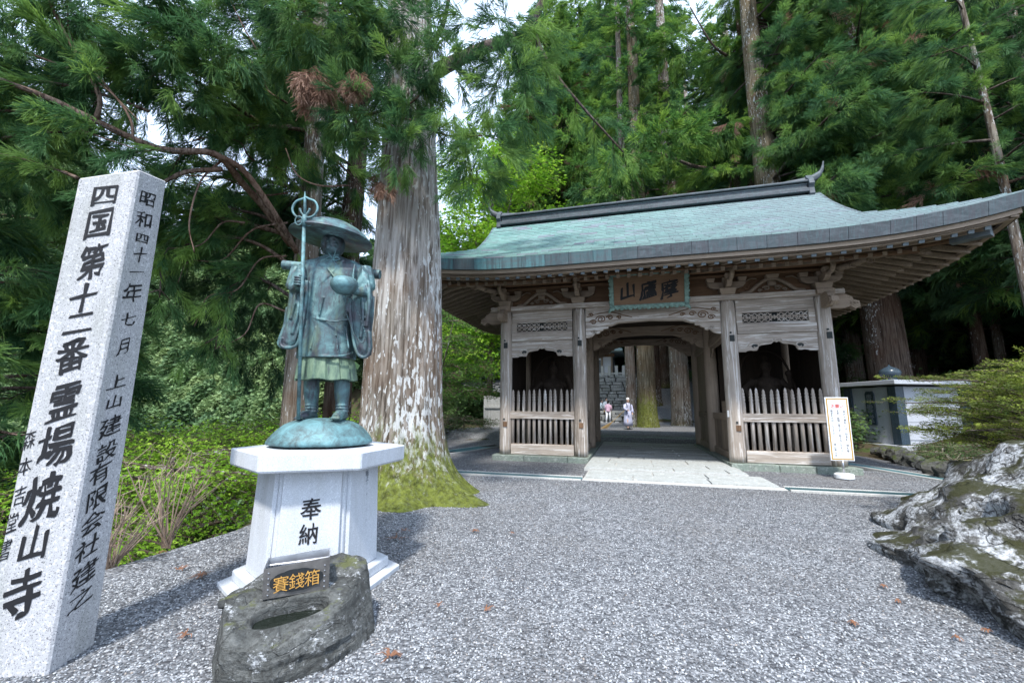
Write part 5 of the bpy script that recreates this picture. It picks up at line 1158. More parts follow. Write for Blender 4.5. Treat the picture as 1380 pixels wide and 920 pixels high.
# ================================================================ FIGURES IN THE COURT
SKIN = flat('skin', (.52, .34, .26), .6, 0, .3, .06); HAIR = flat('black_hair', (.015, .012, .012), .5); 
def cloth(n, c): return flat(n, c, .9, 0, .1, .14, 9)
def figure(name, lab, loc, rz, h, top, bottom, shoe, robe=None, hat=None, arms=((.25, -.05), (.25, -.05)), stride=.12, extra=None, hair_len=.0):
    e = empty(name, loc, rz); e.scale = (h / 1.7,) * 3; tag(e, lab, 'person')
    b = MB(); hips = Vector((0, 0, .90)); nk = Vector((0, -.01, 1.42)); hd = Vector((0, -.03, 1.58))
    L = []
    for s, st_ in ((-1, -stride), (1, stride)):
        hp = Vector((s * .09, 0, .88)); kn = Vector((s * .10, st_ * .8 - .03, .48)); an = Vector((s * .10, st_ * 1.3 + .02, .09)); b.tube([hp, kn, an], [.085, .058, .04], 10)
        b.tube([an + Vector((0, .03, -.04)), an + Vector((0, -.12, -.055)), an + Vector((0, -.17, -.06))], [.042, .042, .028], 8); L.append((hp, kn, an))
    b.rings([[(.155 * w_ * math.cos(a), .10 * d_ * math.sin(a) + oy, z) for a in (2 * PI * k / 16 for k in range(16))] for z, w_, d_, oy in ((.82, .95, 1.0, 0), (.92, 1.05, 1.1, 0), (1.08, .88, 1.0, 0), (1.25, 1.1, 1.15, -.01), (1.36, 1.2, 1.0, -.01), (1.42, .7, .7, -.01), (1.45, .35, .5, -.01))])
    b.tube([nk, hd], [.052, .05], 10); b.ball(hd + Vector((0, 0, .02)), (.075, .09, .11), 12)
    b.tube([hd + Vector((0, -.085, .03)), hd + Vector((0, -.108, .0))], [.008, .013], 6); b.ball(hd + Vector((0, -.07, -.06)), (.04, .03, .03), 6)
    for s in (-1, 1): b.ball(hd + Vector((s * .077, 0, .01)), (.01, .02, .03), 6); b.ball(hd + Vector((s * .03, -.082, .03)), (.012, .006, .008), 5)
    A = []
    for (fx, up_), s in zip(arms, (-1, 1)):
        sh = Vector((s * .19, -.01, 1.36)); el = Vector((s * (.23 + .02), -.02 - fx * .25, 1.10 + up_ * .5)); wr = Vector((s * (.20 - fx * .15), -.06 - fx, .90 + up_ + fx * .25))
        b.tube([sh, el, wr], [.05, .04, .028], 10); A.append((sh, el, wr)); d = (wr - el).normalized(); pc = wr + d * .05; b.ball(pc, (.035, .022, .045), 8); sd2 = d.cross(Vector((0, 0, 1))).normalized()
        for i in range(4): b.tube([pc + sd2 * (.024 - .016 * i) + d * .03, pc + sd2 * (.026 - .017 * i) + d * (.075 - .006 * abs(i - 1.4)), pc + sd2 * (.02 - .014 * i) + d * (.095 - .008 * abs(i - 1.4)) + Vector((0, -.012, 0))], [.009, .0085, .007], 5)
        b.tube([pc + sd2 * .03, pc + sd2 * .052 + d * .03], [.011, .008], 5)
    remesh(b.build('body', SKIN, e, smooth=True), .012, 1)
    c = MB()   # upper garment
    c.rings([[(.155 * w_ * math.cos(a), .11 * d_ * math.sin(a) + oy, z + .006 * math.sin(a * 5)) for a in (2 * PI * k / 20 for k in range(20))] for z, w_, d_, oy in ((.84, 1.15, 1.25, 0), (.95, 1.15, 1.2, 0), (1.08, 1.05, 1.1, 0), (1.25, 1.22, 1.2, -.01), (1.36, 1.28, 1.05, -.01), (1.425, .75, .75, -.01), (1.455, .42, .6, -.01))])
    for sh, el, wr in A: c.tube([sh, el, el.lerp(wr, .6 if robe is None else .95)], [.066, .058, .05 if robe is None else .085], 10)
    c.build('shirt' if robe is None else 'robe_top', top, e, smooth=True)
    if robe is not None:
        c = MB(); c.rings([[(.165 * w_ * math.cos(a) * (1 + .04 * math.sin(7 * a)), .13 * d_ * math.sin(a) * (1 + .04 * math.sin(7 * a + 1)), z) for a in (2 * PI * k / 40 for k in range(40))] for z, w_, d_ in ((.20, 1.55, 1.7), (.45, 1.45, 1.55), (.80, 1.22, 1.3), (1.0, 1.12, 1.15))]); c.build('robe_skirt', robe, e, smooth=True)
    elif bottom is not None:
        c = MB()
        for hp, kn, an in L: c.tube([hp + Vector((0, 0, .02)), kn, an + Vector((0, 0, .0))], [.10, .078, .068], 12)
        c.ball((0, 0, .90), (.165, .12, .09), 10); c.build('trousers', bottom, e, smooth=True)
    for hp, kn, an in L: MB().tube([an + Vector((0, .045, -.035)), an + Vector((0, -.10, -.045)), an + Vector((0, -.19, -.055))], [.05, .052, .03], 8).build('shoe', shoe, e, smooth=True)
    if hat is None:
        c = MB().ball(hd + Vector((0, .015, .045)), (.088, .095, .10), 10)
        if hair_len: c.ball(hd + Vector((0, .05, -.05)), (.075, .05, .09), 8)
        c.build('hair', HAIR, e, smooth=True)
    else:
        MB().lathe([(.088, 0), (.09, .03), (.075, .085), (.04, .105), (.01, .11)], hd + Vector((0, .0, .05)), 14).build('cap', hat, e, smooth=True)
    if extra: extra(e, A)
    return e
def cp(x, y, z=.45):   # where a foot at this sight line meets the court
    d = ray(x, y); t = 5.0
    while t < 60:
        p = Vector((0, 0, 1.55)) + d * t
        if p.z <= H(p.x, p.y): return p
        t += .05
    return p
def pack(e, A):
    MB().box((0, .17, 1.18), (.26, .14, .36)).build('backpack', cloth('navy_cloth', (.03, .045, .10)), e, bevel=.03)
    for s in (-1, 1): MB().tube([(s * .1, .1, 1.36), (s * .11, -.05, 1.42), (s * .12, -.14, 1.3), (s * .13, -.1, 1.1)], .018, 6).build('strap', cloth('dark_strap', (.03, .035, .05)), e)
def straps(e, A):
    for s in (-1, 1): MB().tube([(s * .1, .1, 1.36), (s * .11, -.05, 1.43), (s * .12, -.155, 1.3), (s * .13, -.13, 1.1)], .02, 6).build('strap', cloth('dark_strap', (.03, .035, .05)), e)
def bag(e, A): MB().ball((.30, -.02, .80), (.05, .16, .19), 10).build('straw_bag', cloth('straw', (.22, .15, .08)), e, smooth=True); MB().ball((.27, .10, .72), (.09, .07, .14), 8).build('black_bag', HAIR, e, smooth=True)
P = cp(847, 578.5); print('monk at', P)
figure('person', 'person in a long pale lavender work robe and white cap sweeping with a broom', P, .25, 1.72, cloth('lavender_cloth', (.44, .46, .60)), None, cloth('black_shoe', (.015, .015, .015)), robe=cloth('lavender_robe', (.42, .44, .58)), hat=cloth('white_cap', (.75, .75, .75)), arms=((.22, .1), (.1, 0)), extra=straps)
q = MB(); hp = P + Vector((-.28, -.32, 1.05)); tip = P + Vector((-1.35, -.15, .03)); q.tube([hp, hp.lerp(tip, .62)], .014, 6); h2 = hp.lerp(tip, .6)
br_ = q.build('bamboo_broom', cloth('bamboo', (.42, .30, .14))); tag(br_, 'bamboo broom held low by the person in the lavender robe', 'broom')
q = MB(); rr = random.Random(2)
for k in range(70):
    e_ = tip + Vector((rr.uniform(-.28, .12), rr.uniform(-.2, .2), rr.uniform(-.02, .06))); q.tube([h2 + Vector((rr.uniform(-.02, .02),) * 3), e_], [.006, .003], 3)
q.build('bristles', cloth('broom_twigs', (.36, .25, .11)), br_)
P = cp(857, 571); figure('person', 'person with dark hair, pale top and long blue skirt carrying a navy backpack', P, -.5, 1.68, cloth('pale_teal_cloth', (.55, .72, .74)), None, cloth('white_shoe', (.7, .7, .7)), robe=cloth('blue_skirt', (.03, .12, .26)), extra=pack, hair_len=1)
P = cp(820, 569.5); figure('person', 'person in pink top and white trousers carrying a straw bag at the hip', P, 2.6, 1.6, cloth('pink_cloth', (.66, .44, .56)), cloth('white_trousers', (.66, .68, .72)), cloth('white_shoe', (.7, .7, .7)), extra=bag, hair_len=1)
P = cp(817.5, 566); figure('person', 'taller person in white shirt standing behind the one in pink', P, .4, 1.76, cloth('white_shirt', (.68, .72, .78)), cloth('grey_trousers', (.35, .36, .4)), cloth('dark_shoe', (.03, .03, .03)))
P = cp(811, 565); figure('person', 'person in white blouse, black trousers and turquoise shoes at the left of the visitors', P, .8, 1.56, cloth('white_blouse', (.68, .76, .80)), cloth('black_trousers', (.02, .02, .024)), cloth('turquoise_shoe', (.02, .42, .42)), hair_len=1)

# guardian figures in the dark niches; shade put into their wood colour
def guardian(u, lab):
    base = gw(u, 1.6, .3); e = empty('guardian_statue', base, -TH); tag(e, lab, 'statue'); q = MB()
    q.lathe([(.5, 0), (.45, .2), (.3, .3)], (0, 0, 0), 12)
    for s in (-1, 1):
        q.tube([(s * .16, 0, 1.35), (s * .26, -.08, .85), (s * .24, 0, .35)], [.17, .13, .09], 10); q.tube([(s * .22, 0.02, .36), (s * .25, -.18, .34)], [.09, .06], 8)
        q.tube([(s * .36, 0, 2.08), (s * .62, -.05, 1.85), (s * .52, -.25, 2.2 if s > 0 else 1.5)], [.13, .10, .07], 10); q.ball((s * .50, -.28, 2.27 if s > 0 else 1.42), .09, 8); q.ball((s * .15, -.18, 1.98), (.16, .09, .11), 8)
    q.rings([[(w_ * math.cos(a), d_ * math.sin(a), z) for a in (2 * PI * k / 16 for k in range(16))] for z, w_, d_ in ((1.2, .34, .26), (1.4, .30, .24), (1.6, .29, .23), (1.9, .38, .25), (2.12, .36, .2), (2.2, .14, .13))])
    q.tube([(0, 0, 2.15), (0, -.02, 2.4)], [.11, .1], 8); q.ball((0, -.04, 2.50), (.15, .17, .19), 12); q.ball((0, -.02, 2.74), (.07, .07, .09), 8); q.tube([(0, -.2, 2.52), (0, -.23, 2.46)], [.02, .035], 6)
    remesh(q.build('body', WOOD_N['Z'], e, smooth=True), .025, 1)
    q = MB(); q.rings([[((.38 + .1 * k2) * math.cos(a) * (1 + .05 * math.sin(8 * a)), (.3 + .08 * k2) * math.sin(a) * (1 + .05 * math.sin(8 * a)), 1.35 - .28 * k2) for a in (2 * PI * k / 40 for k in range(40))] for k2 in range(3)], cap=False); q.build('loincloth', WOOD_N['Z'], e, smooth=True)
    q = MB().tube(curve([(-.7, 0, 1.2), (-.75, .1, 2.0), (-.4, .25, 2.9), (.4, .25, 2.9), (.75, .1, 2.0), (.7, 0, 1.2)], 6), .035, 6); q.build('flying_scarf', WOOD_N['Z'], e, smooth=True)
guardian(-3.1, 'dark muscular guardian figure standing in the shade of the left niche'); guardian(3.3, 'guardian figure almost hidden in the black right niche')

# ================================================================ TERRACES, SHRINE, FENCES BEHIND THE GATE
def stone_wall(name, lab, p0, p1, z0, z1, th, seed, sw=(.35, .9), sh=(.16, .34)):
    p0 = Vector(p0); p1 = Vector(p1); L = (p1 - p0).length; a = math.atan2(p1.y - p0.y, p1.x - p0.x); e = empty(name, (p0.x, p0.y, 0), a); tag(e, lab, 'stone wall')
    MB().box((L / 2, th * .6, (z0 + z1) / 2 - .05), (L, th, z1 - z0)).build('earth_core', ROCK_SMALL, e); rr = random.Random(seed); q = MB(); z = z0
    while z < z1:
        h = rr.uniform(*sh); x = -rr.uniform(0, .3)
        while x < L:
            w2 = rr.uniform(*sw); d = rr.uniform(.25, .4); v = [(px * w2 / 2 * rr.uniform(.82, .98), py * d / 2, pz * h / 2 * rr.uniform(.75, .97)) for pz in (-1, 1) for px, py in ((-1, -1), (1, -1), (1, 1), (-1, 1))]
            q.add([(x + w2 / 2 + a_, b_ + rr.uniform(-.04, .02), z + h / 2 + c_) for a_, b_, c_ in v], [(0, 3, 2, 1), (4, 5, 6, 7), (0, 1, 5, 4), (1, 2, 6, 5), (2, 3, 7, 6), (3, 0, 4, 7)]); x += w2
        z += h
    o = q.build('stacked_stones', ROCK_WALL, e, bevel=.02); tag(o, kind='stuff'); return e
stone_wall('terrace_wall', 'low dark stone wall behind the group of visitors', (2.5, 34.5, 0), (8.3, 31.8, 0), .4, 1.25, .5, 1)
pt = MB().box((0, 0, 0), (7.5, 3.2, .12)).build('terrace_path', CONCRETE); pt.location = (5.8, 35.0, 1.27); pt.rotation_euler = (0, 0, -.45); tag(pt, kind='structure')
stone_wall('terrace_wall', 'high wall of flat stacked stones below the shrine', (2.5, 40.0, 0), (10.8, 36.8, 0), 1.0, 4.35, .8, 2, (.5, 1.3), (.18, .36))
tr = MB().box((0, 0, 0), (9.5, 12, .2)).build('upper_terrace', CONCRETE); tr.location = (5.6, 46.2, 4.30); tr.rotation_euler = (0, 0, -.37); tag(tr, kind='structure')
sf_ = empty('stone_fence', (3.0, 40.2, 4.35), -.37); tag(sf_, 'white stone post fence on top of the high terrace wall', 'fence')
for k in range(14): MB().box((k * .62, 0, .45), (.26, .22, .95)).build('fence_post', CONCRETE, sf_, bevel=.02)
MB().box((4.0, 0, .25), (8.4, .12, .14)).build('fence_rail', CONCRETE, sf_)
sh_ = empty('shrine_building', (5.2, 47.0, 4.4), -.30); tag(sh_, 'far shrine hall with pale grey-blue roofs above the stone terrace', 'building')
PALE = flat('pale_hall_wall', (.55, .57, .62), .8); RF = flat('pale_copper_roof', (.42, .56, .60), .5, 0, .5, .15, 2)
MB().box((2.2, 2, 1.5), (7.4, 4, 3.0)).build('wall', PALE, sh_)
for k in range(8): MB().box((-1.4 + k * 1.03, -.06, 1.5), (.18, .18, 3.0)).build('column', WOOD_M['Z'], sh_)
for k in range(6): MB().box((-.9 + k * 1.03, -.03, 1.5), (.78, .06, 1.5)).build('window', flat('dark_window_lattice', (.10, .11, .12), .4), sh_)
MB().box((2.2, -.1, 2.75), (7.8, .3, .3)).build('lintel', WOOD_D['X'], sh_)
def hiproof(cx, cy, z, w2, d2, h, nm, par):
    q = MB(); rs = []
    for k, t in enumerate((0, .1, .3, .6, 1.0)):
        f = 1 - t; rs.append([(cx + sx * (w2 * f + w2 * .45 * t), cy + sy * (d2 * f + .05 * t), z + h * (t ** 1.3) + (.18 if k == 0 else 0) * 0) for sx, sy in ((-1, -1), (1, -1), (1, 1), (-1, 1))])
    q.rings(rs); q.box((cx, cy, z - .12), (w2 * 2, d2 * 2, .22)); q.box((cx, cy, z + h + .1), (w2 * .95, .4, .35)); return q.build(nm, RF, par)
hiproof(3.4, 2, 3.3, 3.6, 3.4, 2.6, 'roof', sh_); hiproof(.2, -.2, 2.6, 2.4, 1.6, 1.3, 'porch_roof', sh_)
# weathered board fence and pole left of the gate
bf = empty('board_fence', (-1.55, 25.5, .25), .75); tag(bf, 'short grey board fence on a stone footing left behind the gate', 'fence'); rr = random.Random(6)
for k in range(13): MB().box((k * .26, 0, 1.0 + rr.uniform(-.05, .05)), (.23, .05, 1.9)).build('board', CONCRETE, bf)
MB().box((1.6, 0, -.02), (3.6, .4, .25)).build('footing', ROCK_WALL, bf); MB().box((1.6, -.05, 1.3), (3.4, .06, .12)).build('rail', CONCRETE, bf)
tp = MB().tube([(-3.55, 20.5, -1.2), (-3.55, 20.5, 1.65)], .05, 8).build('pipe_post', flat('teal_post', (.10, .30, .34), .5)); tag(tp, 'thin teal pipe post among the bushes left of the gate', 'post')
kc = empty('court_fence', (13.2, 29.2, .6), -.3); tag(kc, 'grey board fence at the back right of the court seen through the gate', 'fence')
for k in range(12): MB().box((k * .36, 0, .75), (.33, .06, 1.9)).build('board', CONCRETE, kc)
# low stones on the left border behind the trunk
rr = random.Random(77)
for k in range(9):
    y = 13.5 + k * 1.6; x = border(y) + .12; r = rr.uniform(.16, .28)
    o = rockmesh((0, 0, 0), (r * 1.6, r, r * .5), k + 50, 3, .25, 2).build('border_stone', ROCK_SMALL, smooth=False); o.location = (x, y, H(x + .2, y) + .05)
    tag(o, ORD[k] + ' low stone, counted from the near end, lining the gravel edge left of the gate', 'stone', 'low stones lining the left gravel edge')

# ================================================================ PLANTS
def ribbon(mb, path, w0, w1, roll=0.0):
    P = [Vector(p) for p in path]; o = len(mb.v); n = len(P)
    for i, p in enumerate(P):
        d = P[min(i + 1, n - 1)] - P[max(i - 1, 0)]; d.normalize(); a = Vector((0, 0, 1)) if abs(d.z) < .9 else Vector((1, 0, 0)); s = d.cross(a).normalized(); s = Matrix.Rotation(roll, 3, d) @ s
        w = lerp(w0, w1, i / (n - 1)); mb.v += [tuple(p - s * w / 2), tuple(p + s * w / 2)]
    for i in range(n - 1): mb.f.append((o + 2 * i, o + 2 * i + 1, o + 2 * i + 3, o + 2 * i + 2)); mb.mi.append(mb.cur)
def cedar_spray(seed, n=44, droop=.5, wd=.017, sub_n=3):
    """a tuft of long rope-like shoots fanning out round a drooping axis"""
    rr = random.Random(seed); q = MB(); ax = lambda t: Vector((.04 * math.sin(t * 5 + seed), t, -droop * .22 * t * t)); q.cur = 1
    q.tube([ax(t) for t in (0, .3, .6, .85)], [.010, .007, .004, .002], 3, cap=False); q.cur = 0
    for i in range(n):
        t = .05 + .80 * i / n; a = rr.uniform(0, 2 * PI); sp = rr.uniform(.25, 1.0); L = .52 * (1 - .45 * t) * rr.uniform(.6, 1.2)
        d = Vector((math.cos(a) * sp, rr.uniform(.45, .95), math.sin(a) * sp * .8)).normalized(); b = ax(t); cv = Vector((rr.uniform(-.12, .12), .22, -droop * .5)) * L
        pth = [b + d * L * k + cv * k * k for k in (0, .35, .7, 1.0)]
        rl = rr.uniform(0, PI); ribbon(q, pth, wd, wd * .5, rl); ribbon(q, pth, wd, wd * .5, rl + PI / 2)
        for j in range(sub_n):
            k0 = rr.uniform(.15, .8); b2 = b + d * L * k0 + cv * k0 * k0; d2 = (d + Vector((rr.uniform(-.55, .55), rr.uniform(0, .7), rr.uniform(-.6, .4)))).normalized(); L2 = L * rr.uniform(.3, .6)
            ribbon(q, [b2, b2 + d2 * L2 * .5 + cv * .15, b2 + d2 * L2 + cv * .5], wd * .85, wd * .4, rr.uniform(0, PI))
    return q
def leaf_twig(seed, n=26, ls=.09, spread=.55, flat_=.25):
    rr = random.Random(seed); q = MB(); q.cur = 1
    for k in range(3): a = rr.uniform(-.6, .6); q.tube([(0, 0, 0), (math.sin(a) * .5, .5, rr.uniform(-.05, .08)), (math.sin(a) * .9, .95, rr.uniform(-.1, .05))], [.009, .006, .002], 3, cap=False)
    q.cur = 0
    for i in range(n):
        c = Vector((rr.gauss(0, spread * .5), rr.uniform(.1, 1.05), rr.gauss(0, flat_ * .35))); d = Vector((rr.uniform(-1, 1), rr.uniform(-.3, 1), rr.uniform(-.6, .15))).normalized(); up = Vector((rr.uniform(-.5, .5), rr.uniform(-.5, .5), 1)).normalized(); s = d.cross(up).normalized(); u = s.cross(d)
        L = ls * rr.uniform(.7, 1.3)
        for ang, f in ((0, 1.0), (.75, .8), (-.75, .8)):
            dd = (d * math.cos(ang) + s * math.sin(ang)); ss = dd.cross(u); o = len(q.v); q.v += [tuple(c), tuple(c + dd * L * f * .5 + ss * L * .17), tuple(c + dd * L * f - u * L * .15), tuple(c + dd * L * f * .5 - ss * L * .17)]; q.f.append((o, o + 1, o + 2, o + 3)); q.mi.append(0)
    return q
CS = [cedar_spray(k) for k in range(4)]
CSF = [cedar_spray(10 + k, 26, .5, .034, 2) for k in range(3)]      # coarser, for trees far off
LT = [leaf_twig(k) for k in range(3)]; LTF = [leaf_twig(9 + k, 30, .16, .7, .5) for k in range(3)]
def eul(d, rr, roll=.5):
    q = Vector(d).to_track_quat('Y', 'Z') @ Matrix.Rotation(rr.uniform(-roll, roll), 3, 'Y').to_quaternion(); return tuple(q.to_euler())
def trunk_mesh(path, radii, flare=0.35, fh=.6, ridge=.05, nr=9, seed=0, n=40, roots=None):
    q = MB(); rs = []; P = [Vector(p) for p in path]
    z0 = P[0].z
    for p, r in zip(P, radii):
        ring = []
        for k in range(n):
            a = 2 * PI * k / n; h = max(0, p.z - z0); fl = flare * math.exp(-h / fh)
            lob = 1 + fl * (1 + .55 * math.sin(5 * a + seed) + .3 * math.sin(3 * a + 2 * seed)) + ridge * mn.noise(Vector((math.cos(a) * nr * .4 + seed, math.sin(a) * nr * .4, p.z * .25)))* 1.6
            if n > 90: rn = mn.noise(Vector((math.cos(a) * 6.5 + seed, math.sin(a) * 6.5, p.z * .35))); lob += .05 * (1 - abs(rn) * 3.2) * .5 + .012 * mn.noise(Vector((a * 14, p.z * 1.2, seed)))
            if roots:
                for ra, amp, hh, wd in roots: da = (a - ra + PI) % (2 * PI) - PI; lob += amp * math.exp(-(da / wd) ** 2) * math.exp(-h / hh)
            ring.append((p.x + r * lob * math.cos(a), p.y + r * lob * math.sin(a), p.z))
        rs.append(ring)
    return q.rings(rs)
def bough_geo(mb, path, r0, seed):
    n = len(path); mb.tube(path, [lerp(r0, r0 * .25, i / (n - 1)) for i in range(n)], 6, cap=False)
def spray_pts(path, rr, L, pts, twigs, sc, start=.3, npf=1.0, sag=.25, nproto=4, cull=180, dead=None, deadf=0.0):
    """side twigs along a bough, each set with sprays"""
    n = len(path)
    step = .30 if sc < .8 else .5
    k = start
    while k <= 1.0:
        i = min(n - 2, int(k * (n - 1))); f = k * (n - 1) - i; p = path[i].lerp(path[i + 1], f); d = (path[i + 1] - path[i]).normalized(); side = d.cross(Vector((0, 0, 1))).normalized()
        tl = L * .30 * (1.15 - k) + .35
        for s in (-1, 1):
            if rr.random() > .85 * npf: continue
            dd = (side * s * rr.uniform(.6, 1) + d * rr.uniform(.3, .9) + Vector((0, 0, rr.uniform(-.45, .25)))).normalized(); ln = tl * rr.uniform(.6, 1.2)
            e = p + dd * ln + Vector((0, 0, -sag * ln * .4))
            if not vis(e, cull): continue
            if twigs is not None: twigs.tube([p, p.lerp(e, .5) + Vector((0, 0, .05 * ln)), e], [.016, .011, .005], 3, cap=False)
            m = max(1, int(ln / (.22 * (sc / .55))))
            for j in range(m + 1):
                t = (j + 1) / (m + 1); c = p.lerp(e, t) + Vector((rr.uniform(-.06, .06), rr.uniform(-.06, .06), rr.uniform(-.06, .06))); dj = (dd + side * rr.uniform(-.5, .5) + d * rr.uniform(-.2, .5) + Vector((0, 0, rr.uniform(-.75, .15)))).normalized()
                it = (tuple(c), eul(dj, rr, .9), sc * rr.uniform(.75, 1.3), rr.randrange(nproto))
                (dead if dead is not None and rr.random() < deadf else pts).append(it)
        k += step / max(L, .6)
    pts.append((tuple(path[-1]), eul(path[-1] - path[-2], rr), sc * 1.1, rr.randrange(nproto)))
def cedar(lab, x, y, r, h, cb, nb, bl, seed, leaf, bark=BARK, sc=.6, lean=(0, 0), near=False, az=None, group=None, up_angle=.15, extra=None, deadf=0.0, flare=.35, roots=None, npf=1.0, cull=180, n=32, skip=None, dens_top=1.0, bury=.25):
    rr = random.Random(seed); z0 = H(x, y) - bury; e = empty('cedar_tree', (x, y, z0)); tag(e, lab, 'cedar tree', group)
    base = Vector((x, y, z0)); nz = 26 if n < 90 else 70; path = []; rad = []
    for k in range(nz + 1):
        t = (k / nz) ** 1.7; z = t * h; path.append(Vector((lean[0] * z + .12 * mn.noise(Vector((z * .12, seed, 0))), lean[1] * z + .12 * mn.noise(Vector((z * .12, 0, seed))), z))); rad.append(r * (1 - .62 * (z / h) ** 1.1) if z < h * .95 else r * .3)
    trunk_mesh(path, rad, flare, .55, .05, 9, seed, n, roots).build('trunk', bark, e, smooth=True)
    def onaxis(z): t = (max(0, z) / h) ** (1 / 1.7) * nz; i = min(nz - 1, int(t)); return path[i].lerp(path[i + 1], t - i), lerp(rad[i], rad[i + 1], t - i)
    pts = []; dead = []; tw = MB(); limb_join = MB(); a = rr.uniform(0, 6.28)
    for k in range(nb):
        z = cb + (h * .97 - cb) * ((k + rr.uniform(0, .6)) / nb) ** dens_top; a += 2.4 + rr.uniform(-.4, .4); aa = a if az is None else rr.uniform(*az)
        L = bl * (1 - .6 * (z - cb) / (h - cb)) * rr.uniform(.7, 1.15); c, rd = onaxis(z)
        hd_ = Vector((math.cos(aa), math.sin(aa), 0)); p0 = c + hd_ * rd * .7
        if skip and skip(base + c + hd_ * L * .6): continue
        if not (vis(base + p0, cull + 120) or vis(base + c + hd_ * L, cull + 60)): continue
        sd_ = hd_.cross(Vector((0, 0, 1))) * rr.uniform(-.25, .25)
        pth = [Vector(q) + base for q in curve([p0, p0 + hd_ * L * .35 + Vector((0, 0, up_angle * L * .3)) + sd_ * L * .3, p0 + hd_ * L * .7 + Vector((0, 0, up_angle * L * .35)) + sd_ * L * .8, p0 + hd_ * L + Vector((0, 0, up_angle * L * .25)) + sd_ * L * 1.2], 4)]
        loc = [p - base for p in pth]; br = min(.012 + .014 * L, r * .3)
        if near and k % 1 == 0: lm = MB(); bough_geo(lm, loc, br, k); lm.build('limb', LIMB if leaf is not CEDAR_D else LIMB_DARK, e, smooth=True)
        else: bough_geo(limb_join, loc, br, k)
        pt = []; dd = []; t2 = MB() if near else None
        spray_pts(pth, rr, L, pt, t2, sc, .22, npf, .25, len(CS) if near or sc < .8 else len(CSF), cull, dd, deadf)
        pts += [((p[0][0] - base.x, p[0][1] - base.y, p[0][2] - base.z), p[1], p[2], p[3]) for p in pt]; dead += [((p[0][0] - base.x, p[0][1] - base.y, p[0][2] - base.z), p[1], p[2], p[3]) for p in dd]
        if t2: tw.add([Vector(v) - base for v in t2.v], t2.f)
    if extra: extra(e, base, pts, dead, tw, rr)
    if limb_join.f: tag(limb_join.build('branchwork', LIMB_DARK, e, smooth=True), kind='stuff')
    if tw.f: tag(tw.build('twigs', LIMB_DARK, e), kind='stuff')
    pr = CS if near or sc < .8 else CSF
    if pts: tag(scatter('crown', pr, pts, [leaf, LIMB_DARK], e), kind='stuff')
    if dead: tag(scatter('dead_sprays', pr, dead, [DEAD, LIMB], e), kind='stuff')
    return e
NP = [0]
def clump(pts, c, r, n, rr, sc, nproto=4, down=.4, cull=150):
    for _ in range(n):
        d = Vector((rr.gauss(0, 1), rr.gauss(0, 1), rr.gauss(0, 1))).normalized(); p = Vector(c) + Vector((d.x * r[0], d.y * r[1], d.z * r[2])) * rr.uniform(.35, 1.0) ** .6
        if cull > 9000 or vis(p, cull): pts.append((tuple(p), eul((d + Vector((0, 0, -down)) + Vector((rr.uniform(-.5, .5), rr.uniform(-.5, .5), rr.uniform(-.3, .3)))).normalized(), rr, 1.0), sc * rr.uniform(.7, 1.3), rr.randrange(nproto)))
def broadleaf(name, lab, x, y, z0, h, r, cl, leaf, seed, sc=.8, cat='tree', group=None, lean=(0, 0), far=False, layered=.45, n_per=60):
    """cl: list of (dx,dy,dz,rx,ry,rz)"""
    rr = random.Random(seed); e = empty(name, (x, y, z0)); tag(e, lab, cat, group); base = Vector((x, y, z0)); pts = []
    top = Vector((lean[0] * h, lean[1] * h, h * .8)); tp_ = curve([(0, 0, -.3), (lean[0] * h * .3, lean[1] * h * .3, h * .3), top], 6); trunk_mesh(tp_, [lerp(r, r * .4, i / (len(tp_) - 1)) for i in range(len(tp_))], .3, .3, .05, 6, seed, 14).build('trunk', BARK_GREY, e, smooth=True)
    lm = MB()
    for c in cl:
        c0 = Vector(c[:3]); st_ = tp_[min(len(tp_) - 1, int(len(tp_) * rr.uniform(.4, .95)))]; lm.tube(curve([st_, st_.lerp(c0, .5) + Vector((rr.uniform(-.2, .2), rr.uniform(-.2, .2), .2)), c0], 4), [lerp(r * .45, .02, i / 8) for i in range(9)], 5, cap=False)
        for _ in range(6): d = Vector((rr.gauss(0, 1) * c[3], rr.gauss(0, 1) * c[4], rr.gauss(0, .6) * c[5])) * .6; lm.tube([c0, c0 + d * .6 + Vector((0, 0, .05)), c0 + d], [.025, .016, .006], 4, cap=False)
        for _ in range(int(n_per * c[3] * c[4])):
            a = rr.uniform(0, 6.28); rad_ = rr.random() ** .5; dz = rr.gauss(0, .45); p = c0 + Vector((math.cos(a) * rad_ * c[3], math.sin(a) * rad_ * c[4], dz * c[5]))
            if vis(base + p, 140): pts.append((tuple(p), eul((math.cos(a), math.sin(a), rr.uniform(-.5, .2)), rr, .6), sc * rr.uniform(.7, 1.2), rr.randrange(3)))
    tag(lm.build('branchwork', BARK_GREY, e, smooth=True), kind='stuff')
    if pts: tag(scatter('crown', LTF if far else LT, pts, [leaf, LIMB], e), kind='stuff')
    NP[0] += len(pts); return e
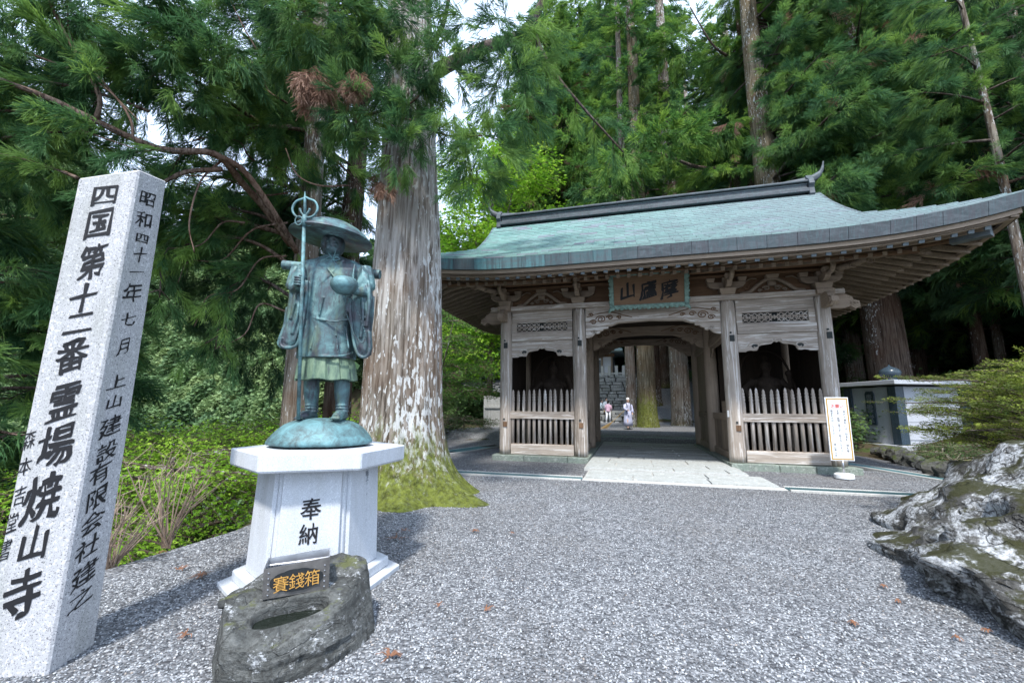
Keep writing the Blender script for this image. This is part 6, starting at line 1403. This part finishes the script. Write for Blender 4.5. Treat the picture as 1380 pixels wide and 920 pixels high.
# ---------------------------------------------------------------- the trees of this place
def limb_by(e, base, pts, dead, tw, rr, px, Y, r0, r1, leaf_from=.3, L=1.0, sc=.5, npf=1.0, deadf=0.0, name='limb', mat=None, sprays=True):
    """a limb through the given sight lines at the given distances"""
    P = [at(a, b, c) for (a, b), c in zip(px, Y)]; pth = curve(P, 6); n = len(pth); q = MB().tube([p - base for p in pth], [lerp(r0, r1, i / (n - 1)) for i in range(n)], 8, jit=.06); q.build(name, mat or LIMB, e, smooth=True)
    if sprays:
        pt, dd, t2 = [], [], MB(); LL = sum((pth[i + 1] - pth[i]).length for i in range(n - 1)); spray_pts(pth, rr, LL * L, pt, t2, sc, leaf_from, npf, .35, 4, 200, dd, deadf)
        pts += [(tuple(Vector(p[0]) - base), p[1], p[2], p[3]) for p in pt]; dead += [(tuple(Vector(p[0]) - base), p[1], p[2], p[3]) for p in dd]; tw.add([Vector(v) - base for v in t2.v], t2.f)
# giant behind the statue
def giant_extra(e, base, pts, dead, tw, rr):
    A = (e, base, pts, dead, tw, rr)
    limb_by(*A, [(590, 95), (645, 68), (700, 48), (722, 20), (740, -15)], [8.2, 8.6, 8.8, 9, 9.2], .16, .08, .5, .4, .5, .6, mat=LIMB_DARK)
    limb_by(*A, [(583, 60), (598, 30), (608, -20)], [7.9, 7.7, 7.5], .07, .03, .2, 1, .45, .7, mat=LIMB_DARK)
    limb_by(*A, [(735, -10), (722, 40), (742, 90), (790, 150), (840, 205)], [9.0, 9.0, 9.1, 9.3, 9.5], .06, .02, .3, .5, .5, .5, mat=LIMB_DARK)
    for c, r, n in (((600, 85), (.5, .5, .3), 34), ((545, 105), (.4, .4, .35), 40), ((470, 40), (.6, .5, .5), 70), ((480, 150), (.4, .4, .45), 46), ((540, 205), (.22, .3, .4), 22), ((655, 205), (.5, .6, .3), 44), ((690, 130), (.6, .6, .6), 50), ((640, 250), (.35, .4, .3), 20), ((700, 60), (.8, .6, .5), 50), ((650, 40), (.7, .5, .4), 34), ((610, 150), (.25, .5, .4), 14), ((560, 35), (.35, .4, .35), 34), ((520, 5), (.4, .4, .3), 30), ((560, 165), (.22, .3, .25), 16)):
        clump(pts, at(*c, 6.6) - base, r, n, rr, .42, 4, .5, 9999)
    limb_by(*A, [(480, 160), (520, 148), (552, 140), (576, 115)], [7.3, 7.0, 6.8, 6.7], .03, .012, .3, .5, .35, .7)
    limb_by(*A, [(480, 190), (540, 160), (600, 182), (650, 183)], [7.3, 6.9, 6.7, 6.5], .022, .01, .6, .3, .35, .6)
    clump(dead, at(518, 245, 6.9) - base, (.14, .12, .26), 22, rr, .26, 4, 1.4, 9999)
    clump(dead, at(480, 108, 6.3) - base, (.20, .2, .12), 22, rr, .30, 4, 2.6, 9999)
    clump(dead, at(425, 105, 6.3) - base, (.20, .2, .18), 30, rr, .42, 4, 3.0, 9999)
cedar('giant cedar with white lichen patches and mossy flared roots behind the statue', -2.02, 8.0, .74, 15, 13, 3, 3, 101, CEDAR_L, BARK_GIANT, .5, near=True, lean=(-.022, .0), flare=.30, bury=.03, roots=[(math.radians(-31), 1.62, .34, .30), (math.radians(-78), .85, .40, .36), (math.radians(-140), .8, .4, .4), (math.radians(10), .5, .4, .4)], extra=giant_extra, n=128)
# leaning cedar left behind the statue carrying the long limbs over the pillar
def left_extra(e, base, pts, dead, tw, rr):
    A = (e, base, pts, dead, tw, rr)
    limb_by(*A, [(392, 330), (360, 285), (325, 245), (290, 208), (213, 200), (123, 160), (67, 133), (0, 108), (-60, 90)], [8.6, 8.0, 7.4, 6.8, 6.4, 6.0, 5.8, 5.6, 5.4], .075, .03, .45, .5, .5, .8, .02)
    limb_by(*A, [(130, 160), (134, 130), (112, 88), (85, 40), (60, -10)], [6.0, 5.9, 5.8, 5.7, 5.6], .035, .018, .25, .8, .5, .8)
    limb_by(*A, [(290, 208), (330, 232), (375, 296), (400, 340)], [6.8, 7.2, 7.8, 8.4], .05, .06, .9, .1, .4, .2)
    limb_by(*A, [(300, 228), (250, 232), (213, 248), (150, 262)], [7.0, 6.8, 6.6, 6.4], .045, .02, .4, .7, .45, .8)
    limb_by(*A, [(392, 95), (350, 88), (320, 88), (280, 58), (230, 20), (190, -20)], [8.4, 7.8, 7.2, 6.8, 6.4, 6.0], .07, .03, .2, .6, .5, .9)
    limb_by(*A, [(200, 150), (140, 128), (70, 112), (0, 98), (-50, 90)], [6.4, 6.3, 6.3, 6.2, 6.2], .028, .02, .1, .5, .5, .9)
    limb_by(*A, [(-40, 205), (20, 182), (80, 178), (150, 182)], [6.6, 6.4, 6.4, 6.4], .03, .015, .1, .6, .45, .8)
    limb_by(*A, [(105, 240), (70, 226), (30, 216), (-40, 212)], [6.0, 6.2, 6.3, 6.5], .028, .014, .1, .7, .45, .9)
    limb_by(*A, [(392, 170), (360, 172), (320, 176), (260, 190)], [8.5, 8.0, 7.6, 7.2], .04, .015, .2, .8, .45, .9)
    limb_by(*A, [(395, 72), (400, 68), (345, 68), (310, 78)], [8.5, 8.1, 7.8, 7.5], .05, .02, .2, .8, .45, .9)
    limb_by(*A, [(395, 360), (350, 330), (300, 318), (250, 330)], [9.0, 8.6, 8.2, 7.8], .05, .015, .3, .9, .45, 1.0)
    limb_by(*A, [(392, 400), (360, 380), (330, 375), (300, 420), (290, 470)], [9, 8.8, 8.6, 8.4, 8.3], .04, .012, .2, .8, .45, 1.0, mat=LIMB_DARK)
    limb_by(*A, [(392, 320), (350, 290), (280, 285), (225, 330), (215, 400)], [9, 8.6, 8.2, 7.8, 7.6], .045, .012, .3, .7, .45, 1.0, mat=LIMB_DARK)
    for px_, Y_ in (([(388, 260), (350, 262), (300, 240), (262, 250)], 8.3), ([(386, 345), (350, 350), (320, 390), (280, 400), (262, 440)], 8.4), ([(388, 300), (340, 310), (300, 350), (255, 352), (240, 380)], 8.2), ([(330, 300), (300, 300), (270, 330), (225, 335)], 7.8), ([(385, 230), (340, 215), (320, 190), (270, 185), (230, 170)], 8.0), ([(388, 140), (360, 120), (352, 80), (330, 40), (310, 0)], 7.6), ([(180, 190), (170, 150), (100, 60), (90, 0)], 6.0), ([(0, 60), (60, 80), (130, 110), (190, 165)], 5.9), ([(386, 420), (350, 410), (330, 450), (290, 470)], 8.4), ([(470, 250), (430, 250), (400, 235), (385, 200)], 7.4), ([(0, 150), (60, 150), (110, 175), (180, 200)], 6.1), ([(300, 215), (270, 245), (255, 300), (262, 340)], 7.0)):
        limb_by(*A, px_, [Y_ - .1 * i for i in range(len(px_))], .022, .007, sprays=False, mat=LIMB)
    for (c, Y, r, n, s) in (((40, 40), 6.0, (1.1, .8, .7), 120, .5), ((0, 120), 6.4, (.8, .8, .8), 80, .5), ((60, 100), 7.5, (1.4, .8, .7), 90, .55), ((150, 30), 6.2, (1.1, .8, .5), 110, .5), ((260, 90), 6.6, (1.1, .8, .5), 75, .5), ((210, 120), 6.3, (.9, .8, .4), 55, .45), ((330, 60), 7.2, (1.2, .8, .8), 120, .5), ((430, 30), 6.6, (.8, .7, .7), 110, .5), ((400, 180), 8.0, (.6, .7, .8), 60, .45), ((450, 80), 6.7, (.4, .4, .4), 26, .42), ((100, 215), 6.4, (1.1, .7, .25), 45, .42), ((30, 250), 6.6, (.7, .7, .3), 35, .42), ((350, 215), 8.0, (.9, .7, .4), 40, .45), ((20, 150), 6.5, (.8, .8, .3), 24, .42)):
        clump(pts, at(*c, Y) - base, r, n, rr, s, 4, .6, 9999)
cedar('cedar rising left behind the statue with long limbs spreading over the carved pillar', -4.55, 9.2, .30, 17, 6, 26, 3.6, 102, CEDAR_L, BARK_GREY, .55, near=True, lean=(-.02, 0), extra=left_extra, az=(1.2, 4.4))
def dark_extra(e, base, pts, dead, tw, rr):
    for (c, Y, r, n, s) in (((255, 345), 10, (1.4, .9, .6), 80, .5), ((335, 400), 10.5, (1.0, .8, .8), 80, .5), ((230, 280), 10, (1.5, 1, .5), 70, .5), ((355, 470), 11, (.6, .8, 1.0), 50, .5), ((235, 420), 10, (.6, .6, .45), 34, .45), ((340, 300), 11, (1.2, 1, .6), 60, .5), ((300, 460), 10.5, (.4, .5, .4), 16, .45)):
        clump(pts, at(*c, Y) - base, r, n, rr, s, 4, .9, 9999)
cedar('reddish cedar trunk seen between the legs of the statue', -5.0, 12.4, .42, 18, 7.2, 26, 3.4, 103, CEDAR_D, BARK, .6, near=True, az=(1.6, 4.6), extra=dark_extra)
cedar('dark cedar at the left edge behind the carved pillar', -11.0, 8.2, .35, 13, 2.6, 44, 4.2, 104, CEDAR_L, BARK, .6, near=True, az=(-1.3, 1.2))
# trees in the court
cedar('slim grey trunk beside the thick mossy one in the court behind the sweeper', 7.42, 26.6, .32, 36, 14, 34, 2.6, 110, CEDAR_L, BARK_GREY, 1.0)
cedar('thick cedar with mossy foot standing behind the sweeper in the court', 8.35, 26.4, .58, 37, 15, 24, 2.6, 111, CEDAR_B, BARK_MOSS, 1.0, flare=.22)
cedar('straight cedar at the right of the court seen through the gateway', 11.15, 28.2, .62, 37, 15, 24, 2.6, 112, CEDAR_L, BARK_GREY, 1.0, flare=.1)
cedar('red-brown cedar on the slope between the two court trees', 12.7, 38, .62, 30, 14, 34, 5, 113, CEDAR_L, BARK, 1.1)
cedar('leaning dark cedar farther up the court slope', 16.2, 44, .8, 32, 14, 34, 5, 114, CEDAR_L, BARK, 1.1, lean=(-.04, 0))
# around and behind the gate
cedar('mossy cedar close behind the right corner of the gate', 12.9, 19.8, .78, 27, 8, 80, 5.6, 120, CEDAR_L, BARK_MOSS, .75, lean=(-.012, 0), deadf=.02, az=(-1.7, 1.7))
cedar('massive dark cedar behind the granite monument', 17.6, 19.6, .85, 27, 7, 84, 5.6, 121, CEDAR_L, BARK, .75, lean=(-.01, 0), deadf=.03)
cedar('thin pale leaning cedar at the right edge of the photograph', 16.9, 13.2, .17, 17, 8.5, 18, 2.8, 122, CEDAR_L, BARK_GREY, .6, lean=(-.05, 0))
cedar('slim dark trunk right of the massive cedar', 24.0, 21.5, .30, 25, 5, 54, 4.2, 123, CEDAR_L, BARK, .85)
cedar('slimmest trunk in the forest at the far right', 26.8, 23, .24, 25, 4, 54, 4.2, 124, CEDAR_L, BARK_GREY, .85)
cedar('tall cedar rising above the middle of the gate roof', 17.5, 55, .8, 54, 16, 120, 10, 125, CEDAR_B, BARK, 1.6)
cedar('cedar above the left third of the gate roof', 5.6, 54, .6, 52, 16, 120, 10, 126, CEDAR_B, BARK_GREY, 1.5, deadf=.03)
cedar('far cedar right of the sky gap above the roof', 11.2, 62, .8, 60, 20, 120, 11, 127, CEDAR_B, BARK, 1.7)
rr = random.Random(55); k = 0
_fl = [(15.5, 27), (19, 26), (22, 27), (27, 28), (31, 31), (18.5, 33), (23.5, 35), (29, 38), (35, 36), (13.5, 48), (19, 42), (25, 46), (21, 15.5), (24.5, 17), (29.5, 24), (28, 19.5), (20.5, 22.5), (33, 27)]
_od = sorted(range(18), key=lambda i: _fl[i][0] / _fl[i][1]); FORD = {i: ORD[j] for j, i in enumerate(_od)}
for (x, y, r) in [(15.5, 27, .5), (19, 26, .45), (22, 27, .5), (27, 28, .45), (31, 31, .5), (18.5, 33, .5), (23.5, 35, .5), (29, 38, .55), (35, 36, .5), (13.5, 48, .5), (19, 42, .5), (25, 46, .55), (21, 15.5, .3), (24.5, 17, .32), (29.5, 24, .4), (28, 19.5, .3), (20.5, 22.5, .35), (33, 27, .4)][:]:
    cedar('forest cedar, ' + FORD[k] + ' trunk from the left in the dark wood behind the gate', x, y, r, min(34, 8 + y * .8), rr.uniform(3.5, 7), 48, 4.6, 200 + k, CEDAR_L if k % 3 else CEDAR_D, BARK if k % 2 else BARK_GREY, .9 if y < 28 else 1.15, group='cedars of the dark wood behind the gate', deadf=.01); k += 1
# bough hanging in over the gate roof from the right
def bough_ex(e, base, pts, dead, tw, rr):
    A = (e, base, pts, dead, tw, rr)
    limb_by(*A, [(1052, 232), (1000, 228), (940, 225), (880, 205), (820, 215)], [23, 21.8, 20.6, 20, 19.4], .14, .03, .3, .6, .6, 1.0, .02, mat=LIMB_DARK)
    limb_by(*A, [(1060, 190), (1010, 110), (985, 80), (960, 60), (930, 10)], [23, 22.3, 21.7, 21, 20.5], .13, .03, .4, .4, .6, .8, mat=LIMB_DARK)
    for (c, Y, r, n) in (((900, 195), 16, (1.5, 1.2, .5), 80), ((960, 180), 17, (1.3, 1.2, .6), 80), ((840, 225), 15.5, (1.0, 1, .35), 36), ((1000, 60), 18, (1.8, 1.4, 1.2), 120), ((1080, 60), 18, (1.6, 1.4, 1.5), 110), ((1170, 90), 17, (1.2, 1.2, .8), 80), ((1250, 70), 17, (1.8, 1.4, 1.4), 110), ((1200, 230), 18, (1.2, 1, .6), 60), ((930, 60), 20, (1.8, 1.4, 1.5), 100), ((1140, 250), 20, (1.5, 1, .6), 60), ((1330, 90), 16, (1.5, 1.2, 1.5), 90), ((1280, 200), 18, (1.6, 1.2, .8), 80)):
        clump(pts, at(*c, Y * 1.24) - base, tuple(q * 1.24 for q in r), int(n * 1.2), rr, .85, 4, .5, 9999)
    for c, n in (((1160, 178), 14), ((1180, 50), 8), ((988, 165), 5), ((1215, 180), 8)): clump(dead, at(*c, 17) - base, (.5, .4, .25), n, rr, .45, 4, .6, 9999)
cedar('cedar behind the gate whose broad green boughs overhang the roof', 14.0, 22.8, .55, 28, 11, 50, 5.6, 130, CEDAR_B, BARK, .8, az=(-1.9, 1.9), extra=bough_ex)
# broadleaf trees
broadleaf('maple_tree', 'bright green maple growing up from the slope between the pillar and the statue', -7.3, 9.6, H(-7.3, 9.6) + .5, 3.6, .16, [(0, 0, 3.2, 1.8, 1.8, .5), (1.4, -1.2, 2.6, 1.5, 1.4, .45), (-1.4, .5, 2.9, 1.5, 1.5, .5), (1.8, 1.2, 2.8, 1.4, 1.4, .45), (2.2, -2.0, 2.1, 1.2, 1.3, .4)], MAPLE, 1, .6, lean=(.05, -.05), n_per=80)
broadleaf('maple_tree', 'low maple spreading just beyond the gravel edge left of the pedestal', -5.6, 7.2, H(-5.6, 7.2) + .35, 2.4, .10, [(0, 0, 1.9, 1.3, 1.4, .4), (.9, 1.2, 2.0, 1.2, 1.2, .4), (-.9, -1.0, 1.6, 1.2, 1.2, .4), (.3, -1.9, 1.3, 1.0, 1.0, .35), (.6, 2.6, 2.3, 1.4, 1.3, .4)], MAPLE, 2, .5, n_per=110)
broadleaf('maple_tree', 'maple farther down the slope behind the low one', -9.5, 13.5, H(-9.5, 13.5), 5.0, .2, [(0, 0, 5.2, 2.4, 2.2, .7), (2.5, -.5, 5.0, 2.0, 2.0, .6), (-2.6, .3, 4.9, 2.2, 2, .6), (3.8, 1.8, 5.6, 2, 2, .6), (1, -2, 4.3, 2, 1.6, .6)], MAPLE, 3, .8, n_per=50)
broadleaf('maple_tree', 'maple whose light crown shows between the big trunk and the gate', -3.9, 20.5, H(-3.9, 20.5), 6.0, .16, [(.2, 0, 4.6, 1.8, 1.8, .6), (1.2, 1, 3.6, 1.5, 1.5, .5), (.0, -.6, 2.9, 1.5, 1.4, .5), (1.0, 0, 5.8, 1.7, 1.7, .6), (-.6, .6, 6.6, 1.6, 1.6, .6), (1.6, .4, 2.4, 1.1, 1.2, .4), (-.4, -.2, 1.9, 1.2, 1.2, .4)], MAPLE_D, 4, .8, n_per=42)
broadleaf('broadleaf_tree', 'tall yellow-green tree above the left end of the gate roof', -1.5, 29, H(-1.5, 29), 20, .25, [(-.6, 0, 12.5, 2.6, 2.4, 1.2), (1.5, .5, 11, 2.4, 2.2, 1.1), (0, 0, 9, 2.6, 2.2, 1.1), (-1.2, 0, 6.5, 2.2, 2, 1.0), (2.8, .6, 13.5, 2.2, 2, 1.0), (1.0, 0, 7.0, 2.0, 1.8, .9), (-.5, 0, 4.4, 2.2, 2, .9), (4.6, 1, 11.8, 2.2, 2, 1.0), (-2.2, 0, 14.5, 2.0, 1.8, 1.0), (-.2, 0, 16.5, 2.2, 2, 1.1), (-2.6, 0, 18.0, 1.6, 1.6, .9), (1.8, 0, 18.5, 2.2, 2, 1.1), (-2.6, 0, 11.0, 1.8, 1.6, .9), (0, 0, 21, 1.8, 1.6, .9)], MAPLE, 5, 1.3, far=True, n_per=20)
broadleaf('broadleaf_tree', 'pale leafy tree filling the gap above the middle of the roof', 6.0, 45, H(6, 45), 17, .3, [(0, 0, 15, 3.4, 3, 1.6), (3, 0, 13.5, 3, 3, 1.5), (-3.2, 0, 13, 3, 3, 1.5), (-1, 0, 10.5, 3.4, 3, 1.5), (6, 0, 16, 3, 3, 1.5), (-4.5, 0, 17, 2.6, 2.6, 1.3), (5, 0, 11, 3, 3, 1.4), (1, 0, 18.5, 3, 3, 1.4)], MAPLE, 6, 1.7, far=True, n_per=14)
broadleaf('shrub', 'leafy bush at the foot of the fence left of the gate', -2.6, 23.5, .1, 1.2, .06, [(0, 0, .7, 1.0, .8, .4), (.8, .6, .6, .8, .7, .3), (-.9, -1, .5, .8, .9, .4)], FERN, 7, .6, 'bush', n_per=60)
for k, (x, y, hh) in enumerate(((16.2, 21.0, 1.4), (22, 18, 1.7), (19, 16.6, 1.6), (25, 20, 2.0), (12.3, 17.6, 1.2), (17, 22, 1.8), (21, 24, 2.0), (29, 22, 2.0))):
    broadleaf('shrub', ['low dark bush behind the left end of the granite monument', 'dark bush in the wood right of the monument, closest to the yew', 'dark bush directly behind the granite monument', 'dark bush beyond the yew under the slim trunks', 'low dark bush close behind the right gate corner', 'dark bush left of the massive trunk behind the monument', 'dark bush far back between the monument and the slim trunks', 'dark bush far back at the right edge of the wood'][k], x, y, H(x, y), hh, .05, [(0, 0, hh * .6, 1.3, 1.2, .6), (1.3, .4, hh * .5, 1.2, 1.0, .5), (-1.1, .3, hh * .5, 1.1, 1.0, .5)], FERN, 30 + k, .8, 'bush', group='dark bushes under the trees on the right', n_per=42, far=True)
for k, (x, y) in enumerate(((-4.7, 12.5), (-4.6, 15), (-4.5, 17.6), (-4.4, 20), (-4.2, 24), (-4.9, 28))):
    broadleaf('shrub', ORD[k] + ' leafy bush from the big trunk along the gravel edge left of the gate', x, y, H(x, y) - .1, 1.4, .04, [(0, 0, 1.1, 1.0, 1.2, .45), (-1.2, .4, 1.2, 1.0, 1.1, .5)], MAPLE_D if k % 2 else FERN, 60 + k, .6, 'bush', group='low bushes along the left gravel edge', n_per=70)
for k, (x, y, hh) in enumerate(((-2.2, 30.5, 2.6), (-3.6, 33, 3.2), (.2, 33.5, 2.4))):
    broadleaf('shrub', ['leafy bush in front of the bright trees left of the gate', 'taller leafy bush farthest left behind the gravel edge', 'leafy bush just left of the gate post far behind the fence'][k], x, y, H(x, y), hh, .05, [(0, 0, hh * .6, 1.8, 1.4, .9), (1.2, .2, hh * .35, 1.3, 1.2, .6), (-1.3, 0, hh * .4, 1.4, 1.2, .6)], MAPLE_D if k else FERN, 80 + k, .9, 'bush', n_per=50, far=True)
for k, (x, y) in enumerate(((11.2, 10.3), (12.2, 12.0), (13.2, 13.3), (14.6, 14.4), (12.2, 9.2), (13.8, 11.8))):  # ferns added to darken bare ground where only shade lies
    broadleaf('fern_clump', ['low dark fern clump nearest the boulder, behind the edging stones', 'low dark fern clump halfway along the edging stones', 'low dark fern clump by the left foot of the monument', 'low dark fern clump directly before the monument block', 'low dark fern clump under the yew beside the boulder', 'low dark fern clump under the outer yew branches'][k], x, y, H(x, y), .3, .02, [(0, 0, .16, .75, .7, .16), (.6, .5, .14, .6, .6, .14)], FERN, 90 + k, .4, 'fern', n_per=150)
# bare twiggy shrubs at the gravel edge
for (px, py, hh, lab) in ((235, 738, 1.0, 'bare brown twiggy shrub at the gravel edge left of the pedestal'), (160, 770, .9, 'bare twiggy shrub beside the right face of the carved pillar')):
    b = onz(px, py, -.05); b.x -= .1; e = empty('bare_shrub', b); tag(e, lab, 'shrub'); rr = random.Random(px); q = MB()
    for k in range(22):
        a = rr.uniform(0, 6.28); sp = rr.uniform(.1, .6); tip = Vector((math.cos(a) * sp, math.sin(a) * sp * .7, hh * rr.uniform(.5, 1.05))); mid = tip * .5 + Vector((rr.uniform(-.06, .06), rr.uniform(-.06, .06), .06)); pth = curve([(rr.uniform(-.05, .05), 0, 0), mid, tip], 4); q.tube(pth, [lerp(.010, .003, i / (len(pth) - 1)) for i in range(len(pth))], 4, cap=False)
        for _ in range(4): i = rr.randrange(3, len(pth)); d = Vector((rr.uniform(-.2, .2), rr.uniform(-.2, .2), rr.uniform(.05, .25))); q.tube([pth[i], pth[i] + d * .6 + Vector((.01, 0, 0)), pth[i] + d], [.004, .003, .0015], 3, cap=False)
    q.build('stems', wood('bare_twig', (.20, .145, .11), (.36, .28, .22), 'Z'), e)
# yew over the boulder
yb = Vector((7.75, 5.75, .80)); ye = empty('yew_shrub', yb); tag(ye, 'clipped yew with yellow-green shoots leaning over the boulder', 'shrub'); rr = random.Random(9); pts = []; lm = MB()
YP = []
for k in range(3):
    q = MB(); r2 = random.Random(k + 70); q.cur = 1; q.tube([(0, 0, 0), (.02, .5, .03), (0, 1, 0)], [.012, .008, .003], 3, cap=False); q.cur = 0
    for i in range(70):
        t = r2.uniform(.1, 1.0); s = r2.choice((-1, 1)); c = Vector((s * r2.uniform(0, .42) * (1.15 - t), t, r2.uniform(-.07, .07))); d = Vector((s * r2.uniform(.3, 1), r2.uniform(.3, 1), r2.uniform(-.2, .5))).normalized(); L = r2.uniform(.05, .10); ribbon(q, [c, c + d * L * .6, c + d * L], .028, .008, r2.uniform(0, PI))
    YP.append(q)
for lay in range(9):
    z = .22 + lay * .135; R = (1.35, 1.6, 1.75, 1.75, 1.65, 1.5, 1.3, 1.0, .6)[lay]
    for k in range(int(20 * R)):
        a = rr.uniform(0, 6.28); rad_ = R * rr.uniform(.35, 1.0); c = Vector((math.cos(a) * rad_, math.sin(a) * rad_ * .9, z + .10 * rad_ / R + rr.uniform(-.05, .05))); lm.tube(curve([(rr.uniform(-.08, .08), 0, z * .35), (c.x * .5, c.y * .5, z * .8), tuple(c)], 3), [.022, .018, .014, .010, .008, .006, .004], 4, cap=False)
        for j in range(7): pts.append((tuple(c + Vector((rr.uniform(-.24, .24), rr.uniform(-.24, .24), rr.uniform(-.03, .05)))), eul((math.cos(a + rr.uniform(-.8, .8)), math.sin(a + rr.uniform(-.8, .8)), rr.uniform(-.12, .2)), rr, .35), rr.uniform(.22, .40), rr.randrange(3)))
for (tx, ty, tz) in ((-2.0, -.3, .50), (-2.1, .4, .85), (-2.2, .1, 1.15), (-1.6, -.8, .6)):
    pth = curve([(0, 0, .3), (tx * .5, ty * .5, tz * .9 + .05), (tx, ty, tz)], 5); lm.tube(pth, [lerp(.03, .006, i / 10) for i in range(11)], 5, cap=False)
    for j in range(34): p = pth[rr.randrange(4, 11)]; pts.append((tuple(p + Vector((rr.uniform(-.2, .2), rr.uniform(-.2, .2), rr.uniform(-.02, .06)))), eul((tx + rr.uniform(-1.2, .6), ty + rr.uniform(-.9, .9), rr.uniform(-.1, .3)), rr, .3), rr.uniform(.18, .32), rr.randrange(3)))
lm.tube(curve([(0, 0, -.7), (.05, .02, 0), (0, 0, .6)], 4), .08, 8); tag(lm.build('branchwork', LIMB_DARK, ye, smooth=True), kind='stuff'); scatter('crown', YP, pts, [YEW, LIMB], ye)
# fallen cedar sprays and leaves on the gravel
FALLL = ['large dry cedar spray at the bottom of the gravel, right of the basin rock', 'dry cedar spray in the open gravel below the gate path', 'dry spray on the dark gravel beside the carved pillar', 'upper long reddish spray between pillar and pedestal', 'reddish spray just right of the long one between pillar and pedestal', 'dry spray nearest the bare shrub at the gravel edge', 'widest heap of red cedar needles at the right foot of the white pedestal', 'smaller red heap between the pedestal and the cedar roots', 'dry spray just in front of the mossy roots', 'tiny dry spray right of the mossy root tip', 'brown leaf spray in front of the boulder, farther one', 'brown leaf spray close before the boulder, nearer the middle', 'brown spray left of the boulder in the open gravel', 'faint dry spray in the gravel right of the pedestal step', 'pale brown spray low beside the boulder', 'brown spray at the foot of the boulder near the right edge']
rr = random.Random(12); fall = MB(); LEAFM = cloth('dry_leaf', (.20, .10, .06)); LEAFP = cloth('pale_dry_leaf', (.50, .36, .22))
for k, (px, py, s) in enumerate(((525, 885, .17), (655, 820, .10), (250, 855, .14), (240, 768, .2), (270, 775, .16), (215, 745, .12), (535, 725, .3), (545, 715, .2), (640, 715, .1), (690, 718, .06), (1190, 790, .06), (1210, 810, .05), (1150, 840, .06), (590, 815, .08), (1330, 850, .05), (1290, 860, .06))):
    c = onz(px, py, .03); q = MB()
    for i in range(10 if k % 4 else 22):
        a = rr.uniform(0, 6.28); d = Vector((math.cos(a), math.sin(a), rr.uniform(0, .15))) * s * .7 * rr.uniform(.4, 1); ribbon(q, [Vector((0, 0, .005)) + d * .1, d * .6 + Vector((.01, .01, .012)), d], .010, .004, rr.uniform(-.4, .4))
    o = q.build('fallen_spray', LEAFM); o.location = c; tag(o, FALLL[k], 'fallen spray', 'dry cedar sprays lying on the gravel')
q = MB()
for k in range(1300):
    y = rr.uniform(2.0, 11); x = rr.uniform(-3.2, 5); 
    if rr.random() < .3: x = rr.gauss(-3.0, .5)
    elif rr.random() < .25: x = rr.gauss(-.4, .8); y = rr.gauss(6.4, .7)
    a = rr.uniform(0, 6.28); s = rr.uniform(.008, .026); c = Vector((x, y, H(x, y) + .030))
    if (x - PC.x * .9) ** 2 + (y - 4.15) ** 2 < .7: continue; d = Vector((math.cos(a), math.sin(a), rr.uniform(-.2, .4))) * s; sd2 = Vector((-math.sin(a), math.cos(a), 0)) * s * .22; q.add([c - d, c + sd2, c + d, c - sd2], [(0, 1, 2, 3)])
tag(q.build('leaf_litter', LEAFM), 'small brown leaves strewn over the gravel', 'leaf litter', kind='stuff')
# far wooded hillside beyond the valley on the left
def crownblob(seed, n=1100):
    r2 = random.Random(seed); q = MB()
    for _ in range(n):
        d = Vector((r2.gauss(0, 1), r2.gauss(0, 1), r2.gauss(0, 1))).normalized(); hgt = r2.random(); rad_ = (1 - hgt) ** .7 * .5 + .05; p = Vector((d.x * rad_, d.y * rad_, hgt * 1.5)) if seed % 2 else Vector((d.x * .55, d.y * .55, d.z * .5 + .6)); s = r2.uniform(.035, .075); a = Vector((r2.uniform(-1, 1), r2.uniform(-1, 1), r2.uniform(-.7, .7))).normalized(); b = a.cross(Vector((r2.uniform(-1, 1), r2.uniform(-1, 1), 1)).normalized()); q.add([p - a * s, p + b * s * .6, p + a * s, p - b * s * .6], [(0, 1, 2, 3)])
    return q
CB = [crownblob(k) for k in range(4)]; pts = []; rr = random.Random(66); tries = 0
while len(pts) < 12000 and tries < 300000:
    tries += 1; y = 6 + 324 * rr.random() ** .8; x = 15 - 345 * rr.random(); d_ = border(y) - x
    if d_ < 16 and y < 60 or d_ < -10: continue
    if d_ < 44 and rr.random() < .3: continue
    p = Vector((x, y, H(x, y)))
    if not vis(p + Vector((0, 0, 3)), 60): continue
    pts.append((tuple(p - Vector((0, 0, .5))), (0, 0, rr.uniform(0, 6.28)), rr.uniform(3.6, 6.5) * (1 + math.hypot(x, y) / 300), rr.randrange(4)))
tag(scatter('hillside_wood', CB, pts, FAR_L), 'misty wooded hillside across the valley on the left', 'wood', kind='stuff')
pts = []; 
while len(pts) < 900:
    x = rr.uniform(-25, 120); y = rr.uniform(52, 130)
    p = Vector((x, y, H(x, y)))
    if x < border(y) or not vis(p, 100): continue
    pts.append((tuple(p), (0, 0, rr.uniform(0, 6.28)), rr.uniform(8, 15), rr.randrange(4)))
for _ in range(700):
    x = rr.uniform(26, 75); y = rr.uniform(16, 60)
    if x - y * .35 < 22: continue
    pts.append(((x, y, H(x, y)), (0, 0, rr.uniform(0, 6.28)), rr.uniform(6, 11), rr.randrange(4)))
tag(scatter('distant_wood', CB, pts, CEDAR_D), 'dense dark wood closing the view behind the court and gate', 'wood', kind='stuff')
for o in (_txt_o,): bpy.data.objects.remove(o)
print('objects', len(bpy.data.objects))
